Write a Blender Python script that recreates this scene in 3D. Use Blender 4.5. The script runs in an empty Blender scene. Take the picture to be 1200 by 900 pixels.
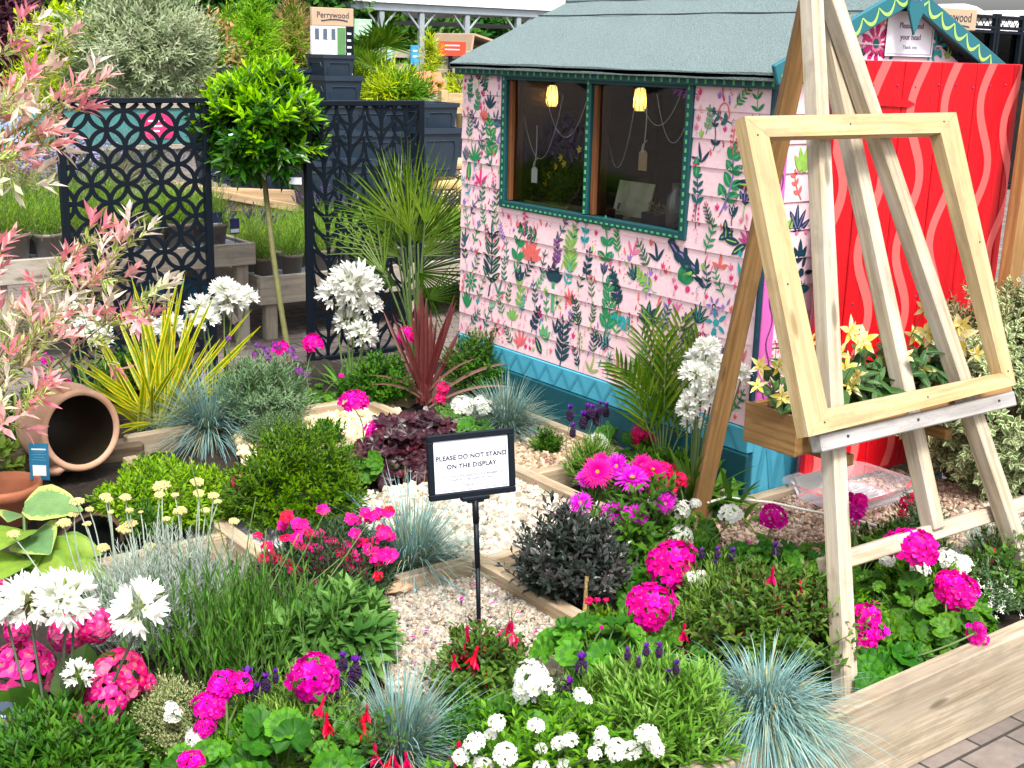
import bpy, math, random
import numpy as np
from mathutils import Matrix, Vector, Quaternion
random.seed(7); rs = np.random.RandomState(11)
PI = math.pi; EXPOSURE = 1.0
sc = bpy.context.scene
COL = sc.collection

# ------------------------------------------------------------------ camera maths
F = 1464.0; CX, CY = 600.0, 450.0; H = 1.6
def _ray(x, y):
    v = np.array([x-CX, -(y-CY), -F]); return v/np.linalg.norm(v)
_X = _ray(2617, 113); _Y = _ray(-530, 35); _Y = _Y-_X*(_X@_Y); _Y /= np.linalg.norm(_Y); _Z = np.cross(_X, _Y)
RM = np.array([_X, _Y, _Z]); EYE = np.array([0, 0, H]); FWD = RM@np.array([0, 0, -1.0])
def at(px, py, z=.2):
    d = RM@_ray(px, py); return EYE+d*((z-H)/d[2])
def atX(px, py, X0):
    d = RM@_ray(px, py); return EYE+d*(X0/d[0])
def atY(px, py, Y0):
    d = RM@_ray(px, py); return EYE+d*(Y0/d[1])
def depth(P): return float(FWD@(np.asarray(P)-EYE))
def pd(px, py, dep):
    d = RM@_ray(px, py); return EYE+d*(dep/(d@FWD))
def mpp(P): return depth(P)/F           # metres per photo pixel at a point
A = lambda *a: np.array(a, float)
def unit(v):
    v = np.asarray(v, float); n = np.linalg.norm(v, axis=-1, keepdims=True); return v/np.maximum(n, 1e-9)

cam = bpy.data.cameras.new('camera'); cam.sensor_width = 36; cam.lens = F/1200*36; cam.clip_end = 400; cam.clip_start = .05
co = bpy.data.objects.new('camera', cam); COL.objects.link(co)
M = Matrix.Identity(4)
for i in range(3):
    for j in range(3): M[i][j] = RM[i, j]
M.translation = EYE; co.matrix_world = M; sc.camera = co

# ------------------------------------------------------------------ materials
def ns(m):
    m.use_nodes = True; t = m.node_tree; t.nodes.clear(); return t
def nd(t, typ, **kw):
    n = t.nodes.new(typ)
    for k, v in kw.items():
        if k in ('operation', 'blend_type', 'data_type', 'attribute_name', 'noise_dimensions', 'feature', 'offset', 'squash', 'interpolation', 'sky_type'): setattr(n, k, v)
        else: n.inputs[k].default_value = v
    return n
def c4(c): return (c[0], c[1], c[2], 1)
def ramp(t, stops, fac=None):
    r = t.nodes.new('ShaderNodeValToRGB'); e = r.color_ramp.elements
    while len(e) < len(stops): e.new(.5)
    for q, (p, c) in zip(e, stops): q.position = p; q.color = c4(c)
    if fac is not None: t.links.new(fac, r.inputs[0])
    return r
def mixc(t, fac, a, b, mode='MIX'):
    m = t.nodes.new('ShaderNodeMix'); m.data_type = 'RGBA'; m.blend_type = mode
    for s, v in ((0, fac), (6, a), (7, b)):
        if isinstance(v, (int, float)): m.inputs[s].default_value = v
        elif isinstance(v, tuple): m.inputs[s].default_value = c4(v)
        else: t.links.new(v, m.inputs[s])
    return m.outputs[2]
def math_(t, op, a, b=None, c=None):
    m = t.nodes.new('ShaderNodeMath'); m.operation = op
    for i, v in enumerate((a, b, c)):
        if v is None: continue
        if isinstance(v, (int, float)): m.inputs[i].default_value = v
        else: t.links.new(v, m.inputs[i])
    return m.outputs[0]
def lfnode(t):
    a = t.nodes.new('ShaderNodeAttribute'); a.attribute_name = 'lf'
    s = t.nodes.new('ShaderNodeSeparateXYZ'); t.links.new(a.outputs['Vector'], s.inputs[0])
    return a.outputs['Vector'], s.outputs[0], s.outputs[1], s.outputs[2]
def leaf(name, stops, edge=None, eth=.6, tip=None, t0=.6, t1=1, base=None, trans=.25, rough=.45, rib=None, zone=None, spec=.22, vein=0):
    """leaf or petal surface: colour by the leaf's own random value, optional edge, tip, base, midrib and zone colours"""
    m = bpy.data.materials.new(name); t = ns(m); V, u, v, r = lfnode(t)
    n = len(stops)
    col = ramp(t, [((i/(n-1) if n > 1 else 0), c) for i, c in enumerate(stops)], r).outputs[0]
    au = math_(t, 'MULTIPLY', math_(t, 'ABSOLUTE', math_(t, 'SUBTRACT', u, .5)), 2.0)
    if rib: col = mixc(t, math_(t, 'LESS_THAN', au, .16), col, rib)
    if zone:
        z = math_(t, 'COMPARE', v, .58, .14); col = mixc(t, math_(t, 'MULTIPLY', z, .55), col, zone)
    if base:
        mr = t.nodes.new('ShaderNodeMapRange'); mr.inputs[1].default_value = 0; mr.inputs[2].default_value = .45; mr.inputs[3].default_value = 1; mr.inputs[4].default_value = 0
        t.links.new(v, mr.inputs[0]); col = mixc(t, mr.outputs[0], col, base)
    if tip:
        mr = t.nodes.new('ShaderNodeMapRange'); mr.inputs[1].default_value = t0; mr.inputs[2].default_value = t1
        t.links.new(v, mr.inputs[0]); col = mixc(t, mr.outputs[0], col, tip)
    if edge:
        nz = nd(t, 'ShaderNodeTexNoise', Scale=60.0); nzv = math_(t, 'MULTIPLY_ADD', nz.outputs[0], .5, -.25)
        col = mixc(t, math_(t, 'GREATER_THAN', math_(t, 'ADD', au, nzv), eth), col, edge)
    if vein:
        w = math_(t, 'SINE', math_(t, 'MULTIPLY', u, vein)); col = mixc(t, math_(t, 'MULTIPLY', math_(t, 'GREATER_THAN', w, .8), .35), col, (.25, .4, .12))
    nz = nd(t, 'ShaderNodeTexNoise', Scale=35.0, Detail=2.0); geo = t.nodes.new('ShaderNodeTexCoord'); t.links.new(geo.outputs['Object'], nz.inputs['Vector'])
    hv = t.nodes.new('ShaderNodeHueSaturation'); t.links.new(col, hv.inputs['Color']); oi = t.nodes.new('ShaderNodeObjectInfo'); hv.inputs['Saturation'].default_value = 1.12
    t.links.new(math_(t, 'ADD', math_(t, 'MULTIPLY_ADD', nz.outputs[0], .6, .58), math_(t, 'MULTIPLY', oi.outputs['Random'], .30)), hv.inputs['Value'])
    t.links.new(math_(t, 'MULTIPLY_ADD', oi.outputs['Random'], .024, .488), hv.inputs['Hue'])
    col = hv.outputs[0]
    p = nd(t, 'ShaderNodeBsdfPrincipled', Roughness=rough); p.inputs['Specular IOR Level'].default_value = spec
    t.links.new(col, p.inputs['Base Color']); o = t.nodes.new('ShaderNodeOutputMaterial')
    if trans:
        tr = t.nodes.new('ShaderNodeBsdfTranslucent'); t.links.new(col, tr.inputs[0])
        mx = t.nodes.new('ShaderNodeMixShader'); mx.inputs[0].default_value = trans
        t.links.new(p.outputs[0], mx.inputs[1]); t.links.new(tr.outputs[0], mx.inputs[2]); t.links.new(mx.outputs[0], o.inputs[0])
    else: t.links.new(p.outputs[0], o.inputs[0])
    return m
def mat(name, col, rough=.6, noise=.25, scale=8.0, bump=0.0, bscale=40.0, metal=0, spec=.4, col2=None, stretch=None, coat=0, alpha=None):
    """general painted / stone / plastic surface with mottling and fine bump"""
    m = bpy.data.materials.new(name); t = ns(m); tc = t.nodes.new('ShaderNodeTexCoord'); vec = tc.outputs['Object']
    if stretch:
        mp = t.nodes.new('ShaderNodeMapping'); mp.inputs['Scale'].default_value = stretch; t.links.new(vec, mp.inputs[0]); vec = mp.outputs[0]
    nz = nd(t, 'ShaderNodeTexNoise', Scale=scale, Detail=6.0, Roughness=.6); t.links.new(vec, nz.inputs['Vector'])
    d = col2 or tuple(x*(1-noise) for x in col)
    r = ramp(t, [(.3, d), (.7, col)], nz.outputs[0])
    p = nd(t, 'ShaderNodeBsdfPrincipled', Roughness=rough, Metallic=metal); p.inputs['Specular IOR Level'].default_value = spec
    t.links.new(r.outputs[0], p.inputs['Base Color'])
    if coat: p.inputs['Coat Weight'].default_value = coat
    if bump:
        n2 = nd(t, 'ShaderNodeTexNoise', Scale=bscale, Detail=5.0); t.links.new(vec, n2.inputs['Vector'])
        b = nd(t, 'ShaderNodeBump', Strength=bump, Distance=.01); t.links.new(n2.outputs[0], b.inputs['Height']); t.links.new(b.outputs[0], p.inputs['Normal'])
    o = t.nodes.new('ShaderNodeOutputMaterial'); t.links.new(p.outputs[0], o.inputs[0])
    return m
def wood(name, light, dark, grey=None, knots=True, rough=.7, fine=1.0):
    """timber with grain along the board (lf.x runs along the length in metres)"""
    m = bpy.data.materials.new(name); t = ns(m); V, u, v, r = lfnode(t)
    mp = t.nodes.new('ShaderNodeMapping'); mp.inputs['Scale'].default_value = (2.2, 55*fine, 55*fine); t.links.new(V, mp.inputs[0])
    n1 = nd(t, 'ShaderNodeTexNoise', Scale=1.0, Detail=7.0, Roughness=.65, Distortion=.6); t.links.new(mp.outputs[0], n1.inputs['Vector'])
    col = ramp(t, [(.22, tuple(.7*a for a in dark)), (.34, dark), (.5, tuple(.5*(a+b) for a, b in zip(light, dark))), (.62, light), (.9, tuple(min(1, a*1.12) for a in light))], n1.outputs[0]).outputs[0]
    mp3 = t.nodes.new('ShaderNodeMapping'); mp3.inputs['Scale'].default_value = (1.5, 9, 9); t.links.new(V, mp3.inputs[0])
    n3 = nd(t, 'ShaderNodeTexNoise', Scale=2.0, Detail=4.0); t.links.new(mp3.outputs[0], n3.inputs['Vector'])
    g = grey or tuple(.6*a for a in light)
    col = mixc(t, ramp(t, [(.42, (0, 0, 0)), (.72, (.75, .75, .75))], n3.outputs[0]).outputs[0], col, g)
    if knots:
        mp2 = t.nodes.new('ShaderNodeMapping'); mp2.inputs['Scale'].default_value = (3.2, 11, 11); t.links.new(V, mp2.inputs[0])
        vo = t.nodes.new('ShaderNodeTexVoronoi'); vo.inputs['Scale'].default_value = 1.0; t.links.new(mp2.outputs[0], vo.inputs['Vector'])
        k = ramp(t, [(0, (1, 1, 1)), (.09, (.8, .8, .8)), (.15, (0, 0, 0))], vo.outputs['Distance']).outputs[0]
        col = mixc(t, math_(t, 'MULTIPLY', k, .8), col, tuple(.35*a for a in dark))
    n5 = nd(t, 'ShaderNodeTexNoise', Scale=13.0, Detail=8.0, Roughness=.72); mp5 = t.nodes.new('ShaderNodeMapping'); mp5.inputs['Scale'].default_value = (.6, 1.6, 1.6); t.links.new(V, mp5.inputs[0]); t.links.new(mp5.outputs[0], n5.inputs['Vector'])
    col = mixc(t, ramp(t, [(.50, (0, 0, 0)), (.68, (.55, .55, .55)), (.8, (.8, .8, .8))], n5.outputs[0]).outputs[0], col, tuple(.42*a for a in light))
    p = nd(t, 'ShaderNodeBsdfPrincipled', Roughness=rough); p.inputs['Specular IOR Level'].default_value = .25; t.links.new(col, p.inputs['Base Color'])
    b = nd(t, 'ShaderNodeBump', Strength=.35, Distance=.003); t.links.new(n1.outputs[0], b.inputs['Height']); t.links.new(b.outputs[0], p.inputs['Normal'])
    o = t.nodes.new('ShaderNodeOutputMaterial'); t.links.new(p.outputs[0], o.inputs[0]); return m
def stones(name, stops):
    m = bpy.data.materials.new(name); t = ns(m); V, u, v, r = lfnode(t)
    cr = ramp(t, stops, r); cr.color_ramp.interpolation = 'LINEAR'
    nz = nd(t, 'ShaderNodeTexNoise', Scale=120.0, Detail=3.0); tc = t.nodes.new('ShaderNodeTexCoord'); t.links.new(tc.outputs['Object'], nz.inputs['Vector'])
    col = mixc(t, .35, cr.outputs[0], nz.outputs[0], 'OVERLAY')
    p = nd(t, 'ShaderNodeBsdfPrincipled', Roughness=.65); t.links.new(col, p.inputs['Base Color'])
    o = t.nodes.new('ShaderNodeOutputMaterial'); t.links.new(p.outputs[0], o.inputs[0]); return m
def emis(name, col, s):
    m = bpy.data.materials.new(name); t = ns(m); e = t.nodes.new('ShaderNodeEmission'); e.inputs[0].default_value = c4(col); e.inputs[1].default_value = s
    o = t.nodes.new('ShaderNodeOutputMaterial'); t.links.new(e.outputs[0], o.inputs[0]); return m
def clear(name, tint=(1, 1, 1), ior=1.45, rough=.02, white=0.0):
    m = bpy.data.materials.new(name); t = ns(m)
    fr = t.nodes.new('ShaderNodeFresnel'); fr.inputs[0].default_value = ior
    tr = t.nodes.new('ShaderNodeBsdfTransparent'); tr.inputs[0].default_value = c4(tint)
    gl = t.nodes.new('ShaderNodeBsdfGlossy'); gl.inputs['Roughness'].default_value = rough
    mx = t.nodes.new('ShaderNodeMixShader'); t.links.new(fr.outputs[0], mx.inputs[0]); t.links.new(tr.outputs[0], mx.inputs[1]); t.links.new(gl.outputs[0], mx.inputs[2])
    o = t.nodes.new('ShaderNodeOutputMaterial'); last = mx
    if white:
        df = t.nodes.new('ShaderNodeBsdfDiffuse'); df.inputs[0].default_value = (.85, .85, .9, 1)
        m2 = t.nodes.new('ShaderNodeMixShader'); m2.inputs[0].default_value = white; t.links.new(mx.outputs[0], m2.inputs[1]); t.links.new(df.outputs[0], m2.inputs[2]); last = m2
    t.links.new(last.outputs[0], o.inputs[0]); return m

# ------------------------------------------------------------------ geometry collector
class G:
    def __init__(s): s.v = []; s.q = []; s.a = []; s.n = 0; s.poly = []
    def add(s, V, faces, lf, mi=0):
        V = np.asarray(V, float).reshape(-1, 3); faces = np.asarray(faces, int)
        s.v.append(V); s.a.append(np.asarray(lf, float).reshape(-1, 3)); s.q.append((faces+s.n, mi)); s.n += len(V)
    def mesh(s, name, mats, smooth=False, off=None):
        me = bpy.data.meshes.new(name)
        if s.n == 0: return me
        V = np.concatenate(s.v); 
        if off is not None: V = V-np.asarray(off)
        lf = np.concatenate(s.a)
        tot = [f.shape[1] for f, _ in s.q for _ in range(len(f))]
        tot = np.concatenate([np.full(len(f), f.shape[1]) for f, _ in s.q]); idx = np.concatenate([f.ravel() for f, _ in s.q])
        mi = np.concatenate([np.full(len(f), m) if np.isscalar(m) else np.asarray(m) for f, m in s.q])
        me.vertices.add(len(V)); me.vertices.foreach_set('co', V.ravel().astype(np.float32))
        me.loops.add(len(idx)); me.loops.foreach_set('vertex_index', idx.astype(np.int32))
        me.polygons.add(len(tot)); st = np.concatenate([[0], np.cumsum(tot)[:-1]])
        me.polygons.foreach_set('loop_start', st.astype(np.int32)); me.polygons.foreach_set('loop_total', tot.astype(np.int32))
        me.polygons.foreach_set('material_index', mi.astype(np.int32))
        me.polygons.foreach_set('use_smooth', np.full(len(tot), bool(smooth)))
        at_ = me.attributes.new('lf', 'FLOAT_VECTOR', 'POINT'); at_.data.foreach_set('vector', lf.ravel().astype(np.float32))
        for m in (mats if isinstance(mats, (list, tuple)) else [mats]): me.materials.append(m)
        me.update(calc_edges=True); me.validate(); return me

BOXC = [(i, j, k) for i in (-1, 1) for j in (-1, 1) for k in (-1, 1)]
def _boxfaces():
    F_ = []; id_ = {}
    for ci, c in enumerate(BOXC):
        for ax in range(3): id_[(c, ax)] = ci*3+ax
    P = {}
    for ci, c in enumerate(BOXC):
        for ax in range(3): P[ci*3+ax] = A(*[c[a]*(1 if a == ax else .8) for a in range(3)])
    def orient(l):
        p = [P[i] for i in l]; n = np.cross(p[1]-p[0], p[2]-p[0]); ctr = sum(p)/len(p)
        return l if n@ctr > 0 else l[::-1]
    quads = []; tris = []
    for ax in range(3):
        o = [a for a in range(3) if a != ax]
        for s in (-1, 1):
            l = []
            for a, b in ((-1, -1), (1, -1), (1, 1), (-1, 1)):
                c = [0, 0, 0]; c[ax] = s; c[o[0]] = a; c[o[1]] = b; l.append(id_[(tuple(c), ax)])
            quads.append(orient(l))
    for ax in range(3):     # edges running along ax
        o = [a for a in range(3) if a != ax]
        for a in (-1, 1):
            for b in (-1, 1):
                c0 = [0]*3; c1 = [0]*3; c0[ax] = -1; c1[ax] = 1
                c0[o[0]] = c1[o[0]] = a; c0[o[1]] = c1[o[1]] = b
                quads.append(orient([id_[(tuple(c0), o[0])], id_[(tuple(c1), o[0])], id_[(tuple(c1), o[1])], id_[(tuple(c0), o[1])]]))
    for c in BOXC: tris.append(orient([id_[(c, 0)], id_[(c, 1)], id_[(c, 2)]]))
    return np.array(quads), np.array(tris)
BQ, BT = _boxfaces()
def box(g, ctr, size, R=None, mi=0, bev=.003):
    """chamfered box; R columns are its axes"""
    h = np.array(size, float)/2; bev = min(bev, h.min()*.6)
    V = np.array([[c[a]*(h[a] if a == ax else h[a]-bev) for a in range(3)] for c in BOXC for ax in range(3)])
    o = np.argsort(-h); lf = V[:, o]+rs.rand(3)*7
    W = V if R is None else V@np.asarray(R).T
    W = W+np.asarray(ctr); n0 = g.n
    g.add(W, BQ, lf, mi); g.q.append((BT+n0, mi))
def bx(g, x0, x1, y0, y1, z0, z1, mi=0, bev=.003): box(g, ((x0+x1)/2, (y0+y1)/2, (z0+z1)/2), (x1-x0, y1-y0, z1-z0), None, mi, bev)
def beam(g, p0, p1, w, d, up=(0, 0, 1), mi=0, bev=.003):
    """timber from p0 to p1: w across (perpendicular to up), d along up"""
    p0 = np.asarray(p0, float); p1 = np.asarray(p1, float); x = p1-p0; L = np.linalg.norm(x); x /= L
    y = unit(np.cross(np.asarray(up, float), x)); z = np.cross(x, y)
    box(g, (p0+p1)/2, (L, w, d), np.array([x, y, z]).T, mi, bev)
def tube(g, pts, rad, k=8, mi=0, cap=True):
    pts = np.asarray(pts, float); n = len(pts); rad = np.broadcast_to(np.asarray(rad, float), (n,))
    T = unit(np.gradient(pts, axis=0)); ref = A(0, 0, 1) if abs(T[0, 2]) < .9 else A(1, 0, 0)
    u = unit(np.cross(T, ref)); v = np.cross(T, u); th = np.arange(k)*2*PI/k
    V = pts[:, None]+rad[:, None, None]*(np.cos(th)[None, :, None]*u[:, None]+np.sin(th)[None, :, None]*v[:, None])
    s = np.concatenate([[0], np.cumsum(np.linalg.norm(np.diff(pts, axis=0), axis=1))])
    lf = np.stack([np.repeat(s[:, None], k, 1), np.repeat((th/(2*PI))[None]*.1, n, 0), np.full((n, k), rs.rand())], -1)
    i = np.arange(n-1)[:, None]; j = np.arange(k)[None]; jn = (j+1) % k
    f = np.stack([i*k+j, i*k+jn, (i+1)*k+jn, (i+1)*k+j], -1).reshape(-1, 4)
    n0 = g.n; g.add(V, f, lf, mi)
    if cap: g.q.append((np.array([list(range(k))[::-1]])+n0, mi)); g.q.append((np.array([list(range((n-1)*k, n*k))])+n0, mi))
def curve(p0, p1, bend=(0, 0, 0), n=6):
    t = np.linspace(0, 1, n)[:, None]; return np.asarray(p0)*(1-t)+np.asarray(p1)*t+np.asarray(bend)*4*t*(1-t)
def stems(g, P0, P1, r0, r1, bend=None, n=4, k=4, mi=0):
    """many thin stems at once"""
    P0 = np.asarray(P0, float); P1 = np.asarray(P1, float); N = len(P0)
    if N == 0: return
    t = np.linspace(0, 1, n)[None, :, None]; B = 0 if bend is None else np.asarray(bend)[:, None]*4*t*(1-t)
    C = P0[:, None]*(1-t)+P1[:, None]*t+B
    T = unit(P1-P0); ref = np.where(np.abs(T[:, 2:3]) < .9, A(0, 0, 1), A(1, 0, 0)); u = unit(np.cross(T, ref)); v = np.cross(T, u)
    th = np.arange(k)*2*PI/k; R = (r0*(1-t)+r1*t)[..., None]
    V = C[:, :, None]+R*(np.cos(th)[None, None, :, None]*u[:, None, None]+np.sin(th)[None, None, :, None]*v[:, None, None])
    rn = np.broadcast_to(rs.rand(N)[:, None, None], (N, n, k)); lf = np.stack([np.full((N, n, k), .5), np.broadcast_to(t[..., 0][:, :, None], (N, n, k)), rn], -1)
    i = np.arange(n-1)[:, None]; j = np.arange(k)[None]; jn = (j+1) % k
    f = np.stack([i*k+j, i*k+jn, (i+1)*k+jn, (i+1)*k+j], -1).reshape(-1, 4)
    f = (f[None]+(np.arange(N)*n*k)[:, None, None]).reshape(-1, 4); g.add(V, f, lf, mi)
PROF = dict(
    lance=([0, .25, .5, .75, 1], [.25, .85, 1, .62, .04]), ovate=([0, .2, .45, .75, 1], [.3, .9, 1, .68, .05]),
    strap=([0, .1, .5, .8, 1], [.6, .85, 1, .7, .03]), grass=([0, .3, .7, 1], [.8, 1, .7, .05]),
    petal=([0, .3, .7, .9, 1], [.25, .62, 1, .9, .5]), obov=([0, .3, .7, .9, 1], [.18, .55, 1, .85, .25]),
    ray=([0, .3, .75, 1], [.5, .9, 1, .2]), round=([0, .15, .5, .85, 1], [.35, .8, 1, .8, .3]))
def blades(g, P, D, L, W, N=None, droop=0., curl=0., prof='lance', ns=3, fold=0., mi=0, rnd=None, cols=None):
    """many leaves / petals / grass blades at once, each a curved strip"""
    P = np.asarray(P, float); n = len(P)
    if n == 0: return
    D = unit(np.broadcast_to(np.asarray(D, float), (n, 3))); L = np.broadcast_to(np.asarray(L, float), (n,)); W = np.broadcast_to(np.asarray(W, float), (n,))
    droop = np.broadcast_to(np.asarray(droop, float), (n,)); curl = np.broadcast_to(np.asarray(curl, float), (n,))
    if N is None: N = np.tile(A(0, 0, 1), (n, 1))
    N = np.broadcast_to(np.asarray(N, float), (n, 3))
    S = np.cross(D, N); bad = np.linalg.norm(S, axis=1) < .08
    if bad.any(): S = S.copy(); S[bad] = np.cross(D[bad], rs.randn(bad.sum(), 3))
    S = unit(S); Nn = np.cross(S, D)
    t = np.linspace(0, 1, ns+1); w = np.interp(t, *PROF[prof]); cols = cols or (3 if fold else 2)
    C = P[:, None]+D[:, None]*(L[:, None]*t)[..., None]+Nn[:, None]*(curl[:, None]*L[:, None]*t**2)[..., None]
    C[..., 2] -= droop[:, None]*L[:, None]*t**2
    x = np.linspace(-1, 1, cols); hw = (W[:, None]*w*.5)
    V = C[:, :, None]+S[:, None, None]*(hw[..., None]*x)[..., None]+Nn[:, None, None]*(fold*hw[..., None]*np.abs(x))[..., None]
    if rnd is None: rnd = rs.rand(n)
    lf = np.stack([np.broadcast_to((x+1)/2, (n, ns+1, cols)), np.broadcast_to(t[None, :, None], (n, ns+1, cols)), np.broadcast_to(rnd[:, None, None], (n, ns+1, cols))], -1)
    i = np.arange(ns)[:, None]; j = np.arange(cols-1)[None]
    f = np.stack([i*cols+j, i*cols+j+1, (i+1)*cols+j+1, (i+1)*cols+j], -1).reshape(-1, 4)
    f = (f[None]+(np.arange(n)*(ns+1)*cols)[:, None, None]).reshape(-1, 4); g.add(V, f, lf, mi)
def discs(g, P, N, R, lobes=7, amp=.08, cup=.2, wave=.0, k=21, mi=0, notch=.5, D=None, rnd=None):
    """many rounded scalloped leaves (or flower discs)"""
    P = np.asarray(P, float); n = len(P)
    if n == 0: return
    N = unit(np.broadcast_to(np.asarray(N, float), (n, 3))); R = np.broadcast_to(np.asarray(R, float), (n,))
    D = rs.randn(n, 3) if D is None else np.broadcast_to(np.asarray(D, float), (n, 3))
    U = unit(np.cross(N, D)); Vv = np.cross(N, U); th = np.arange(k)*2*PI/k
    rm = 1+amp*np.cos(lobes*th); rm = rm*(1-notch*np.exp(-(np.minimum(th, 2*PI-th)/.28)**2))
    ph = rs.rand(n)*6
    rings = [(.0, 1), (.5, k), (1., k)]; V = [P[:, None]]; L_ = [np.zeros((n, 1))]
    for rr in (.5, 1.):
        r_ = R[:, None]*rr*rm; h = R[:, None]*(cup*rr**2+wave*rr*np.sin(lobes*th+ph[:, None])*(1 if rr == 1 else .4))
        V.append(P[:, None]+U[:, None]*(r_*np.cos(th))[..., None]+Vv[:, None]*(r_*np.sin(th))[..., None]+N[:, None]*h[..., None]); L_.append(np.full((n, k), rr))
    V = np.concatenate(V, 1); vv = np.concatenate(L_, 1)
    if rnd is None: rnd = rs.rand(n)
    ang = np.concatenate([[0], th/(2*PI), th/(2*PI)]); lf = np.stack([np.broadcast_to(ang, vv.shape), vv, np.broadcast_to(rnd[:, None], vv.shape)], -1)
    m = 2*k+1; j = np.arange(k); jn = (j+1) % k; n0 = g.n
    tri = np.stack([np.zeros(k, int), 1+j, 1+jn], -1); qd = np.stack([1+j, 1+k+j, 1+k+jn, 1+jn], -1)
    offs = (np.arange(n)*m)[:, None, None]
    g.add(V, (tri[None]+offs).reshape(-1, 3), lf, mi); g.q.append(((qd[None]+offs).reshape(-1, 4)+n0, mi))
def lathe(g, prof, k=32, mi=0, O=(0, 0, 0), R=None, close=False):
    """prof: (r, z) list revolved about local z; R columns are the axes"""
    pr = np.array(prof, float); n = len(pr); th = np.arange(k)*2*PI/k
    V = np.stack([pr[:, 0][:, None]*np.cos(th), pr[:, 0][:, None]*np.sin(th), np.repeat(pr[:, 1][:, None], k, 1)], -1).reshape(-1, 3)
    lf = V+rs.rand(3)
    if R is not None: V = V@np.asarray(R).T
    i = np.arange(n-1)[:, None]; j = np.arange(k)[None]; jn = (j+1) % k
    g.add(V+np.asarray(O), np.stack([i*k+j, i*k+jn, (i+1)*k+jn, (i+1)*k+j], -1).reshape(-1, 4), lf, mi)
ICO = None
def blobs(g, P, R, mi=0, jit=.25, sub=1, rnd=None, flat=1.0):
    """many small rounded stones / seed heads"""
    global ICO
    if ICO is None:
        import bmesh
        ICO = {}
        for s_ in (1, 2):
            b = bmesh.new(); bmesh.ops.create_icosphere(b, subdivisions=s_, radius=1)
            b.verts.ensure_lookup_table(); ICO[s_] = (np.array([v.co[:] for v in b.verts]), np.array([[v.index for v in f.verts] for f in b.faces])); b.free()
    V0, F0 = ICO[sub]; P = np.asarray(P, float); n = len(P); R = np.broadcast_to(np.asarray(R, float), (n,))
    S = (1+jit*rs.randn(n, 3)).clip(.5, 1.7); S[:, 2] *= flat
    q = unit(rs.randn(n, 4)); w, x, y, z = q.T
    Rm = np.stack([1-2*(y*y+z*z), 2*(x*y-w*z), 2*(x*z+w*y), 2*(x*y+w*z), 1-2*(x*x+z*z), 2*(y*z-w*x), 2*(x*z-w*y), 2*(y*z+w*x), 1-2*(x*x+y*y)], -1).reshape(n, 3, 3)
    V = (V0[None]*(1+.12*rs.randn(n, len(V0), 1)*(jit > 0)))*S[:, None]
    V = np.einsum('nij,nkj->nki', Rm, V)*R[:, None, None]+P[:, None]
    rnd = rs.rand(n) if rnd is None else rnd
    lf = np.broadcast_to(np.stack([np.full(n, .5), np.full(n, .5), rnd], -1)[:, None], V.shape)
    g.add(V, (F0[None]+(np.arange(n)*len(V0))[:, None, None]).reshape(-1, 3), lf, mi)
def shoots(g, B, D, L, n, lL, lW, ang=55, tipang=20, s0=.25, mi=0, smi=None, sr=.0012, prof='lance', fold=.25, ns=2, curl=-.15, droop=0, rnd=None, gdroop=0, jit=.15, cols=None, mtip=None, tipfrac=.0):
    """leafy shoots: n leaves spiralled along every shoot, steeper towards its tip"""
    B = np.asarray(B, float); m = len(B); D = unit(D); L = np.broadcast_to(np.asarray(L, float), (m,))
    s = np.linspace(s0, 1, n); ref = np.where(np.abs(D[:, 2:3]) < .9, A(0, 0, 1), A(1, 0, 0)); u = unit(np.cross(D, ref)); v = np.cross(D, u)
    az = rs.rand(m)[:, None]*6.28+np.arange(n)[None]*2.39996+rs.randn(m, n)*.2
    a = np.radians(ang+(tipang-ang)*np.linspace(0, 1, n)**2)[None]+rs.randn(m, n)*jit
    side = np.cos(az)[..., None]*u[:, None]+np.sin(az)[..., None]*v[:, None]
    dl = D[:, None]*np.cos(a)[..., None]+side*np.sin(a)[..., None]
    P = B[:, None]+D[:, None]*(L[:, None]*s)[..., None]; P[..., 2] -= (gdroop*L[:, None]*s**2)
    if rnd is None: rnd = rs.rand(m)
    r_ = np.clip(rnd[:, None]+rs.randn(m, n)*.12, 0, 1).ravel()
    Nn = np.broadcast_to(D[:, None], P.shape)*1.0+A(0, 0, .35)
    sz = (1-.35*np.linspace(0, 1, n)**3)[None]*(1+rs.randn(m, n)*.15)
    P2, d2, n2, z2 = P.reshape(-1, 3), dl.reshape(-1, 3), Nn.reshape(-1, 3), sz.ravel()
    if mtip is None: blades(g, P2, d2, lL*z2, lW*z2, n2, droop, curl, prof, ns, fold, mi, r_, cols)
    else:
        tm = np.broadcast_to((np.linspace(0, 1, n) > 1-tipfrac)[None], (m, n)).ravel()
        blades(g, P2[~tm], d2[~tm], (lL*z2)[~tm], (lW*z2)[~tm], n2[~tm], droop, curl, prof, ns, fold, mi, r_[~tm], cols)
        blades(g, P2[tm], d2[tm], (lL*z2)[tm], (lW*z2)[tm], n2[tm], droop, curl, prof, ns, fold, mtip, r_[tm], cols)
    if smi is not None:
        e = B+D*L[:, None]; e[:, 2] -= gdroop*L; stems(g, B, e, sr, sr*.6, None, 3, 3, smi)
def dome(n, rx, ry, rz, inner=.7, low=-.1, pw=1.0):
    """points in the outer shell of a dome, with outward directions"""
    p = unit(rs.randn(n*3, 3)); p = p[p[:, 2] > low][:n]
    r = (inner+(1-inner)*rs.rand(len(p))**.6)[:, None]
    lump = (1+.10*np.sin(p[:, 0:1]*5+1)+.10*np.sin(p[:, 1:2]*6+p[:, 2:3]*4))
    return p*r*lump*A(rx, ry, rz), unit(p/A(rx, ry, rz))
def up_mix(D, k): return unit(D+A(0, 0, k))

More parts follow.
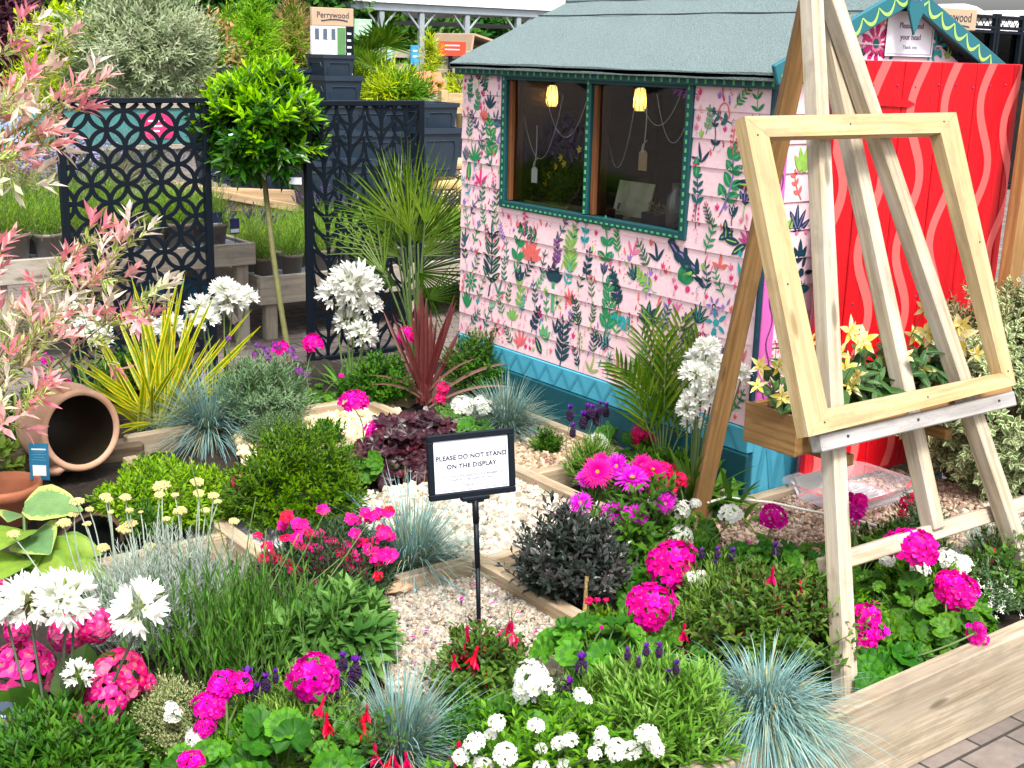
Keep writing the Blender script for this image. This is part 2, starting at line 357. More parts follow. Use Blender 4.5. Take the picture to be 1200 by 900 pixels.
# ------------------------------------------------------------------ scene objects
def tag(o, label, cat, group=None, kind=None):
    if label: o['label'] = label
    if cat: o['category'] = cat
    if group: o['group'] = group
    if kind: o['kind'] = kind
    return o
def thing(name, label, cat, loc, group=None):
    o = bpy.data.objects.new(name, None); COL.objects.link(o); o.empty_display_size = .05
    o.location = [float(x) for x in loc]; return tag(o, label, cat, group)
def obj(name, g, mats, parent=None, smooth=False, world=True, off=None):
    """links g as ONE mesh object; world=True: coordinates are world ones"""
    top = parent
    loc = A(0, 0, 0)
    while top is not None: loc = loc+np.array(top.location); top = top.parent
    if isinstance(g, G) and g.n == 0: return None
    me = g.mesh(name, mats, smooth, loc if world else None) if isinstance(g, G) else g
    o = bpy.data.objects.new(name, me); COL.objects.link(o)
    if parent is not None: o.parent = parent
    return o
def solo(name, g, mats, label, cat, base, group=None, smooth=False, kind=None):
    """a thing that is one mesh, origin at its base"""
    me = g.mesh(name, mats, smooth, base); o = bpy.data.objects.new(name, me); COL.objects.link(o); o.location = [float(x) for x in base]
    return tag(o, label, cat, group, kind)
def inst(name, me, parent, Pw, scale=1, tilt=0, toward=None, rz=None, sx_=1):
    """a copy of a library mesh as a part of parent, tilted by tilt towards a horizontal direction"""
    o = bpy.data.objects.new(name, me); COL.objects.link(o); o.parent = parent
    o.location = [float(x) for x in (np.asarray(Pw)-np.array(parent.location))]
    q = Quaternion((0, 0, 1), random.uniform(0, 6.28) if rz is None else rz)
    if tilt:
        d = Vector(toward if toward is not None else (random.uniform(-1, 1), random.uniform(-1, 1), 0)); d.z = 0; d.normalize()
        q = Quaternion(Vector((0, 0, 1)).cross(d), tilt) @ q
    o.rotation_mode = 'QUATERNION'; o.rotation_quaternion = q; o.scale = (scale*random.uniform(.9, 1.1)*sx_, scale*random.uniform(.88, 1.08)*sx_, scale*random.uniform(.85, 1.05))
    return o
TOCAM = lambda P: Vector((-P[0], -P[1], 0)).normalized()
def copy_thing(root, loc, rz=0, label=None, sc_=1):
    r = root.copy(); COL.objects.link(r); r.location = [float(x) for x in loc]; r.rotation_euler = (0, 0, rz); r.scale = (sc_,)*3
    if label: r['label'] = label
    for ch in list(root.children):
        c = ch.copy(); COL.objects.link(c); c.parent = r
        for h in ch.children:
            d = h.copy(); COL.objects.link(d); d.parent = c
    return r
def text(g, s, size, O, U, V, mi, align='CENTER', ex=0.0006, space=1.0, bold=0.0):
    """lettering as geometry in the plane (U right, V up) at O"""
    cu = bpy.data.curves.new('t', 'FONT'); cu.body = s; cu.size = size; cu.align_x = align; cu.align_y = 'CENTER'; cu.extrude = ex; cu.space_character = space; cu.offset = bold; cu.resolution_u = 3
    o = bpy.data.objects.new('t', cu); COL.objects.link(o); me = o.to_mesh()
    V_ = np.array([v.co[:] for v in me.vertices]); U = unit(U); V = unit(V); Nn = np.cross(U, V)
    W = np.asarray(O)+V_[:, 0:1]*U+V_[:, 1:2]*V+V_[:, 2:3]*Nn
    me.calc_loop_triangles(); f = np.array([t.vertices[:] for t in me.loop_triangles])
    o.to_mesh_clear(); bpy.data.objects.remove(o); bpy.data.curves.remove(cu)
    if len(f): g.add(W, f, np.zeros_like(W), mi)
# ------------------------------------------------------------------ world, light
w = bpy.data.worlds.new('World'); sc.world = w; w.use_nodes = True; wt = w.node_tree; wt.nodes.clear()
SUN_EL, SUN_AZ = math.radians(58), math.radians(200)     # azimuth clockwise from +Y
sk = wt.nodes.new('ShaderNodeTexSky'); sk.sky_type = 'NISHITA'; sk.sun_disc = False; sk.sun_elevation = SUN_EL; sk.sun_rotation = SUN_AZ
sk.dust_density = 5; sk.air_density = 1.0; sk.ozone_density = 1
hs = wt.nodes.new('ShaderNodeHueSaturation'); hs.inputs['Saturation'].default_value = .28; wt.links.new(sk.outputs[0], hs.inputs['Color'])
bg = wt.nodes.new('ShaderNodeBackground'); bg.inputs[1].default_value = .15; wt.links.new(hs.outputs[0], bg.inputs[0])
wo = wt.nodes.new('ShaderNodeOutputWorld'); wt.links.new(bg.outputs[0], wo.inputs[0])
sl = bpy.data.lights.new('sun', 'SUN'); sl.energy = 2.2; sl.angle = math.radians(13); sl.color = (1, .95, .87)
so = bpy.data.objects.new('sun', sl); COL.objects.link(so)
sd = Vector((math.sin(SUN_AZ)*math.cos(SUN_EL), math.cos(SUN_AZ)*math.cos(SUN_EL), math.sin(SUN_EL)))
so.rotation_euler = sd.to_track_quat('Z', 'Y').to_euler()
vs = sc.view_settings; vs.view_transform = 'Standard'; vs.look = 'None'; vs.exposure = EXPOSURE; vs.gamma = 1; vs.use_curve_mapping = False
sc.render.engine = 'CYCLES'; sc.cycles.use_denoising = True; sc.cycles.max_bounces = 8; sc.cycles.transparent_max_bounces = 16
sc.cycles.diffuse_bounces = 4; sc.cycles.glossy_bounces = 3; sc.cycles.transmission_bounces = 4

# ------------------------------------------------------------------ palette
PAL = dict(navy=(.008, .05, .085), teal=(.012, .13, .15), green=(.02, .27, .10), lime=(.30, .55, .10), mint=(.10, .42, .22), magenta=(.58, .012, .16), pinkp=(.85, .20, .36),
           coral=(.86, .16, .14), plum=(.16, .03, .17), lilac=(.33, .20, .58), turq=(.02, .38, .42), white=(.85, .72, .74), hot=(.80, .03, .22), yellow=(.75, .62, .12))
paint = {k: mat('paint_'+k, v, .55, .32, 45) for k, v in PAL.items()}
m_pink = mat('pink_clapboard_paint', (.90, .665, .71), .55, .1, 6, .15, 60, col2=(.84, .56, .62))
m_blue = mat('blue_plinth_paint', (.08, .42, .58), .5, .15, 7, .1)
m_blued = mat('dark_blue_zigzag_paint', (.05, .31, .45), .5, .1, 7)
m_tealdeck = mat('teal_deck_paint', (.008, .09, .12), .45, .25, 6, .1)
m_dteal = mat('dark_teal_trim_paint', (.006, .075, .085), .45, .2, 9)
m_bteal = mat('teal_bargeboard_paint', (.02, .15, .19), .5, .15, 9)
m_dot = mat('green_dot_paint', (.09, .48, .16), .5, .2, 20)
m_scal = mat('lime_scallop_paint', (.38, .62, .15), .5, .15, 20)
m_red = mat('red_door_paint', (.70, .001, .010), .45, .42, 14, .5, 80, spec=.35, stretch=(1, 1, .12))
m_coral = mat('coral_wave_paint', (.82, .12, .115), .42, .08, 20)
m_mag = mat('magenta_trim_paint', (.72, .14, .50), .5, .12, 15)
m_trimpink = mat('salmon_trim_paint', (.80, .24, .28), .5, .12, 15)
m_felt = mat('roof_felt', (.245, .325, .335), .95, .5, 170.0, .9, 260, spec=.15)
m_feltline = mat('roof_felt_lap', (.05, .07, .08), .9)
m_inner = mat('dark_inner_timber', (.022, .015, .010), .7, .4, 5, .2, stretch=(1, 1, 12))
m_orange = wood('stained_window_timber', (.20, .075, .025), (.10, .035, .012))
m_glass = clear('window_glass', (.92, .95, .93), 1.52, .012)
m_soil = mat('potting_soil', (.030, .021, .015), .95, .6, 40, 1.0, 60)
m_water = mat('dark_pond_water', (.004, .006, .006), .04, .2, 3, spec=.5)
m_pine = wood('new_pine', (.58, .445, .255), (.40, .275, .12))
m_pale = wood('pale_weathered_pine', (.50, .43, .32), (.28, .22, .14), (.50, .47, .42))
m_brown = wood('tan_treated_timber', (.40, .23, .09), (.22, .11, .035))
m_grey = wood('grey_weathered_board', (.37, .355, .34), (.20, .19, .18), (.44, .43, .42))
m_sleeper = wood('pale_sleeper', (.46, .39, .285), (.22, .165, .11), (.30, .255, .20), fine=1.1)
m_edge = wood('edging_timber', (.50, .40, .27), (.28, .20, .12), (.42, .36, .28))
m_oldlog = wood('old_sleeper', (.17, .12, .07), (.06, .04, .025), (.22, .20, .16), fine=.4)
m_bench = wood('bench_timber', (.42, .37, .29), (.26, .22, .17), (.40, .38, .34))
m_terra = mat('terracotta', (.56, .27, .155), .8, .25, 6, .35, 25, col2=(.66, .42, .30))
m_terrad = mat('dark_terracotta', (.40, .135, .065), .75, .25, 6, .3, 25)
m_black = mat('black_metal', (.003, .007, .014), .5, .2, 12, spec=.22)
m_navyplastic = mat('dark_blue_plastic', (.020, .036, .058), .36, .2, 6, spec=.5)
m_white = mat('white_card', (.78, .80, .86), .45, .04, 10)
m_ink = mat('dark_ink', (.03, .03, .06), .6, 0)
m_greyink = mat('grey_ink', (.25, .25, .30), .6, 0)
m_tan = mat('tan_board', (.50, .36, .24), .6, .12, 6)
m_taupe = mat('taupe_plastic_pot', (.19, .155, .135), .5, .15, 8)
m_label = mat('blue_label', (.02, .16, .30), .4, .15, 6)
m_cane = wood('bamboo_cane', (.60, .42, .18), (.45, .28, .10), knots=False)
m_stem = mat('green_stem', (.10, .17, .045), .6, .3, 20)
m_bark = mat('bark', (.13, .10, .05), .85, .4, 14, .5, 60)
m_gstem = mat('olive_stem', (.15, .15, .05), .7, .35, 25, .3, 60)
m_rope = mat('white_rope', (.75, .72, .66), .8, .15, 60)

# ------------------------------------------------------------------ the setting
m = bpy.data.materials.new('block_paving'); t = ns(m); tc = t.nodes.new('ShaderNodeTexCoord')
br = nd(t, 'ShaderNodeTexBrick', Scale=1.0); br.inputs['Brick Width'].default_value = .19; br.inputs['Row Height'].default_value = .105; br.inputs['Mortar Size'].default_value = .0045; br.inputs['Mortar Smooth'].default_value = .3
br.inputs['Color1'].default_value = (.20, .165, .145, 1); br.inputs['Color2'].default_value = (.13, .108, .098, 1); br.inputs['Mortar'].default_value = (.035, .03, .026, 1); br.inputs['Bias'].default_value = -.1
t.links.new(tc.outputs['Object'], br.inputs['Vector'])
nz = nd(t, 'ShaderNodeTexNoise', Scale=22.0, Detail=8.0, Roughness=.7); t.links.new(tc.outputs['Object'], nz.inputs['Vector'])
nz2 = nd(t, 'ShaderNodeTexNoise', Scale=2.0, Detail=4.0); t.links.new(tc.outputs['Object'], nz2.inputs['Vector'])
c = mixc(t, .55, br.outputs[0], nz.outputs[0], 'OVERLAY'); c = mixc(t, .45, c, nz2.outputs[0], 'OVERLAY')
p = nd(t, 'ShaderNodeBsdfPrincipled', Roughness=.85); t.links.new(c, p.inputs['Base Color'])
b1 = nd(t, 'ShaderNodeBump', Strength=.9, Distance=.006); b1.invert = True; t.links.new(br.outputs['Fac'], b1.inputs['Height'])
b2 = nd(t, 'ShaderNodeBump', Strength=.4, Distance=.003); t.links.new(nz.outputs[0], b2.inputs['Height']); t.links.new(b1.outputs[0], b2.inputs['Normal']); t.links.new(b2.outputs[0], p.inputs['Normal'])
o = t.nodes.new('ShaderNodeOutputMaterial'); t.links.new(p.outputs[0], o.inputs[0]); m_pave = m
g = G(); S_ = 140.; g.add([(-S_, -S_, 0), (S_, -S_, 0), (S_, S_, 0), (-S_, S_, 0)], [[0, 1, 2, 3]], np.zeros((4, 3)))
tag(obj('ground', g, m_pave), None, None, None, 'structure')
# soil of the display bed: one bumpy sheet, dipping at the pond
nx, ny = 170, 150; xs = np.linspace(-1.2, 4.0, nx); ys = np.linspace(1.562, 5.25, ny); XX, YY = np.meshgrid(xs, ys)
zz = .145+.012*np.sin(XX*9)*np.cos(YY*8)+.006*rs.randn(*XX.shape)
pond = (XX > .95) & (XX < 1.42) & (YY > 3.27) & (YY < 3.95); zz[pond] = .03
zz[(XX > 2.86) & (YY > 2.5)] = .05
g = G(); i = np.arange(ny-1)[:, None]; j = np.arange(nx-1)[None]
g.add(np.stack([XX, YY, zz], -1), np.stack([i*nx+j, i*nx+j+1, (i+1)*nx+j+1, (i+1)*nx+j], -1).reshape(-1, 4), np.zeros((nx*ny, 3)))
tag(obj('soil', g, m_soil, smooth=True), None, None, None, 'structure')
g = G(); bx(g, .93, 1.44, 3.255, 3.97, .06, .125, 0, .002); tag(obj('pond_water', g, m_water), None, None, None, 'structure')

# gravels
def in_poly(P, poly):
    x, y = P[:, 0], P[:, 1]; r = np.zeros(len(P), bool); q = poly
    for a in range(len(q)):
        x0, y0 = q[a]; x1, y1 = q[a-1]
        r ^= ((y0 > y) != (y1 > y)) & (x < (x1-x0)*(y-y0)/(y1-y0+1e-12)+x0)
    return r
def gravel(name, poly, size, n, stops, z=.17, flat=.8):
    poly = np.array(poly); lo, hi = poly.min(0), poly.max(0); P = lo+(hi-lo)*rs.rand(n*3, 2); P = P[in_poly(P, poly)][:n]
    R = size*(.6+.7*rs.rand(len(P))**1.6)
    P3 = np.c_[P, z+rs.rand(len(P))*size*1.3]; g = G(); blobs(g, P3, R, 0, .22, 1, flat=flat)
    g2 = G(); 
    o = obj(name, g, stones(name+'_stone', stops), smooth=False); tag(o, None, None, None, 'stuff')
    k = len(poly); g2.add(np.c_[poly, np.full(k, z-.004)], [list(range(k))], np.zeros((k, 3)))
    tag(obj('gravel_bed', g2, stones(name+'_bed', [(0, stops[1][1]), (1, stops[1][1])])), None, None, None, 'structure')
gravel('pebble_gravel', [(1.30, 1.70), (1.90, 1.62), (1.90, 2.66), (1.42, 2.70)], .0072, 15000, [(0, (.10, .09, .085)), (.12, (.26, .24, .22)), (.3, (.30, .24, .17)), (.5, (.35, .31, .245)), (.75, (.49, .46, .40)), (.92, (.42, .29, .19)), (1, (.24, .24, .25))])
gravel('white_cobble_gravel', [(1.95, 2.72), (2.47, 2.60), (2.47, 3.45), (1.75, 3.35)], .0155, 3200, [(0, (.26, .22, .16)), (.25, (.42, .37, .29)), (.6, (.62, .58, .50)), (1, (.52, .47, .38))], flat=.75)
gravel('brown_gravel', [(2.53, 3.23), (2.98, 3.23), (3.02, 3.95), (2.53, 3.95)], .0088, 6500, [(0, (.16, .10, .06)), (.3, (.34, .22, .13)), (.6, (.50, .36, .23)), (.85, (.62, .50, .37)), (1, (.30, .24, .20))])
gravel('tan_gravel', [(2.45, 1.95), (3.9, 1.85), (3.7, 2.62), (2.65, 2.60)], .0088, 9000, [(0, (.15, .10, .07)), (.3, (.32, .21, .14)), (.6, (.46, .34, .24)), (.85, (.60, .48, .38)), (1, (.26, .20, .17))])
gravel('cream_gravel', [(1.75, 3.85), (2.55, 3.75), (2.6, 4.3), (1.9, 4.3)], .0115, 3800, [(0, (.45, .34, .18)), (.4, (.66, .54, .32)), (.8, (.78, .68, .46)), (1, (.58, .48, .34))])
gravel('slate_gravel', [(1.42, 3.05), (1.62, 3.0), (1.62, 3.45), (1.42, 3.5)], .012, 900, [(0, (.30, .30, .32)), (.5, (.55, .55, .57)), (1, (.72, .72, .72))])

def board(p0, p1, w_, h_, label, mt=None, z1=.215, name='edging_board', cat='timber edging'):
    g = G(); p0 = A(*p0); p1 = A(*p1); z = z1-h_/2
    beam(g, A(p0[0], p0[1], z), A(p1[0], p1[1], z), w_, h_, (0, 0, 1), 0, .004)
    return solo(name, g, mt or m_edge, label, cat, ((p0[0]+p1[0])/2, (p0[1]+p1[1])/2, 0), 'timber edging of the display bed')
board((-1.2, 1.535), (4.2, 1.535), .05, .232, 'thick pale timber sleeper along the front of the flower bed above the paving', m_sleeper, .232, 'sleeper_edging')
board((1.925, 1.60), (1.925, 2.74), .045, .11, 'pale edging board between the pebble gravel and the dark leaved shrub')
board((2.50, 2.62), (2.50, 4.30), .045, .11, 'edging board between the white cobbles and the brown gravel, behind the notice')
board((1.66, 2.70), (1.90, 2.70), .04, .10, 'short edging board under the blue fescue at the head of the pebble path')
board((1.95, 2.675), (2.47, 2.675), .04, .10, 'cross board closing the near end of the white cobbles')
board((2.525, 3.20), (2.95, 3.20), .04, .10, 'cross board at the near end of the brown gravel beside the lavender')
board((1.43, 2.78), (1.43, 4.10), .05, .11, 'pale board running along the right side of the dark pond')
board((.60, 3.245), (1.40, 3.245), .045, .11, 'board along the near side of the dark pond behind the silver curry plant')
board((1.5, 4.33), (2.75, 4.33), .045, .10, 'board behind the cream gravel in front of the white agapanthus')
board((2.97, 2.70), (2.97, 4.55), .05, .10, 'board between the brown gravel and the teal base of the shed', None, .205)
board((2.62, 2.64), (4.1, 2.64), .04, .08, 'low board at the foot of the shed front behind the easel', None, .20)

# ------------------------------------------------------------------ the painted shed
XW, Y0, Y1 = 3.0, 2.68, 4.36; X1 = 4.088; ZB, ZT = .43, 1.53; XR = .5*(XW+X1); ZR = 1.790; RSL = .43; ROW = .0917
shed = thing('garden_shed', 'small pink clapboard shed painted with leaves and flowers, grey felt roof and red door', 'shed', (XW, Y0, .05))
def dof(z):     # how far the face of the lapped board stands out at height z
    f = ((z-ZB)/ROW) % 1.0; return .0068-.005*f
WY0, WY1, WZ0, WZ1 = 3.025, 4.065, 1.015, 1.522
g = G()
def lap(g, P0, U, Nn, s0, s1, z, mi=0):
    """one lapped clapboard from s0 to s1 along U, standing out along Nn"""
    P0 = np.asarray(P0, float); zt = min(z+ROW, ZT)
    q = []
    for s in (s0, s1):
        for (zz_, d) in ((z, .0068), (zt, .0018), (zt, -.012), (z, -.012)): q.append(P0+U*s+Nn*d+A(0, 0, zz_-P0[2]))
    f = [[0, 1, 5, 4], [1, 2, 6, 5], [2, 3, 7, 6], [3, 0, 4, 7], [0, 3, 2, 1], [4, 5, 6, 7]]
    Q = np.array(q); cc = Q.mean(0)
    f = [x if np.cross(Q[x[1]]-Q[x[0]], Q[x[2]]-Q[x[0]])@(Q[x].mean(0)-cc) > 0 else x[::-1] for x in f]
    g.add(Q, f, rs.rand(8, 3), mi)
ux, uy = A(1, 0, 0), A(0, 1, 0); nw, nf = A(-1, 0, 0), A(0, -1, 0)
for k in range(12):
    z = ZB+k*ROW
    segs = [(0, Y1-Y0)] if z+ROW < WZ0+.01 else [(0, WY0-Y0), (WY1-Y0, Y1-Y0)]
    for a, b in segs: lap(g, (XW, Y0, ZB), uy, nw, a, b, z)
    if ZB+k*ROW < WZ0 < z+ROW:      # filler up to the sill
        bx(g, XW-.004, XW+.012, WY0, WY1, z, WZ0-.003, 0, .001)
bx(g, XW+.012, XW+.03, Y0, WY0, ZB, ZT, 1); bx(g, XW+.012, XW+.03, WY1, Y1, ZB, ZT, 1); bx(g, XW+.012, XW+.03, WY0, WY1, ZB, WZ0, 1)
# painted motifs ------------------------------------------------
PK = list(PAL); PI_ = {k: i+2 for i, k in enumerate(PK)}
class Mot:
    """flat painted figures on a wall, (s,z) plane coordinates"""
    def __init__(s, g, P0, U, Nn, base=0.0): s.g = g; s.P0 = np.asarray(P0, float); s.U = U; s.N = Nn; s.k = 0; s.base = base
    def pt(s, a, z, d): return s.P0+s.U*a+s.N*(s.base+dof(z)+d)+A(0, 0, z-s.P0[2])
    def strip(s, C, wd, col):
        C = np.asarray(C, float); T = np.gradient(C, axis=0); n = np.stack([-T[:, 1], T[:, 0]], -1); n /= np.maximum(np.linalg.norm(n, axis=1, keepdims=True), 1e-9)
        wd = np.broadcast_to(np.asarray(wd, float), (len(C),)); s.k += 1; d = .0016+(s.k % 9)*.00012
        Lf = C+n*wd[:, None]*.5; R = C-n*wd[:, None]*.5; V = []
        for a, b in zip(Lf, R): V += [s.pt(a[0], a[1], d), s.pt(b[0], b[1], d)]
        k = len(C); f = [[2*i, 2*i+1, 2*i+3, 2*i+2] for i in range(k-1)]; Q = np.array(V)
        nn = np.cross(Q[f[k//2-1][1]]-Q[f[k//2-1][0]], Q[f[k//2-1][2]]-Q[f[k//2-1][0]])
        if nn@s.N < 0: f = [x[::-1] for x in f]
        s.g.add(Q, f, np.zeros_like(Q), PI_[col] if isinstance(col, str) else col)
    def leaf(s, a, z, ang, L, W, col, vein=None):
        t = np.linspace(0, 1, 7); b = random.uniform(-.15, .15); C = np.stack([a+math.cos(ang)*L*t-math.sin(ang)*b*L*t*(1-t), z+math.sin(ang)*L*t+math.cos(ang)*b*L*t*(1-t)], -1)
        s.strip(C, W*.95*np.array([.15, .7, 1, 1, .88, .58, .08]), col)
        if vein: s.strip(C[1:6], W*.16, vein)
    def dot(s, a, z, r, col): s.strip([(a-r, z), (a-r*.7, z), (a, z), (a+r*.7, z), (a+r, z)], 2*r*np.array([.1, .72, 1, .72, .1]), col)
    def sprig(s, a, z, L, col, vein=None, pairs=4, lean=0, lw=.34, stem=None):
        ang = PI/2+lean; t = np.linspace(0, 1, 8); bend = random.uniform(-.12, .12)*L
        C = np.stack([a+math.cos(ang)*L*t+bend*np.sin(t*PI), z+math.sin(ang)*L*t], -1); s.strip(C, max(.0038, L*.034), stem or col)
        for k in range(pairs):
            f = .22+.68*k/max(1, pairs-1); i = f*7; i0 = int(min(i, 6)); c = C[i0]*(1-(i-i0))+C[i0+1]*(i-i0); l = L*.34*(1-.35*f)
            for sg in (1, -1): s.leaf(c[0], c[1], ang-sg*random.uniform(.75, 1.0), l, l*lw*1.25, col, vein)
        s.leaf(C[-1][0], C[-1][1], ang, L*.2, L*.2*lw*1.2, col, vein)
    def tulip(s, a, z, L, col, stem, acc=None, n=3):
        s.strip([(a, z), (a+.002, z+L*.3), (a, z+L*.55)], L*.05, stem)
        for k in range(n):
            q = (k-(n-1)/2); s.leaf(a, z+L*.5, PI/2-q*.5, L*.5, L*.2, col, acc)
    def hand(s, a, z, L, col, n=5, spread=1.1, lean=0, lw=.2, acc=None):
        for k in range(n): s.leaf(a, z, PI/2+lean+(k/(n-1)-.5)*2*spread, L*(1-.22*abs(k/(n-1)-.5)*2), L*lw, col, acc)
    def star(s, a, z, r, col, ctr, n=8):
        for k in range(n): s.leaf(a+math.cos(k*2*PI/n)*r*.3, z+math.sin(k*2*PI/n)*r*.3, k*2*PI/n, r*.75, r*.3, col)
        s.dot(a, z, r*.27, ctr)
    def berries(s, a, z, L, col, stem, n=7):
        s.strip([(a, z), (a+.003, z+L*.5), (a, z+L)], L*.04, stem)
        for k in range(n): s.dot(a+(.16*L if k % 2 else -.16*L)*(1-.4*k/n), z+L*(.2+.8*k/n), L*.06, col)
    def loop(s, a, z, r, col):
        t = np.linspace(0, 2*PI, 15); s.strip(np.stack([a+r*.6*np.sin(t), z+r*(1-np.cos(t))*.8], -1), r*.13, col)
DARK = ['navy', 'navy', 'navy', 'green', 'teal', 'green', 'turq', 'mint']; BRIGHT = ['magenta', 'hot', 'coral', 'hot', 'pinkp', 'turq', 'lime', 'lilac', 'pinkp']; SOFT = ['pinkp', 'coral', 'white', 'hot', 'pinkp', 'lilac']
def motif(M_, a, z, sz, small=False):
    r = random.random()
    if small:
        c = random.choice(BRIGHT+SOFT)
        if r < .3: M_.hand(a, z-sz*.4, sz, c, 3, .5, random.uniform(-.3, .3), .28)
        elif r < .5: M_.berries(a, z-sz*.5, sz, c, c, 5)
        elif r < .7:
            for _ in range(3): M_.dot(a+random.uniform(-1, 1)*sz*.4, z+random.uniform(-1, 1)*sz*.4, sz*.1, c)
        elif r < .85: M_.leaf(a, z-sz*.5, PI/2+random.uniform(-.6, .6), sz, sz*.33, c)
        else: M_.sprig(a, z-sz*.5, sz, c, None, 3, random.uniform(-.5, .5), .26)
        return
    lean = random.uniform(-.8, .8); d = random.choice(DARK); b = random.choice(BRIGHT)
    if r < .56: M_.sprig(a+math.sin(lean)*sz*.4, z-sz*.5*math.cos(lean), sz*1.08, d, random.choice([None, 'mint', 'lime', 'lilac']), random.choice([3, 4, 4, 5]), lean, random.uniform(.20, .30), random.choice([None, 'lime', 'green']))
    elif r < .74: M_.hand(a, z-sz*.4, sz*.85, random.choice([d, b, 'coral']), random.choice([3, 5, 5]), random.uniform(.5, 1.0), lean*.5, .19, random.choice([None, None, 'mint', 'lilac', 'pinkp']))
    elif r < .80: M_.tulip(a, z-sz*.5, sz, random.choice([b, d]), random.choice(['green', 'lime', 'navy', 'turq']), random.choice([None, 'lilac', 'mint', 'white']), random.choice([3, 5]))
    elif r < .84: M_.leaf(a-sz*.3*math.cos(lean+.8), z-sz*.4, .8+lean, sz*1.0, sz*.42, d, random.choice(['mint', 'lime', 'turq', 'pinkp']))
    elif r < .87: M_.star(a, z, sz*.42, b, random.choice(['navy', 'yellow', 'teal']), random.choice([5, 6, 8]))
    elif r < .95: M_.berries(a, z-sz*.5, sz, b, random.choice(['green', 'navy', b]), 8)
    elif r < .962: M_.loop(a, z-sz*.3, sz*.42, random.choice(['coral', 'navy', 'hot']))
    else: M_.sprig(a, z-sz*.5, sz*1.1, b, None, 5, lean*.5, .22)
def fill(M_, s0, s1, z0, z1, blocked, d_big, d_small, seed):
    random.seed(seed); pts = []
    def ok(a, z, dd): return not blocked(a, z, dd) and all((a-p[0])**2+(z-p[1])**2 > ((dd+p[2])*.5)**2 for p in pts)
    for _ in range(6000):
        a, z = random.uniform(s0, s1), random.uniform(z0, z1); dd = d_big*random.uniform(.8, 1.1)
        if s0+dd*.35 < a < s1-dd*.35 and z0+dd*.45 < z < z1-dd*.5 and ok(a, z, dd): pts.append((a, z, dd)); motif(M_, a, z, dd*1.3)
    for _ in range(9000):
        a, z = random.uniform(s0, s1), random.uniform(z0, z1); dd = d_small*random.uniform(.7, 1.15)
        if s0+dd*.4 < a < s1-dd*.4 and z0+dd*.5 < z < z1-dd*.5 and ok(a, z, dd): pts.append((a, z, dd)); motif(M_, a, z, dd*1.25, True)
MW = Mot(g, (XW, Y0, ZB), uy, nw)
def wallpt(px, py): P = atX(px, py, XW); return P[1]-Y0, P[2]
heroes = []
def hero(px, py, sz, fn):
    a, z = wallpt(px, py); heroes.append((a, z, sz)); fn(a, z, sz)
# the figures that read clearly in the photo, mirrored s axis (s grows to the left)
hero(805, 300, .13, lambda a, z, s: (MW.strip([(a+.085, z+.045), (a+.045, z+.005), (a+.01, z-.005), (a-.03, z-.03), (a-.07, z-.045)], .028*np.array([.6, 1, 1.1, 1, .5]), 'navy'), [MW.leaf(a+.06-.03*k, z+.015-.017*k, PI/2-.6*(1 if k % 2 else .2), .055, .022, 'navy') for k in range(5)], [MW.leaf(a+.06-.03*k, z+.01-.017*k, -PI/2-.7, .05, .022, 'navy') for k in range(5)], MW.strip([(a+.07, z+.035), (a+.045, z+.008), (a+.02, z+.003), (a-.01, z-.02), (a-.05, z-.035)], .007, 'lilac')))
hero(848, 210, .15, lambda a, z, s: MW.sprig(a, z-.11, .20, 'green', 'mint', 4, .2, .5, 'lilac'))
hero(857, 283, .10, lambda a, z, s: [MW.leaf(a+.05-.03*k, z+.0, q, .07, .028, 'navy', 'lime') for k, q in enumerate((2.6, 1.5, .9, .1, -.6))])
hero(817, 215, .11, lambda a, z, s: (MW.sprig(a, z-.09, .12, 'teal', None, 4, 0, .35), MW.leaf(a, z+.02, PI/2, .07, .035, 'green', 'mint')))
hero(832, 115, .07, lambda a, z, s: MW.sprig(a+.05, z+.01, .11, 'plum', None, 4, 1.45*-1, .32))
hero(838, 160, .07, lambda a, z, s: MW.sprig(a, z-.045, .085, 'navy', 'navy', 2, 0, .42))
hero(862, 165, .07, lambda a, z, s: MW.berries(a, z-.05, .10, 'coral', 'coral', 9))
hero(830, 142, .06, lambda a, z, s: MW.sprig(a, z-.04, .08, 'mint', 'coral', 4, .1, .5))
hero(872, 142, .06, lambda a, z, s: MW.sprig(a+.045, z-.01, .09, 'teal', None, 3, -1.2, .5))
hero(874, 240, .06, lambda a, z, s: MW.tulip(a, z-.05, .10, 'navy', 'lime', 'lilac', 3))
hero(642, 280, .10, lambda a, z, s: MW.sprig(a+.05, z-.01, .13, 'navy', 'mint', 4, -1.3, .45, 'lime'))
hero(575, 305, .15, lambda a, z, s: MW.sprig(a, z-.15, .27, 'navy', 'lime', 6, .05, .24))
hero(608, 285, .10, lambda a, z, s: (MW.sprig(a, z-.10, .17, 'green', None, 3, .25, .48)))
hero(672, 300, .10, lambda a, z, s: MW.sprig(a, z-.10, .19, 'lime', 'green', 7, 0, .28))
hero(688, 275, .07, lambda a, z, s: MW.sprig(a, z-.05, .10, 'turq', 'teal', 3, 0, .5))
hero(710, 285, .09, lambda a, z, s: MW.sprig(a, z-.10, .17, 'green', 'mint', 3, 0, .5, 'green'))
hero(623, 290, .08, lambda a, z, s: MW.hand(a, z-.05, .10, 'coral', 7, 1.3, 0, .24))
hero(653, 300, .08, lambda a, z, s: MW.sprig(a, z-.05, .11, 'plum', 'lilac', 5, 0, .36))
hero(690, 310, .08, lambda a, z, s: MW.sprig(a, z-.06, .11, 'navy', None, 4, .1, .4))
hero(735, 350, .10, lambda a, z, s: MW.sprig(a+.03, z-.05, .13, 'navy', None, 5, -.35, .42))
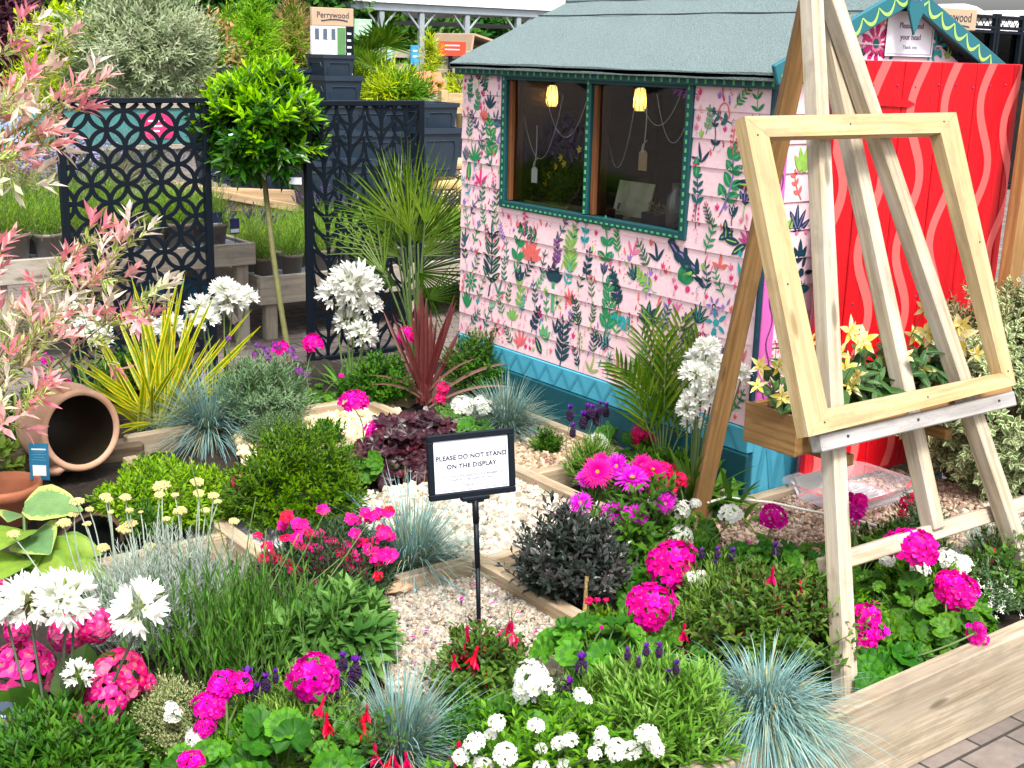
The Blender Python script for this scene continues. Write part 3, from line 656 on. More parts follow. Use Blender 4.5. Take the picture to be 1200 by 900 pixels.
hero(805, 335, .07, lambda a, z, s: (MW.leaf(a+.04, z+.02, -.4-PI*0, -.09, .07, 'green', 'lime'), MW.dot(a-.01, z-.01, .012, 'hot')))
hero(780, 335, .08, lambda a, z, s: MW.sprig(a+.05, z-.03, .11, 'lime', 'green', 4, -1.0, .55))
hero(762, 365, .08, lambda a, z, s: MW.hand(a, z-.045, .085, 'navy', 5, 1.1, 0, .34, 'mint'))
hero(755, 387, .07, lambda a, z, s: MW.sprig(a+.05, z, .11, 'turq', None, 5, -1.4, .45))
hero(732, 412, .09, lambda a, z, s: MW.sprig(a+.055, z, .12, 'navy', None, 6, -1.35, .24))
hero(650, 330, .10, lambda a, z, s: (MW.hand(a, z, .08, 'navy', 5, 1.0, 0, .4), MW.strip([(a, z), (a+.003, z-.06), (a, z-.12)], .02, 'mint')))
hero(610, 335, .09, lambda a, z, s: (MW.hand(a, z+.02, .065, 'navy', 3, .6, 0, .38), MW.sprig(a, z-.11, .13, 'lime', 'green', 4, 0, .4)))
hero(710, 362, .10, lambda a, z, s: MW.sprig(a, z-.11, .20, 'green', 'mint', 5, .05, .42))
hero(658, 408, .10, lambda a, z, s: MW.sprig(a, z-.09, .19, 'navy', 'teal', 6, .05, .26))
hero(625, 375, .07, lambda a, z, s: MW.sprig(a, z-.05, .11, 'navy', None, 4, .4, .5))
hero(680, 370, .08, lambda a, z, s: MW.sprig(a, z-.06, .12, 'navy', 'lime', 4, -.3, .45))
hero(640, 388, .07, lambda a, z, s: MW.hand(a, z-.04, .075, 'mint', 4, .7, 0, .3, 'lime'))
hero(807, 390, .09, lambda a, z, s: (MW.sprig(a, z-.06, .11, 'navy', 'lilac', 3, -.1, .5)))
hero(840, 385, .08, lambda a, z, s: (MW.star(a, z+.02, .05, 'turq', 'turq', 5), MW.strip([(a, z), (a, z-.06)], .012, 'turq')))
hero(845, 310, .07, lambda a, z, s: MW.hand(a, z-.01, .05, 'coral', 3, 1.2, 0, .3))
hero(553, 105, .05, lambda a, z, s: MW.sprig(a, z-.05, .09, 'green', 'navy', 4, 0, .5))
hero(580, 102, .05, lambda a, z, s: MW.sprig(a+.035, z-.02, .09, 'navy', None, 4, -.9, .34))
hero(558, 122, .05, lambda a, z, s: MW.sprig(a, z-.04, .09, 'green', 'mint', 4, .2, .5))
hero(578, 165, .07, lambda a, z, s: MW.sprig(a, z-.09, .17, 'green', 'lime', 4, -.15, .55))
hero(558, 180, .06, lambda a, z, s: MW.hand(a, z-.03, .075, 'green', 7, 1.2, 0, .16))
hero(551, 200, .04, lambda a, z, s: MW.leaf(a, z-.04, PI/2, .08, .035, 'green', 'lime'))
hero(565, 205, .04, lambda a, z, s: MW.hand(a, z-.04, .08, 'hot', 3, .8, 0, .2))
hero(553, 330, .06, lambda a, z, s: MW.star(a, z, .045, 'green', 'green', 9))
def blocked(a, z, dd):
    y = Y0+a
    if WY0-.02-dd*.35 < y < WY1+.02+dd*.35 and z > WZ0-.03-dd*.42: return True
    return any((a-h[0])**2+(z-h[1])**2 < ((dd+h[2]*.95)*.5)**2 for h in heroes)
fill(MW, .02, Y1-Y0-.01, ZB+.01, ZT-.01, blocked, .072, .0235, 5)
WM = [m_pink, m_inner]+[paint[k] for k in PK]
obj('painted_wall', g, WM, shed)
# gable front -----------------------------------------------------
g = G(); DX0 = 3.30; slope = (ZR-ZT)/(XR-XW)
XD1 = X1-.30
for k in range(12):
    z = ZB+k*ROW
    lap(g, (XW, Y0, ZB), ux, nf, .035, .285, z)
bx(g, DX0-.02, X1, Y0-.004, Y0+.02, ZB, 1.60, 1)
for k in range(4):          # boards of the gable triangle over the door
    z = ZT+.06+k*ROW*.72; zt = min(z+ROW*.72, ZR-.01)
    half0 = (ZR-z)/slope; half1 = max((ZR-zt)/slope, .01)
    Q = np.array([(XR-half0, Y0-.010, z), (XR+half0, Y0-.010, z), (XR+half1, Y0-.003, zt), (XR-half1, Y0-.003, zt), (XR-half0, Y0+.01, z), (XR+half0, Y0+.01, z), (XR+half1, Y0+.01, zt), (XR-half1, Y0+.01, zt)])
    g.add(Q, [[0, 1, 2, 3], [1, 0, 4, 5], [2, 1, 5, 6], [3, 2, 6, 7], [0, 3, 7, 4], [5, 4, 7, 6]], rs.rand(8, 3), 0)
MF = Mot(g, (XW, Y0, ZB), ux, nf)
def fp(px, py): P = atY(px, py, Y0); return P[0]-XW, P[2]
for (px, py, fn) in [(933, 255, lambda a, z: MF.hand(a, z-.045, .09, 'navy', 5, 1.0, 0, .24, 'lilac')), (936, 290, lambda a, z: (MF.hand(a, z-.05, .08, 'navy', 3, .5, 0, .3), MF.dot(a-.02, z+.05, .008, 'pinkp'), MF.dot(a+.025, z+.05, .008, 'pinkp'))),
                     (937, 319, lambda a, z: (MF.star(a, z, .055, 'navy', 'navy', 5), MF.star(a, z, .042, 'white', 'navy', 5))), (906, 360, lambda a, z: MF.hand(a, z-.03, .06, 'lilac', 3, .9, 0, .4)), (940, 180, lambda a, z: MF.hand(a, z-.06, .09, 'lime', 4, .6, 0, .28)),
                     (938, 215, lambda a, z: MF.sprig(a, z-.05, .09, 'coral', None, 3, .4, .4)), (930, 275, lambda a, z: MF.leaf(a-.05, z, PI/2-.5, .07, .03, 'lime', 'navy')), (925, 120, lambda a, z: MF.sprig(a, z-.05, .10, 'green', 'navy', 4, 0, .4)), (908, 405, lambda a, z: MF.berries(a, z-.05, .09, 'coral', 'hot', 6)),
                     (935, 355, lambda a, z: MF.hand(a, z-.03, .05, 'hot', 3, .8, .3, .3)), (905, 440, lambda a, z: MF.sprig(a, z-.05, .1, 'lime', 'green', 3, 0, .4)), (940, 340, lambda a, z: MF.leaf(a-.03, z, .1, .06, .03, 'teal'))]:
    a, z = fp(px, py); fn(a, z)
def fb(cx, cz):
    pass
GB = Mot(g, (XW, Y0, ZB), ux, nf, .003)
for (px, py, fn) in [(1024, 51, lambda a, z: (GB.star(a, z, .075, 'magenta', 'teal', 9), GB.dot(a, z, .028, 'pinkp'), GB.dot(a, z, .017, 'teal'))), (1092, 58, lambda a, z: (GB.star(a+.02, z+.015, .05, 'turq', 'teal', 6), GB.star(a-.012, z-.01, .045, 'turq', 'teal', 6))),
                     (1108, 64, lambda a, z: GB.hand(a, z-.02, .05, 'lime', 3, .5, 0, .2)), (1122, 65, lambda a, z: GB.hand(a, z-.02, .05, 'navy', 4, .6, 0, .2)), (1007, 62, lambda a, z: GB.hand(a, z-.02, .04, 'navy', 3, .6, 0, .3)), (1008, 47, lambda a, z: GB.leaf(a, z-.02, 1.2, .04, .015, 'hot')), (1030, 30, lambda a, z: GB.hand(a, z, .035, 'coral', 4, .7, 0, .3)), (1040, 66, lambda a, z: GB.leaf(a, z-.01, .9, .04, .02, 'teal'))]:
    a, z = fp(px, py); fn(a, z)
obj('gable_wall', g, WM, shed)
g = G()
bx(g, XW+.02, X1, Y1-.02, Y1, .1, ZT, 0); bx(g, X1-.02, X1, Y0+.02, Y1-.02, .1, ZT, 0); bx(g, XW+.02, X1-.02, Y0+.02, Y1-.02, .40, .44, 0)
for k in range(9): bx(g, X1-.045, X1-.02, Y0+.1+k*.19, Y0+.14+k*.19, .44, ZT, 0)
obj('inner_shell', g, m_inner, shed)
# blue base boards with zigzag
g = G(); bx(g, XW-.012, XW+.02, Y0-.012, Y1, .342, ZB-.004, 0); bx(g, XW+.021, DX0-.02, Y0-.012, Y0+.02, .15, ZB-.004, 0)
for k in range(17):
    a = Y0+.03+k*.098
    for y0_, y1_, e in ((a, a+.049, 0), (a+.098, a+.049, .0004)):
        g.add([(XW-.0138-e, y0_-.007, .348), (XW-.0138-e, y0_+.007, .348), (XW-.0138-e, y1_+.007, .418), (XW-.0138-e, y1_-.007, .418)], [[0, 3, 2, 1]], np.zeros((4, 3)), 1)
for k in range(3):
    a = XW+.04+k*.085
    for x0_, x1_, e in ((a, a+.042, 0), (a+.085, a+.042, .0004)):
        g.add([(x0_-.011, Y0-.0138-e, .17), (x0_+.011, Y0-.0138-e, .17), (x1_+.011, Y0-.0138-e, .40), (x1_-.011, Y0-.0138-e, .40)], [[0, 1, 2, 3]], np.zeros((4, 3)), 1)
obj('base_board', g, [m_blue, m_blued], shed)
g = G(); bx(g, XW-.022, XW-.002, Y0-.02, Y1, .05, .340, 0); bx(g, XW-.05, XW-.0225, Y0-.02, Y1+.1, .05, .20, 0); bx(g, XW-.014, X1, Y0-.03, Y0-.014, .05, .148, 0); bx(g, XW, X1, Y0, Y1, .05, .14, 0)
obj('plinth', g, m_tealdeck, shed)
# trims
g = G(); bx(g, XW-.016, XW+.004, Y0-.018, Y0-.004, ZB-.002, ZT, 1); bx(g, XW+.0045, XW+.066, Y0-.020, Y0-.010, ZB-.002, ZT+.02, 0)
tz = np.linspace(ZB+.01, ZT-.02, 60)
def ribbon(g, P, wdt, U, mi):
    P = np.asarray(P, float); U = np.asarray(U, float); n = len(P); V = np.empty((2*n, 3)); V[0::2] = P-U*wdt/2; V[1::2] = P+U*wdt/2
    g.add(V, [[2*i, 2*i+1, 2*i+3, 2*i+2] for i in range(n-1)], np.zeros_like(V), mi)
ribbon(g, np.stack([XW+.041+.011*np.sin(tz*42), np.full(60, Y0-.0212), tz], -1), .006, (1, 0, 0), 2)
obj('corner_trim', g, [m_mag, paint['navy'], paint['plum']], shed)
g = G(); bx(g, DX0-.052, DX0-.015, Y0-.022, Y0-.010, .15, 1.58, 0)
ribbon(g, np.stack([DX0-.034+.009*np.sin(tz*46), np.full(60, Y0-.0232), tz], -1), .006, (1, 0, 0), 1)
obj('door_trim', g, [m_trimpink, paint['hot']], shed)
# door: five tongue-and-groove planks with wavy stripes
door = thing('door', None, None, (DX0, Y0-.04, .16)); door.parent = shed; door.location = (DX0-XW-.11, -.095, .15)
g = G(); DY = 2.580; kd = DY/2.68; D0 = 3.30*kd; DXE = 4.335*kd; edges = [D0]+[e*kd for e in (3.438, 3.643, 3.850, 4.058, 4.29)]+[DXE]
for a, b in zip(edges[:-1], edges[1:]): bx(g, a+.0028, b-.0028, DY, DY+.022, .20, 1.607, 0, .003)
bx(g, D0+.01, DXE-.01, DY+.0225, DY+.030, .22, 1.58, 2)
def wav(x0, ph, z0=.215, z1=1.606, wl=.46, am=.045, wd=.042):
    z = np.linspace(z0, z1, 70); x = x0+am*np.sin(2*PI*(z-1.6)/wl+ph); dx = np.gradient(x, z); wd_ = wd*np.sqrt(1+dx**2)
    x = x*kd; n = len(z); V = np.empty((2*n, 3)); V[0::2] = np.stack([x-wd_/2, np.full(n, DY-.0012), z], -1); V[1::2] = np.stack([x+wd_/2, np.full(n, DY-.0012), z], -1)
    V[:, 0] = np.clip(V[:, 0], D0+.003, DXE-.003); g.add(V, [[2*i, 2*i+1, 2*i+3, 2*i+2] for i in range(n-1)], np.zeros_like(V), 1)
for x0, ph in [(3.325, .6), (3.525, .3), (3.735, .4), (3.925, .2), (4.14, .1), (4.30, 1.2)]: wav(x0, ph)
for z in (1.53, .82, .35):
    for x in np.linspace(3.36, 4.1, 8): blobs(g, [(x+random.uniform(-.02, .02), DY-.001, z+random.uniform(-.006, .006))], .004, 2, 0, 1)
obj('door_panel', g, [m_red, m_coral, paint['plum']], door)
g = G(); Q = np.array([(D0+.01, 0, 1.475), (D0+.01, 0, 1.515), (3.53, 0, 1.485), (3.57, 0, 1.472), (3.53, 0, 1.462)]); n = len(Q)
V = np.concatenate([Q+A(0, DY-.006, 0), Q+A(0, DY-.0004, 0)]); g.add(V, [[4, 3, 2, 1, 0]], np.zeros((10, 3))); g.q.append((np.array([[i, (i+1) % n, (i+1) % n+n, i+n] for i in range(n)]), 0))
obj('strap_hinge', g, m_red, door)
# roof
roof = thing('roof', None, None, (XR, Y0, ZR)); roof.parent = shed; roof.location = (XR-XW, 0, ZR-.05)
OV = .062; YA, YB = Y0-.055, Y1+.012; th = .016; slope = RSL
rise = slope; XE = XW-OV
def roofz(x): return ZR+.012-abs(x-XR)*slope
for sg, nm in ((-1, 'felt'), (1, 'felt')):
    g = G(); nxx, nyy = 18, 40; xs = np.linspace(0, XR-XE, nxx); ys = np.linspace(YA, YB, nyy); XX, YY = np.meshgrid(xs, ys)
    zz = ZR+.032-XX*slope+.0018*np.sin(XX*23+YY*5)+.0015*np.sin(YY*17+XX*9); zz += .003*(XX > .325)*0
    xw = XR+sg*XX; top = np.stack([xw, YY, zz], -1); bot = top-A(0, 0, th); k = nxx*nyy
    i = np.arange(nyy-1)[:, None]; j = np.arange(nxx-1)[None]; f = np.stack([i*nxx+j, i*nxx+j+1, (i+1)*nxx+j+1, (i+1)*nxx+j], -1).reshape(-1, 4)
    if sg < 0: f = f[:, ::-1]
    V = np.concatenate([top.reshape(-1, 3), bot.reshape(-1, 3)]); fl = [f, f[:, ::-1]+k]
    def rim(idx): return np.array([[idx[q], idx[q+1], idx[q+1]+k, idx[q]+k] for q in range(len(idx)-1)])
    i_e = np.arange(nyy)*nxx+nxx-1; i_s = np.arange(nxx); i_n = (nyy-1)*nxx+np.arange(nxx)
    fl += [rim(i_e), rim(i_s), rim(i_n)]
    g.add(V, np.concatenate(fl), V*1.0, 0)
    # drip flap at the eave and the lap of the upper felt strip
    xe = XR+sg*(XR-XE); ze = ZR+.032-(XR-XE)*slope
    bx(g, min(xe, xe-sg*.006), max(xe, xe-sg*.006), YA, YB, ze-.024, ze-.004, 0, .002)
    d = .155; zl = ZR+.032-d*slope
    P = np.stack([np.full(30, XR+sg*d), np.linspace(YA, YB, 30), zl+.0035+.0012*np.sin(np.linspace(0, 20, 30))], -1); tube(g, P, .0028, 5, 1)
    obj(nm, g, [m_felt, m_feltline], roof, smooth=False)
g = G(); tube(g, [(XR, YA, ZR+.034), (XR, YB, ZR+.034)], .012, 8, 0); obj('ridge_cap', g, m_felt, roof)
# eave fascia with painted dots
g = G(); bx(g, XW-.036, XW-.0175, Y0-.04, Y1+.015, 1.514, 1.556, 0)
for k in range(42):
    y = Y0-.03+k*.041; bx(g, XW-.0376, XW-.0362, y-.005, y+.005, 1.522, 1.538, 1, .0004)
bx(g, XE+.004, XW-.0365, YA+.01, YB-.01, 1.5505, 1.556, 0)
obj('fascia', g, [m_dteal, m_dot], shed)
# barge boards with scallops
for sg in (-1, 1):
    g = G(); xo = XR+sg*(XR-XE+.01)
    a0 = A(xo, YA-.008, 1.818-(XR-XE+.01)*.425); a1 = A(XR, YA-.008, 1.818)
    U = unit(a1-a0); L = np.linalg.norm(a1-a0); n = A(0, -1, 0); Wv = np.cross(U, n); Wv = Wv if Wv[2] > 0 else -Wv
    R = np.array([U, Wv, np.cross(U, Wv)]).T; box(g, (a0+a1)/2+U*.010, (L+.02, .062, .016), R, 0, .003)
    ts = np.linspace(.02, L-.02, 150); ph = (ts/.083) % 1.0; yv = .020-.038*np.sin(ph*PI)**.8
    P = a0+U*ts[:, None]+Wv*yv[:, None]+A(0, -.0092, 0); T = unit(np.gradient(P, axis=0)); S = np.cross(T, n)
    V = np.empty((300, 3)); wd = .004+.008*np.sin(ph*PI)
    V[0::2] = P-S*wd[:, None]/2; V[1::2] = P+S*wd[:, None]/2; f = np.array([[2*i, 2*i+1, 2*i+3, 2*i+2] for i in range(149)])
    nn = np.cross(V[f[3][1]]-V[f[3][0]], V[f[3][2]]-V[f[3][0]]); f = f if nn[1] < 0 else f[:, ::-1]
    g.add(V, f, np.zeros_like(V), 1)
    obj('barge_board', g, [m_bteal, m_scal], shed)
g = G(); P = atY(1070, 27, YA-.03); Q = np.array([(0, 0, -.085), (.038, 0, -.01), (.034, 0, .05), (0, 0, .11), (-.034, 0, .05), (-.038, 0, -.01)])+A(XR+.01, YA-.03, ZR-.015)
V = np.concatenate([Q, Q+A(0, .008, 0)]); n = 6; g.add(V, [[0, 1, 2, 3, 4, 5]], np.zeros((12, 3))); g.q.append((np.array([[i+n, (i+1) % n+n, (i+1) % n, i] for i in range(n)]), 0))
cc = A(XR+.01, YA-.0315, ZR+.03)
for k in range(5): blades(g, [cc], [(math.cos(k*1.257+.3), 0, math.sin(k*1.257+.3))], .03, .014, [(0, -1, 0)], 0, 0, 'round', 3, 0, 1)
obj('finial_plaque', g, [m_bteal, paint['lilac']], shed)
# window
win = thing('window', None, None, (XW, WY0, WZ0)); win.parent = shed; win.location = (0, WY0-Y0, WZ0-.05)
g = G(); fw = .021; ym = 3.545
bx(g, XW-.016, XW+.03, WY0-.012, WY0+fw, WZ0-.012, WZ1, 0); bx(g, XW-.016, XW+.03, WY1-fw, WY1+.012, WZ0-.012, WZ1, 0)
bx(g, XW-.016, XW+.03, WY0+fw, WY1-fw, WZ0-.012, WZ0+.016, 0); bx(g, XW-.016, XW+.03, WY0+fw, WY1-fw, WZ1-.02, WZ1, 0)
bx(g, XW-.014, XW+.03, ym-.0125, ym+.0125, WZ0+.016, WZ1-.02, 0)
def dots(g, P, n0, n1):
    for c in P: box(g, c, (.0012, *((.008, .016) if n0 else (.018, .007))), None, 1, .0003)
for y in (WY0+.006, ym, WY1-.006):
    for k in range(17): bx(g, XW-.0172, XW-.016+(.002 if y == ym else 0), y-.0045, y+.0045, WZ0+.02+k*.029, WZ0+.034+k*.029, 1, .0004)
for k in range(34): y = WY0+.02+k*.030; bx(g, XW-.0172, XW-.016, y, y+.014, WZ0-.006, WZ0+.001, 1, .0004)
obj('frame', g, [m_dteal, m_dot], win)
g = G()
for y in (ym-.028, WY1-fw-.014): bx(g, XW-.004, XW+.06, y-.010, y+.010, WZ0+.017, WZ1-.021, 0)
bx(g, XW+.031, XW+.07, WY0+.02, WY1-.02, WZ0-.02, WZ0+.0, 0)
obj('sash', g, m_orange, win)
for a, b in ((WY0+fw, ym-.039), (ym+.0135, WY1-fw-.025)):
    g = G(); Yg, Zg = np.meshgrid(np.linspace(a+.001, b-.001, 12), np.linspace(WZ0+.017, WZ1-.021, 12)); Xg = XW+.012+.0009*np.sin(Yg*21+Zg*9)+.0007*np.sin(Zg*25)
    i = np.arange(11)[:, None]; j = np.arange(11)[None]; g.add(np.stack([Xg, Yg, Zg], -1), np.stack([i*12+j, (i+1)*12+j, (i+1)*12+j+1, i*12+j+1], -1).reshape(-1, 4), np.zeros((144, 3)))
    obj('pane', g, m_glass, win, smooth=True)
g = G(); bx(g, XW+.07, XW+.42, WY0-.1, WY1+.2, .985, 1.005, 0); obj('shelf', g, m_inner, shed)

# things inside and on the shed ---------------------------------------
m_brownwire = mat('brass_wire', (.16, .09, .02), .4); m_lampglow = emis('warm_lamp_glow', (1, .75, .35), 26.0); m_shade = mat('amber_lampshade', (.55, .36, .10), .5, .2, 20)
lampmat = bpy.data.materials.new('lit_amber_shade'); t = ns(lampmat); e = t.nodes.new('ShaderNodeEmission'); e.inputs[0].default_value = (1, .70, .32, 1); e.inputs[1].default_value = .38
d_ = t.nodes.new('ShaderNodeBsdfTranslucent'); d_.inputs[0].default_value = (.8, .6, .25, 1); ad = t.nodes.new('ShaderNodeAddShader'); o = t.nodes.new('ShaderNodeOutputMaterial')
t.links.new(e.outputs[0], ad.inputs[0]); t.links.new(d_.outputs[0], ad.inputs[1]); t.links.new(ad.outputs[0], o.inputs[0])
for (px, py, lab) in ((647, 112, 'lit amber pendant lamp behind the left window pane of the shed'), (750, 116, 'lit amber pendant lamp behind the right window pane of the shed')):
    c_ = atX(px, py, 3.42); t_ = thing('pendant_lamp', lab, 'lamp', c_, 'pendant lamps in the shed')
    g = G(); lathe(g, [(.010, .045), (.020, .036), (.025, 0), (.026, -.030), (.018, -.046), (.016, -.044), (.022, -.028), (.021, 0), (.012, .032)], 14, 0, c_)
    for q_ in range(8): a_ = q_*PI/4; tube(g, [c_+A(math.cos(a_)*r_q, math.sin(a_)*r_q, z_q) for r_q, z_q in ((.012, .045), (.021, .037), (.0262, 0), (.027, -.03), (.019, -.047))], .0014, 4, 1)
    obj('lamp_shade', g, [lampmat, m_brownwire], t_, True)
    g = G(); blobs(g, [c_+A(0, 0, -.005)], .012, 0, 0, 2); obj('bulb', g, m_lampglow, t_, True)
    g = G(); tube(g, [c_+A(0, 0, .045), c_+A(0, 0, .20)], .002, 5, 0); tube(g, [c_+A(0, 0, .04), c_+A(0, 0, .06)], .012, 8, 0); obj('cord', g, m_black, t_)
m_kraft = mat('kraft_card', (.48, .33, .18), .7, .15, 30)
for (px, py, sx, mt, lab) in ((626, 205, .036, m_white, 'white paper tag hanging on a loop in the left window pane'), (753, 188, .042, m_kraft, 'brown kraft tag hanging on a white string in the right window pane')):
    c_ = atX(px, py, XW+.035); t_ = thing('gift_tag', lab, 'tag', c_)
    g = G(); h_ = sx*.85; Q = np.array([(-sx/2, -h_), (sx/2, -h_), (sx/2, h_*.7), (sx*.25, h_), (-sx*.25, h_), (-sx/2, h_*.7)]); V = np.array([(c_[0], c_[1]-a, c_[2]+b) for a, b in Q]); V = np.concatenate([V, V+A(.003, 0, 0)])
    g.add(V, [[0, 1, 2, 3, 4, 5]], np.zeros((12, 3))); g.q.append((np.array([[6, 11, 10, 9, 8, 7]]), 0)); g.q.append((np.array([[i, i+6, (i+1) % 6+6, (i+1) % 6] for i in range(6)]), 0)); obj('card', g, mt, t_)
    g = G(); tube(g, curve(c_+A(0, 0, h_*.8), c_+A(.01, .004, .19), (0, -.006, 0)), .0018, 5, 0); tube(g, curve(c_+A(-.002, 0, h_*.8), c_+A(-.004, -.022, h_+.035), (0, .012, .0)), .0022, 5, 0); obj('string', g, m_rope, t_)
m_wire = mat('clear_wire', (.5, .5, .48), .3)
g = G()
for (x0, y0, x1, y1, sag) in ((611, 115, 660, 112, .24), (640, 112, 690, 110, .16), (708, 105, 745, 118, .26), (752, 120, 800, 105, .10), (770, 110, 806, 140, .12)):
    tube(g, curve(atX(x0, y0, 3.06), atX(x1, y1, 3.12), (0, 0, -sag), 14), .0016, 5, 0)
solo('fairy_wire', g, m_wire, 'thin looped wires hanging behind the shed window panes', 'wire', atX(700, 130, 3.1))
# sketch pad
m_paper = mat('sketch_paper', (.66, .68, .56), .7, .35, 9, col2=(.30, .34, .14))
c_ = atX(742, 236, 3.27); t_ = thing('sketch_pad', 'grey spiral bound sketch pad propped up behind the right window pane', 'sketch pad', c_-A(0, 0, .07))
g = G(); R = Matrix.Rotation(.25, 3, 'Y'); R = np.array(R); box(g, c_, (.006, .20, .15), R, 0, .001); obj('page', g, m_paper, t_)
g = G()
for k in range(16): tube(g, [c_+A(-.006, .098, -.07+k*.009), c_+A(0, .106, -.07+k*.009), c_+A(.006, .098, -.07+k*.009)], .0012, 4, 0)
obj('spiral', g, m_black, t_)
c_ = atX(775, 258, 3.16); t_ = thing('window_planter', 'black rectangular planter of succulents inside the right window', 'planter', c_-A(0, 0, .04))
g = G(); bx(g, c_[0]-.04, c_[0]+.04, c_[1]-.07, c_[1]+.07, c_[2]-.04, c_[2]+.025, 0, .004); obj('pot', g, m_black, t_)
m_succ = leaf('succulent', [(.10, .14, .07), (.26, .28, .14), (.32, .22, .12)], trans=.1)
g = G(); q = np.c_[c_[0]+rs.uniform(-.03, .03, 16), c_[1]+rs.uniform(-.06, .06, 16), np.full(16, c_[2]+.02)]; shoots(g, q, up_mix(rs.randn(16, 3)*.3, 1), .03, 9, .022, .012, 80, 15, 0.1, 0, fold=.2); obj('foliage', g, m_succ, t_)
c_ = atX(708, 250, 3.15); t_ = thing('terracotta_pot', 'small terracotta pot of succulents at the middle post inside the window', 'pot', c_-A(0, 0, .04))
g = G(); lathe(g, [(0, -.04), (.03, -.04), (.038, .0), (.042, .0), (.042, .018), (.036, .018), (.034, .005), (0, .005)], 20, 0, c_); obj('pot', g, m_terrad, t_, True)
g = G(); q = c_+rs.randn(10, 3)*A(.015, .015, 0); shoots(g, q, up_mix(rs.randn(10, 3)*.4, 1), .035, 9, .024, .012, 80, 15, 0.1, 0, fold=.2); obj('foliage', g, m_succ, t_)
c_ = atX(792, 240, 3.10); g = G(); lathe(g, [(0, -.075), (.032, -.075), (.034, .02), (.016, .05), (.016, .075), (.012, .075), (.012, .05), (.030, .018), (.028, -.07), (0, -.07)], 20, 0, c_)
solo('glass_bottle', g, clear('pale_bottle_glass', (.80, .88, .84), 1.5, .05, .10), 'clear glass bottle standing at the right end of the window sill', 'bottle', c_-A(0, 0, .075), smooth=True)
c_ = atX(655, 242, 3.14); g = G(); bx(g, c_[0]-.07, c_[0]+.07, c_[1]-.14, c_[1]+.14, c_[2]-.012, c_[2]+.004, 0, .003); bx(g, c_[0]-.07, c_[0]-.062, c_[1]-.14, c_[1]+.14, c_[2]+.004, c_[2]+.016, 0, .002)
solo('seed_tray', g, mat('olive_tray', (.22, .27, .08), .5), 'flat green tray on the sill behind the left window pane', 'tray', c_-A(0, 0, .012))
c_ = atX(660, 240, 3.25); t_ = thing('potted_plant', 'leafy plant with yellow flowers standing inside the left window', 'plant', c_)
g = G(); q = np.repeat(c_[None], 26, 0)+rs.randn(26, 3)*A(.03, .05, 0); shoots(g, q, up_mix(rs.randn(26, 3)*A(.3, .6, .1), 1.1), rs.uniform(.08, .22, 26), 14, .03, .014, 60, 30, .2, 0, 1); obj('foliage', g, [leaf('indoor_leaf', [(.03, .06, .02), (.08, .13, .03)]), m_stem], t_)
m_yel = leaf('yellow_petal', [(.75, .55, .05), (.85, .66, .10)], trans=.3)
g = G()
for (px, py) in ((658, 185), (662, 192), (652, 195), (640, 215), (635, 222), (680, 175), (625, 232), (645, 205)):
    q = atX(px, py, 3.2); a_ = np.arange(5)*1.257; blades(g, np.repeat(q[None], 5, 0), np.stack([np.full(5, -.4), np.cos(a_), np.sin(a_)], -1), .016, .010, [(-1, 0, 0)], 0, 0, 'petal')
obj('flowers', g, m_yel, t_)
# notice on the gable
nl, nr = fp(1037, 12), fp(1087, 67)
t_ = thing('paper_notice', 'white paper notice asking visitors to watch the low doorway, on the shed gable', 'notice', (XW+nl[0], Y0-.02, 1.63))
g = G(); U = unit(A(1, 0, .006)); V_ = A(0, 0, 1); cxn, czn = XW+.5*(nl[0]+nr[0]), .5*(nl[1]+nr[1]); wn, hn = nr[0]-nl[0], nl[1]-nr[1]
bx(g, cxn-wn/2, cxn+wn/2, Y0-.0165, Y0-.0155, czn-hn/2, czn+hn/2, 0, .0003)
Oy = Y0-.0172
for s_, sz, dz, mi in (('Please mind', .027, .026, 1), ('your head', .027, -.010, 1), ('Thank you', .018, -.042, 2)): text(g, s_, sz, (cxn, Oy, czn+dz), U, V_, mi)
for (a, b, c2, d2) in ((-wn*.47, wn*.47, -hn*.455, -hn*.445), ): bx(g, cxn+a, cxn+b, Y0-.0172, Y0-.0166, czn+c2, czn+d2, 1, .0001)
bx(g, cxn+wn*.455, cxn+wn*.465, Y0-.0172, Y0-.0166, czn-hn*.44, czn+hn*.47, 1, .0001)
obj('sheet', g, [m_white, paint['plum'], m_greyink], t_)
# ------------------------------------------------------------------ easel
BL = .385
def ez(x, z, off=0): return A(x, 1.66+BL*(z-.2)+off, z)      # a point in the leaning plane of the easel
EN = unit(A(0, -1, BL))
def ezp(px, py, off=0):       # where a photo line of sight meets that plane
    d = RM@_ray(px, py); P = ez(0, .2)+EN*off; return EYE+d*(((P-EYE)@EN)/(d@EN))
ease = thing('easel', 'tall pale timber A-frame easel leaning over the flower bed in front of the red door', 'easel', ez(2.66, .1))
def leg(a, b, mt, off=0, w_=.046, d_=.045, e0=.06, e1=.16):
    p, q = ezp(*a, off), ezp(*b, off); d = q-p; g = G(); beam(g, p-d*e0, q+d*e1, w_, d_, EN, 0, .003); obj('leg', g, mt, ease); return p-d*e0
AP = leg((951, 0), (985, 700), m_pale)
leg((974, 0), (1184, 620), m_pale, .002, .048, e1=.13)
leg((961, 0), (1094, 620), m_pale, -.047, .046, e1=.0)
g = G(); foot = at(819, 600, .2); tp = atY(949, 0, AP[1]+.04); d_ = tp-foot; beam(g, foot-d_*.04, tp+d_*.02, .052, .05, (.8, -.6, 0), 0, .003); obj('prop_leg', g, m_brown, ease)
g = G(); p, q = ezp(963, 664, -.05), ezp(1178, 597, -.05); beam(g, p, q+(q-p)*.15, .042, .03, EN, 0, .003); obj('brace', g, m_pale, ease)
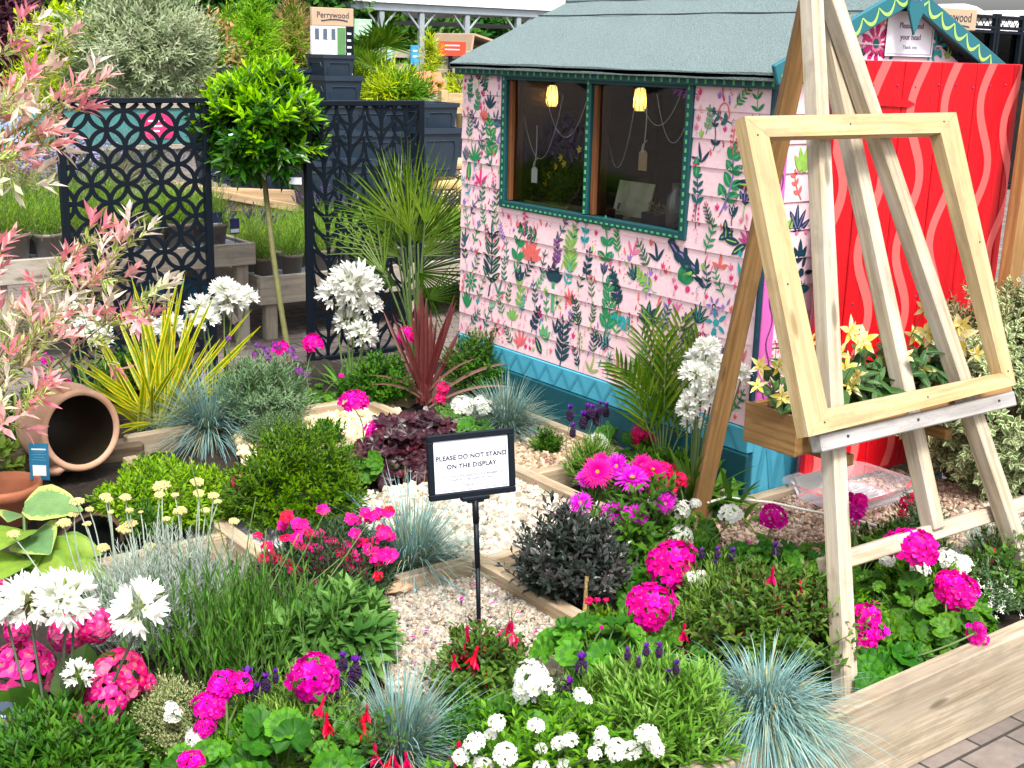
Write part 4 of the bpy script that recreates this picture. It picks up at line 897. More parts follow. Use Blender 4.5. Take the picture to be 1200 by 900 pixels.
g = G(); p, q = ezp(953, 512, -.06), ezp(1180, 459, -.06); beam(g, p, q, .045, .04, EN, 0, .003)
for x in (2.52, 2.94): beam(g, (x, 1.90, .618), (x, 2.10, .618), .03, .03, (0, 0, 1), 0, .003)
obj('trough_bearer', g, m_brown, ease)
g = G(); p, q = ezp(956, 521, .045), ezp(1184, 467.5, .045); beam(g, p, q, .040, .035, EN, 0, .003)
for t_ in (.12, .46, .9): blobs(g, [p+(q-p)*t_+EN*.0175+A(0, 0, .004)], .004, 1, 0, 1)
obj('ledge', g, [m_grey, m_ink], ease)
# the empty picture frame resting on the ledge, mitred corners
def mitre(g, a, b, inner_a, inner_b, th_, nrm, grain):
    """one frame member between outer corners a,b and inner corners, thickness th_ along nrm"""
    Q = np.array([a, b, inner_b, inner_a]); V = np.concatenate([Q+nrm*th_/2, Q-nrm*th_/2]); L_ = unit(np.asarray(b)-a)
    lf = np.stack([(V-a)@L_, (V-a)@np.cross(nrm, L_), (V-a)@nrm], -1)+rs.rand(3)*5
    f = [[0, 1, 2, 3], [7, 6, 5, 4]]+[[i, i+4, (i+1) % 4+4, (i+1) % 4] for i in range(4)]; c_ = V.mean(0)
    f = [x if np.cross(V[x[1]]-V[x[0]], V[x[2]]-V[x[0]])@(V[x].mean(0)-c_) > 0 else x[::-1] for x in f]
    g.add(V, f, lf, 0)
FO = .062
fr = thing('canvas_stretcher', 'large empty pale pine picture frame resting on the ledge of the easel', 'frame', ez(2.66, .75)+EN*FO)
o4 = [ezp(941, 513, FO), ezp(1184, 452, FO), ezp(1114, 134, FO), ezp(866, 139, FO)]; i4 = [ezp(963, 480, FO), ezp(1167, 438, FO), ezp(1096, 158, FO), ezp(895, 163, FO)]
for k in range(4):
    g = G(); n = (k+1) % 4; e = unit(o4[n]-o4[k])*.0006; mitre(g, o4[k]+e, o4[n]-e, i4[k]+e, i4[n]-e, .036, EN, None)
    for t_ in (.03, .5): blobs(g, [o4[k]+(i4[k]-o4[k])*.45+(o4[n]-o4[k])*t_+EN*.0182], .003, 1, 0, 1)
    obj('rail', g, [m_pine, m_ink], fr)
# leaning plank at the right edge
g = G(); p0 = atY(1176, 392, 2.42); p1 = atY(1212, 120, 2.50); beam(g, A(p0[0]-.02, p0[1], .18), p1+(p1-A(p0[0]-.02, p0[1], .18))*.15, .075, .05, (0, -1, 0), 0, .004)
solo('timber_prop', g, m_brown, 'tan timber prop standing beside the right edge of the red door', 'timber prop', A(p0[0], p0[1], .18))
# begonia trough
TX0, TX1, TY0, TY1, TZ0, TZ1 = 2.375, 3.02, 1.955, 2.125, .638, .742
tr_ = thing('wooden_trough', 'brown wooden trough carried behind the easel legs, filled with yellow begonias', 'trough', (TX0, TY0, TZ0))
g = G(); w_ = .014
bx(g, TX0, TX1, TY0, TY0+w_, TZ0, TZ1, 0); bx(g, TX0, TX1, TY1-w_, TY1, TZ0, TZ1, 0); bx(g, TX0-.012, TX0-.0005, TY0-.004, TY1+.004, TZ0, TZ1+.003, 0); bx(g, TX1+.0005, TX1+.012, TY0-.004, TY1+.004, TZ0, TZ1+.003, 0)
bx(g, TX0+.001, TX1-.001, TY0+w_+.001, TY1-w_-.001, TZ0+.002, TZ0+.014, 0); obj('box', g, m_brown, tr_)
g = G(); bx(g, TX0+.002, TX1-.002, TY0+w_+.001, TY1-w_-.001, TZ0+.015, TZ1-.018, 0); obj('compost', g, m_soil, tr_)
# clear tray lying on the gravel
def tray_shape(z, ins): 
    x0, x1, y0, y1 = 3.05+ins, 3.46-ins, 2.28+ins, 2.60-ins; r = .07-ins*.5; P = []
    for cx_, cy_, a0 in ((x1-r, y1-r, 0), (x0+r, y1-r, 90), (x0+r, y0+r, 180), (x1-r, y0+r, 270)):
        for q in range(7): a = math.radians(a0+q*15); P.append((cx_+r*math.cos(a), cy_+r*math.sin(a), z))
    return np.array(P)
rings = [tray_shape(.205, .055), tray_shape(.21, .045), tray_shape(.262, .022), tray_shape(.264, .0), tray_shape(.254, -.002)]
V = np.concatenate(rings); k = len(rings[0]); g = G()
f = [[a*k+j, a*k+(j+1) % k, (a+1)*k+(j+1) % k, (a+1)*k+j] for a in range(4) for j in range(k)]; g.add(V, f, np.zeros_like(V)); g.q.append((np.array([list(range(k))[::-1]]), 0))
for q in range(5): bx(g, 3.10, 3.40, 2.335+q*.04, 2.345+q*.04, .207, .214, 0, .002)
solo('plastic_tray', g, clear('milky_plastic', (.93, .92, .96), 1.45, .15, .16), 'shallow clear plastic tray lying on the gravel behind the easel', 'tray', A(3.35, 2.4, .2), smooth=False)
# rope from the prop leg
pts = [A(*foot[:2], 0)+A(-.005, -.04, .245), at(850, 583, .23), at(905, 589, .22), at(945, 598, .215), at(990, 606, .225), at(1060, 625, .22), at(1100, 640, .21)]
g = G(); q = np.array(pts); tt = np.linspace(0, len(q)-1, 40); q = np.stack([np.interp(tt, np.arange(len(q)), q[:, i]) for i in range(3)], -1); tube(g, q, .0045, 6, 0)
solo('rope', g, m_rope, 'white rope lying across the gravel from the foot of the brown prop leg', 'rope', foot, smooth=True)

# ------------------------------------------------------------------ notice on a post
ft = at(562, 728, .19); dS = depth(at(562, 728, .2)); 
C0 = pd(552.5, 544, dS-.02); Uo = unit(pd(606, 537.5, dS+.03)-pd(499, 549.5, dS-.05)); Vo = unit(C0-pd(556.5, 581.5, dS-.005)); Vo = unit(Vo-Uo*(Uo@Vo)); No = np.cross(Uo, Vo)
wS, hS = 106*dS/F, 77*dS/F
sg_ = thing('notice_sign', 'white notice in a black frame on a thin black post in the pebble path', 'sign', ft)
R = np.array([Uo, Vo, No]).T; g = G(); b_ = .016
for du, dv, su, sv in ((0, hS/2-b_/2, wS, b_), (0, -hS/2+b_/2, wS, b_), (-wS/2+b_/2, 0, b_, hS-2*b_-.001), (wS/2-b_/2, 0, b_, hS-2*b_-.001)): box(g, C0+Uo*du+Vo*dv, (su, sv, .014), R, 0, .002)
box(g, C0-No*.006, (wS-.004, hS-.004, .003), R, 0, .0005); obj('frame', g, m_black, sg_)
g = G(); box(g, C0-No*.0005, (wS-2*b_-.002, hS-2*b_-.002, .004), R, 0, .0003); Ot = C0+No*.0022
for s_, sz, dv, mi, du in (('PLEASE DO NOT STAND', .0163, .022, 1, 0.0), ('ON THE DISPLAY', .0163, -.001, 1, 0.0), ('IF YOU REQUIRE ASSISTANCE A MEMBER OF', .0078, -.026, 2, 0), ('STAFF WILL BE HAPPY TO HELP', .0078, -.036, 2, 0), ('Thank you', .013, -.050, 2, 0)): text(g, s_, sz, Ot+Vo*dv+Uo*du, Uo, Vo, mi, space=1.06, ex=.0005, bold=.0004 if mi == 1 else .0001)
box(g, C0+Uo*(wS/2-b_-.007)+No*.0018, (.0012, hS-2*b_-.008, .001), R, 1, .0002); box(g, C0-Vo*(hS/2-b_-.006)+No*.0018, (wS-2*b_-.012, .0012, .001), R, 1, .0002)
obj('card', g, [m_white, m_ink, m_greyink], sg_)
g = G(); pb = C0-Vo*(hS/2+.006)+Uo*.006; tube(g, [ft-A(0, 0, .05), ft+(pb-ft)*.45], .0060, 8); tube(g, [ft+(pb-ft)*.44, ft+(pb-ft)*.82], .0072, 8); tube(g, [ft+(pb-ft)*.8, pb], .0085, 8)
obj('post', g, m_black, sg_, True)
g = G(); box(g, C0-Vo*(hS/2+.004)+Uo*.006-No*.002, (.075, .012, .024), R, 0, .003); box(g, C0-Vo*(hS/2+.012)+Uo*.006-No*.002, (.045, .008, .020), R, 0, .003); obj('bracket', g, m_black, sg_)

# ------------------------------------------------------------------ urn, pot, logs, stone
dU = 4.22; cu = pd(95, 504, dU); ax = unit(A(-cu[0], -cu[1], 0)); side = A(-ax[1], ax[0], 0); ax = unit(ax*.89-side*(-.44)+A(0, 0, .12))
Zu = ax; Xu = unit(np.cross(A(0, 0, 1), Zu)); Yu = np.cross(Zu, Xu); R = np.array([Xu, Yu, Zu]).T
urn = thing('terracotta_urn', 'weathered terracotta urn lying on its side over the dark pond', 'urn', cu-A(0, 0, .14))
s = 48*dU/F
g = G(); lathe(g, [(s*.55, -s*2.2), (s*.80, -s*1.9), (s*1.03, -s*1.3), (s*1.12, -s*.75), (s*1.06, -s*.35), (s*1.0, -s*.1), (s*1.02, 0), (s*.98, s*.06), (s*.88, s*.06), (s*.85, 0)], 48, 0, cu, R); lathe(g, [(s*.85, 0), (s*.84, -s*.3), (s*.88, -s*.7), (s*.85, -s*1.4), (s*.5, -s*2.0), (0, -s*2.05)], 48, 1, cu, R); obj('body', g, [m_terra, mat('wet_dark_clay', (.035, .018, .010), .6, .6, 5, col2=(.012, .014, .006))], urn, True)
for a in (1.75, 4.1):
    g = G(); d_ = Xu*math.cos(a)+Yu*math.sin(a); tube(g, [cu+d_*s*.98-Zu*s*.05, cu+d_*s*1.10-Zu*s*.18, cu+d_*s*1.17-Zu*s*.45, cu+d_*s*1.13-Zu*s*.75], [s*.10, s*.13, s*.12, s*.06], 8, 0); obj('handle', g, m_terra, urn, True)
lb = pd(46, 541, dU-.20); g = G(); Ul = unit(A(.8, -.6, 0)); Vl = unit(A(.05, .1, 1)); Rl = np.array([Ul, Vl, np.cross(Ul, Vl)]).T; q = dU/F
box(g, lb, (22*q, 42*q, .002), Rl, 0, .0004); box(g, lb+Vl*(-10*q)+np.cross(Ul, Vl)*.0014, (15*q, 12*q, .001), Rl, 1, .0003)
for k in range(5): box(g, lb+Vl*((14-3*k)*q)+np.cross(Ul, Vl)*.0012, ((16-(k % 2)*4)*q, (1.6 if k == 0 else .6)*q, .001), Rl, 1 if k == 0 else 2, .0003)
solo('label_tag', g, [m_label, m_white, mat('pale_blue_print', (.10, .35, .50))], 'blue plant label tag hanging at the lip of the terracotta urn', 'label', lb)
g = G(); tube(g, curve(pd(33, 487, dU+.1), pd(58, 478, dU+.1), (0, 0, .05), 10), .006, 6)
solo('water_hose', g, m_black, 'short black hose looped over the back of the terracotta urn', 'hose', pd(33, 487, dU+.1), smooth=True)
g = G(); l0, l1 = at(15, 566, .12), at(172, 541, .12); beam(g, l0+A(0, .05, 0), l1+A(0, .05, 0), .10, .15, (0, 0, 1), 0, .012)
solo('old_sleeper', g, m_oldlog, 'rough dark old sleeper along the back of the pond under the urn', 'timber', l0)
g = G(); l0, l1 = at(-40, 560, .22), at(40, 533, .22); beam(g, l0, l1, .07, .09, (0, 0, 1), 0, .01)
solo('split_log', g, m_oldlog, 'grey split log left of the urn, above the terracotta pot', 'log', l0)
pc = pd(2, 566, 3.95); r_ = 44*3.95/F
pt = thing('terracotta_pot', 'plain terracotta pot standing at the left end of the pond', 'pot', pc-A(0, 0, .15))
g = G(); lathe(g, [(0, -.16), (r_*.66, -.16), (r_*.92, -.035), (r_*1.0, -.03), (r_*1.02, -.01), (r_, 0), (r_*.9, 0), (r_*.87, -.03), (r_*.6, -.13), (0, -.13)], 40, 0, pc); obj('body', g, m_terrad, pt, True)
g = G(); q = at(465, 690, .195); blobs(g, [q], .045, 0, 0, 2, flat=1); V = g.v[0]; V[:] = (V-q)*A(1.0, .42, .35)@np.array(Matrix.Rotation(-.05, 3, 'Z')).T+q; V += .004*rs.randn(*V.shape)
solo('sandstone', g, mat('sandstone', (.52, .34, .22), .85, .3, 15, .5, 60), 'long orange sandstone at the head of the pebble path, below the magenta dianthus', 'stone', q)
q = at(652, 783, .19); g = G(); blobs(g, [q], .04, 0, .1, 2); g.v[0][:] = (g.v[0]-q)*A(1.2, .7, .5)+q
solo('sandstone', g, mat('buff_sandstone', (.50, .42, .30), .85, .3, 15, .5, 60), 'pale buff stone at the right edge of the pebble path under the geranium leaves', 'stone', q)
g = G(); b0 = at(684, 735, .17); tube(g, [b0, b0+A(.004, 0, .14)], .0055, 8); solo('bamboo_cane', g, m_cane, 'short bamboo cane standing among the geraniums beside the dark leaved shrub', 'cane', b0)
# round plant label, mostly hidden at the lower left
c_ = pd(8, 850, 2.5); U_ = A(*unit(A(.80, -.60, 0))); V_ = unit(A(.1, .2, 1)); Rl = np.array([U_, V_, np.cross(U_, V_)]).T; th = np.linspace(0, 2*PI, 29)[:-1]; q = 28*2.5/F
g = G(); P = c_+np.outer(np.cos(th), U_)*q+np.outer(np.sin(th), V_)*q; nn = np.cross(U_, V_); V = np.concatenate([P, P-nn*.002]); g.add(V, [list(range(28))], np.zeros_like(V)); g.q.append((np.array([list(range(28, 56))[::-1]]), 0)); g.q.append((np.array([[i, i+28, (i+1) % 28+28, (i+1) % 28] for i in range(28)]), 0))
text(g, 'Splendens', .013, c_+nn*.0008+V_*.008, -U_, -V_, 1); text(g, 'Summer & Spring', .006, c_+nn*.0008+V_*.018, -U_, -V_, 2)
solo('plant_label', g, [mat('slate_label', (.07, .10, .15), .4), mat('pink_print', (.75, .25, .38)), m_white], 'round dark plant label under the pink hydrangea at the lower left', 'label', c_-A(0, 0, .05))

# ------------------------------------------------------------------ black lattice screens
def screen(x0, x1, y, z1, label, kind):
    t_ = thing('lattice_screen', label, 'screen', (x0, y, 0), 'black lattice screens'); g = G(); fw = .026
    bx(g, x0, x0+fw*1.3, y-.018, y+.018, .0, z1, 0); bx(g, x1-fw*1.3, x1, y-.018, y+.018, 0, z1, 0); bx(g, x0+fw*1.3, x1-fw*1.3, y-.018, y+.018, z1-fw, z1, 0); bx(g, x0+fw*1.3, x1-fw*1.3, y-.018, y+.018, .04, .04+fw, 0)
    obj('frame', g, m_black, t_); g = G(); a0, a1, b0, b1 = x0+fw*1.3-.002, x1-fw*1.3+.002, .05, z1-fw+.002
    def band(C, w_, d=.008):
        C = np.array(C); T = np.gradient(C, axis=0); n = np.stack([-T[:, 1], T[:, 0]], -1); n /= np.maximum(np.linalg.norm(n, axis=1, keepdims=True), 1e-9)
        w_ = np.broadcast_to(np.asarray(w_, float), (len(C),))[:, None]; L_, R_ = C+n*w_/2, C-n*w_/2; k = len(C); off = rs.uniform(-.0015, .0015)
        for Q in (L_, R_): Q[:, 0] = Q[:, 0].clip(a0, a1); Q[:, 1] = Q[:, 1].clip(b0, b1)
        def lay(Q, yy): return np.stack([Q[:, 0], np.full(k, yy), Q[:, 1]], -1)
        V = np.concatenate([lay(L_, y-d/2+off), lay(R_, y-d/2+off), lay(R_, y+d/2+off), lay(L_, y+d/2+off)]); f = []
        for i in range(k-1):
            for s_ in range(4): s2 = (s_+1) % 4; f.append([s_*k+i, s2*k+i, s2*k+i+1, s_*k+i+1])
        g.add(V, f, np.zeros_like(V))
    if kind == 'rings':
        r = .0835; th = np.linspace(0, 2*PI, 33)
        for j in range(-1, 18):
            for i in range(-1, 7):
                cx_, cz_ = a0+.03+i*2*r+(j % 2)*r, z1-.06-j*r
                C = np.stack([cx_+r*np.cos(th), cz_+r*np.sin(th)], -1); inside = (C[:, 0] > a0-.012) & (C[:, 0] < a1+.012) & (C[:, 1] > b0-.012) & (C[:, 1] < b1+.012)
                run = []
                for p_, ok in zip(C, inside):
                    if ok: run.append(p_)
                    else:
                        if len(run) > 1: band(run, .0195)
                        run = []
                if len(run) > 1: band(run, .0195)
    else:
        wdt = a1-a0
        for s_ in range(4):
            xb = a0+wdt*(s_+.5)/4; zz = np.linspace(b0, b1, 50); C = np.stack([xb+.018*np.sin(zz*3.3+s_*1.7), zz], -1); band(C, .016)
            for k in range(13):
                z0 = b0+k*.105+.03*(s_ % 2); 
                for sgn in (1, -1):
                    xx = xb+.018*math.sin(z0*3.3+s_*1.7); t = np.linspace(0, 1, 12); L = wdt/8*1.12; hgt = .15
                    for bow in (.032, -.028):
                        nx_, nz_ = -hgt, sgn*L; nl_ = math.hypot(nx_, nz_)
                        C = np.stack([xx+sgn*L*t+bow*np.sin(t*PI)*nx_/nl_*sgn, z0+hgt*t**1.15+bow*np.sin(t*PI)*nz_/nl_*sgn], -1); C = C[(C[:, 1] < b1+.01) & (C[:, 1] > b0-.01)]
                        if len(C) > 2: band(C, .0125)
    obj('fretwork', g, m_black, t_)
screen(1.775, 2.50, 5.80, 1.362, 'black metal screen cut in overlapping circles, left of the clipped bay tree', 'rings')
screen(2.91, 3.60, 5.60, 1.355, 'black metal screen cut in leafy branches, behind the fan palm', 'leaves')

# ------------------------------------------------------------------ sales benches behind
m_lav = leaf('lavender_leaf', [(.11, .24, .025), (.24, .42, .05), (.38, .54, .10)], trans=.3, rough=.6)
m_lavfl = mat('lavender_spike', (.07, .04, .14), .8, .4, 60)
m_lilacfl = mat('lilac_spike', (.30, .26, .48), .8, .3, 60)
def bench(x0, x1, y0, y1, zt, h, label, legs=True):
    t_ = thing('sales_bench', label, 'bench', ((x0+x1)/2, y0, 0)); g = G()
    bx(g, x0, x1, y0, y0+.03, zt-h, zt, 0, .003); bx(g, x0, x1, y1-.03, y1, zt-h, zt, 0, .003); bx(g, x1-.03, x1-.0005, y0+.031, y1-.031, zt-h, zt-.001, 0); bx(g, x0, x0+.03, y0+.031, y1-.031, zt-h, zt-.001, 0); obj('side_board', g, m_bench, t_)
    g = G(); bx(g, x0+.031, x1-.031, y0+.031, y1-.031, zt-.05, zt-.018, 0, .002); obj('bench_top', g, mat('bench_matting', (.30, .35, .42), .5, .2, 6), t_)
    for x in (x0+.05, (x0+x1)/2, x1-.10):
        for y in (y0+.035, y1-.10):
            g = G(); bx(g, x, x+.07, y, y+.06, 0, zt-.052, 0); obj('leg', g, m_bench, t_)
    g = G(); beam(g, (x1-.11, y0+.05, .12), (x1-.34, y0+.05, zt-.07), .04, .03, (0, 1, 0), 0); obj('strut', g, m_bench, t_)
bench(.2, 2.965, 6.30, 7.15, .565, .12, 'weathered timber sales bench of lavender pots behind the ring patterned screen')
bench(2.985, 5.0, 6.30, 7.35, .37, .16, 'lower timber sales bench of lavender behind the bay tree trunk')
# potted lavender, one master copied along the benches
def lavender_pot(flower, dens, seed):
    t_ = thing('lavender_pot', 'x', 'potted plant', (0, 0, 0)); g = G(); lathe(g, [(0, 0), (.052, 0), (.066, .10), (.072, .10), (.072, .118), (.064, .118), (.060, .10), (0, .10)], 16, 0); obj('pot', g, m_taupe, t_, True, False)
    g = G(); n = dens; B = np.c_[rs.randn(n, 2)*.035, np.full(n, .09)]; D = unit(np.c_[rs.randn(n, 2)*.42, np.ones(n)]); shoots(g, B, D, rs.uniform(.12, .23, n), 11, .030, .0045, 45, 18, .15, 0, 1, .001, 'strap', 0, 1, 0); 
    obj('foliage', g, [m_lav, m_stem], t_, False, False)
    if flower:
        g = G(); m_ = 26; B = np.c_[rs.randn(m_, 2)*.05, np.full(m_, .12)]; D = unit(np.c_[rs.randn(m_, 2)*.3, np.ones(m_)]); E_ = B+D*rs.uniform(.17, .25, m_)[:, None]; stems(g, B, E_, .0012, .001, None, 3, 3, 1)
        blobs(g, np.concatenate([E_+D*k*.012 for k in range(3)]), np.repeat(A(.007, .007, .005), m_), 0, .2, 1); obj('flower_spikes', g, [m_lavfl if flower == 1 else m_lilacfl, m_stem], t_, False, False)
    return t_
LG = 'potted lavender on the sales benches'
lp0, lp1, lp2 = lavender_pot(0, 110, 1), lavender_pot(1, 110, 2), lavender_pot(2, 110, 3)
first = {0: True, 1: True, 2: True}; src = [lp0, lp1, lp2]
def put_lav(kind, x, y, z, s_, label):
    r = src[kind]
    if first[kind]: first[kind] = False; r.location = (x, y, z); r.scale = (s_,)*3; r.rotation_euler = (0, 0, random.uniform(0, 6))
    else: r = copy_thing(r, (x, y, z), random.uniform(0, 6), None, s_)
    r['label'] = label; r['group'] = LG
for k, x in enumerate(np.arange(.32, 2.92, .175)):
    for j, y in enumerate((6.42, 6.60, 6.80, 7.0)):
        if j and k % 1: continue
        kind = 0 if j < 2 else (2 if (k+j) % 2 and x < 2.3 else 0)
        put_lav(kind, x+random.uniform(-.02, .02), y, .548, random.uniform(.95, 1.2)*(1.25 if j > 1 and kind == 2 else 1), ['green lavender in a taupe pot at the front of the higher sales bench', 'green lavender in a taupe pot in the packed back rows of the higher sales bench', 'lilac flowered lavender in a taupe pot on the higher sales bench'][2 if kind == 2 else (0 if j == 0 else 1)])
for k, x in enumerate(np.arange(3.08, 4.9, .17)):
    for j, y in enumerate((6.42, 6.62, 6.84, 7.06, 7.25)): put_lav(1 if (j > 0 and rs.rand() < .22) else 0, x+random.uniform(-.02, .02), y, .352, random.uniform(.9, 1.1), 'green lavender in a taupe pot at the front of the lower sales bench' if j == 0 else 'lavender in a taupe pot in the packed back rows of the lower sales bench')
# blue seed-packet style cards standing between the pots
m_cardb = mat('blue_picture_card', (.05, .06, .20), .4, .5, 30)
for (px, py, lab) in ((275, 265, 'dark blue picture card among the lavender pots near the bench corner'), (255, 258, 'dark blue picture card beside the right post of the ring patterned screen'), (155, 262, 'blue picture card seen through the ring patterned screen')):
    c_ = atY(px, py, 6.36); g = G(); box(g, c_, (.055, .003, .085), None, 0, .0005); box(g, c_-A(0, 0, .075), (.004, .003, .075), None, 0, .0005); box(g, c_+A(0, -.0022, -.025), (.05, .001, .02), None, 1, .0003)
    solo('picture_card', g, [m_cardb, m_white], lab, 'card', c_-A(0, 0, .11))
# banner, panel below bench
c0, c1 = atY(20, 128, 8.6), atY(232, 168, 8.6); g = G(); bx(g, c0[0]-.6, c1[0]+.2, 8.6, 8.62, c1[2], c0[2], 0, .002); q0, q1 = atY(163, 133, 8.6), atY(203, 162, 8.6); bx(g, q0[0], q1[0], 8.594, 8.5985, q1[2], q0[2], 1, .001)
bx(g, c0[0]-.6, c1[0]+.2, 8.585, 8.599, c0[2]+.001, c0[2]+.035, 2); bx(g, c0[0]-.6, c1[0]+.2, 8.585, 8.599, c1[2]-.035, c1[2]-.001, 2)
for k, zz in enumerate((.035, .0, -.035)): bx(g, (q0[0]+q1[0])/2-.06+.01*k, (q0[0]+q1[0])/2+.06-.02*k, 8.5925, 8.5938, (q0[2]+q1[2])/2+zz-.006, (q0[2]+q1[2])/2+zz+.006, 3, .0005)
q = atY(10, 150, 8.6); bx(g, q[0]-.12, q[0]+.10, 8.592, 8.5975, q[2]-.09, q[2]+.07, 4, .001)
for x in (c0[0]-.5, c1[0]+.1): bx(g, x, x+.05, 8.625, 8.68, 0, c0[2], 2)
solo('banner_board', g, [mat('teal_banner', (.06, .22, .22), .6), mat('pink_panel', (.80, .03, .16), .6), m_bench, m_white, mat('pale_blue_panel', (.35, .50, .75), .6)], 'teal banner board with a pink panel behind the ring patterned screen', 'banner', A((c0[0]+c1[0])/2, 8.6, 0))
c0, c1 = atY(160, 322, 6.75), atY(256, 420, 6.75); g = G(); bx(g, c0[0], c1[0], 6.75, 6.80, .03, c0[2]-.05, 0, .02)
solo('blue_crate', g, mat('blue_crate_plastic', (.02, .24, .45), .35, .2, 4), 'bright blue plastic crate under the sales bench behind the ring patterned screen', 'crate', A(c0[0], 6.75, .03))
# dark square planters, stacked
def planter_geo(w_, h_):
    g = G(); a, b = w_*.80/2, w_/2
    def ring(r, z): return [(-r, -r, z), (r, -r, z), (r, r, z), (-r, r, z)]
    rings = [ring(a, 0), ring(b*.97, h_*.88), ring(b*1.04, h_*.885), ring(b*1.05, h_), ring(b*.97, h_), ring(b*.9, h_*.6)]
    V = np.array(sum(rings, [])); f = [[r*4+i, r*4+(i+1) % 4, r*4+4+(i+1) % 4, r*4+4+i] for r in range(5) for i in range(4)]+[[3, 2, 1, 0], [20, 21, 22, 23]]; g.add(V, f, V)
    for k in range(4):      # raised octagonal outline on each side
        q = np.array(Matrix.Rotation(k*PI/2, 3, 'Z')); rr = lambda z: a+(b*.97-a)*z/(h_*.88)
        pts = [(-.62, .15), (-.75, .27), (-.75, .62), (-.62, .74), (.62, .74), (.75, .62), (.75, .27), (.62, .15), (-.62, .15)]
        P = np.array([(x*rr(z*h_), -rr(z*h_)-.003, z*h_) for x, z in pts])@q.T; tube(g, P, .005, 4, 0, False)
    return g.mesh('square_planter', [m_navyplastic])
PM = planter_geo(.36, .34); PM2 = planter_geo(.30, .26)
def planter(px, py, Y_, me, label, z=None, s_=1.0):
    P = atY(px, py, Y_); o = bpy.data.objects.new('square_planter', me); COL.objects.link(o); o.location = (P[0], Y_, P[2] if z is None else z); o.rotation_euler = (0, 0, random.uniform(-.06, .06)); o.scale = (s_,)*3
    return tag(o, label, 'planter', 'dark blue square planters')
for x, y, Y_, me, lab in [(388, 101, 8.3, PM2, 'dark blue planter on top of the stack below the tan sign board'), (391, 137, 8.2, PM, 'dark blue planter under the topmost one below the tan sign board'), (355, 117, 8.5, PM2, 'dark blue planter left of the stack below the tan sign board'), (313, 112, 9.0, PM2, 'dark blue planter just over the top of the clipped bay tree'), (283, 115, 9.1, PM2, 'dark blue planter left over the top of the clipped bay tree'),
                          (353, 160, 8.3, PM, 'dark blue planter behind the upper right of the bay tree crown')]: planter(x, y, Y_, me, lab, None, .86)
SCR = 'dark blue planter stacked behind the leaf patterned screen'
for r_, (py, Y_) in enumerate(((168, 7.9), (201, 7.7), (238, 7.4))):
    for k in range(4): planter(388+k*32-r_*6, py, Y_, PM, SCR, None, .84)
planter(503, 163, 7.7, PM2, 'dark blue planter standing clear of the right edge of the leaf screen, upper of two'); planter(501, 205, 7.6, PM, 'dark blue planter standing clear of the right edge of the leaf screen, lower of two')
planter(536, 198, 8.4, PM2, 'dark blue planter at the left wall corner of the shed, above the patterned pots')
for k in range(8): planter(252+k*17, 209+k*4.6, 8.15-k*.08, PM2, 'small dark blue planter in the row behind the lavender of the lower bench', None, .72)
c0, c1 = atY(240, 213, 7.95), atY(360, 256, 7.45); g = G(); beam(g, c0-A(.3, -.1, 0), c1+A(.3, -.1, 0), .12, .05, (0, 0, 1), 0); beam(g, c0-A(.3, -.16, .1), c1+A(.3, -.16, .1), .05, .15, (0, 0, 1), 0); 
for t in (.1, .5, .9): q = c0*(1-t)+c1*t; bx(g, q[0]-.04, q[0]+.04, q[1]+.09, q[1]+.17, 0, q[2]-.03, 0)
solo('display_shelf', g, wood('shelf_pine', (.50, .36, .22), (.34, .22, .12)), 'timber shelf carrying the row of small dark blue planters', 'shelf', A(c0[0], c0[1], 0))
# tan sign boards
def name_board(px0, py0, px1, py1, Y_, photo, label, off=0):
    a, b = atY(px0, py0, Y_), atY(px1, py1, Y_); wd, hd = b[0]-a[0], a[2]-b[2]; t_ = thing('name_board', label, 'sign', ((a[0]+b[0])/2, Y_, 0)); g = G()
    hz = a[2]-(hd*.28 if photo else hd); bx(g, a[0], b[0], Y_, Y_+.03, hz, a[2], 0, .003)
    tz = (a[2]+hz)/2+.012; text(g, 'Perrywood', wd*.17, ((a[0]+b[0])/2+off, Y_-.001, tz), (1, 0, 0), (0, 0, 1), 1, ex=.001)
    P = np.stack([np.linspace(a[0]+wd*.22, b[0]-wd*.15, 12), np.full(12, Y_-.002), tz-wd*.115+.012*np.sin(np.linspace(0, 3, 12))], -1); tube(g, P, .004, 4, 1)
    obj('name_panel', g, [m_tan, m_ink], t_)
    if photo:
        g = G(); bx(g, a[0], b[0]-wd*.19, Y_+.002, Y_+.028, b[2], hz-.002, 0, .001)
        for k in range(8): bx(g, a[0]+.001, b[0]-wd*.42, Y_+.0005, Y_+.0018, hz-.05-k*.05, hz-.046-k*.05, 4, .0003)
        for k in range(3): bx(g, a[0]+.025+k*.07, a[0]+.06+k*.07, Y_-.0005, Y_+.0004, hz-.10, hz-.02, 2, .0003)
        bx(g, b[0]-wd*.40, b[0]-wd*.20, Y_-.0005, Y_+.0015, hz-.28, hz-.01, 3, .0003); obj('photo_panel', g, [m_white, m_ink, mat('window_blue', (.10, .13, .18)), mat('printed_green', (.12, .28, .10)), mat('board_line', (.55, .57, .62))], t_)
        g = G(); bx(g, b[0]-wd*.185, b[0], Y_+.001, Y_+.029, b[2]-.25, hz-.002, 0, .001)
        for k in range(8): bx(g, b[0]-wd*.16, b[0]-wd*.16+random.uniform(.03, .045), Y_-.0002, Y_+.0008, hz-.06-k*.05, hz-.045-k*.05, 1, .0003)
        obj('text_panel', g, [m_black, m_white], t_)
    g = G()
    for x in (a[0]+.03, b[0]-.06): bx(g, x, x+.03, Y_+.031, Y_+.06, 0, a[2]-.02, 0)
    obj('post', g, m_bench, t_)
name_board(365, 8, 415, 85, 8.7, True, 'tan name board over a house photo, standing above the dark blue planters')
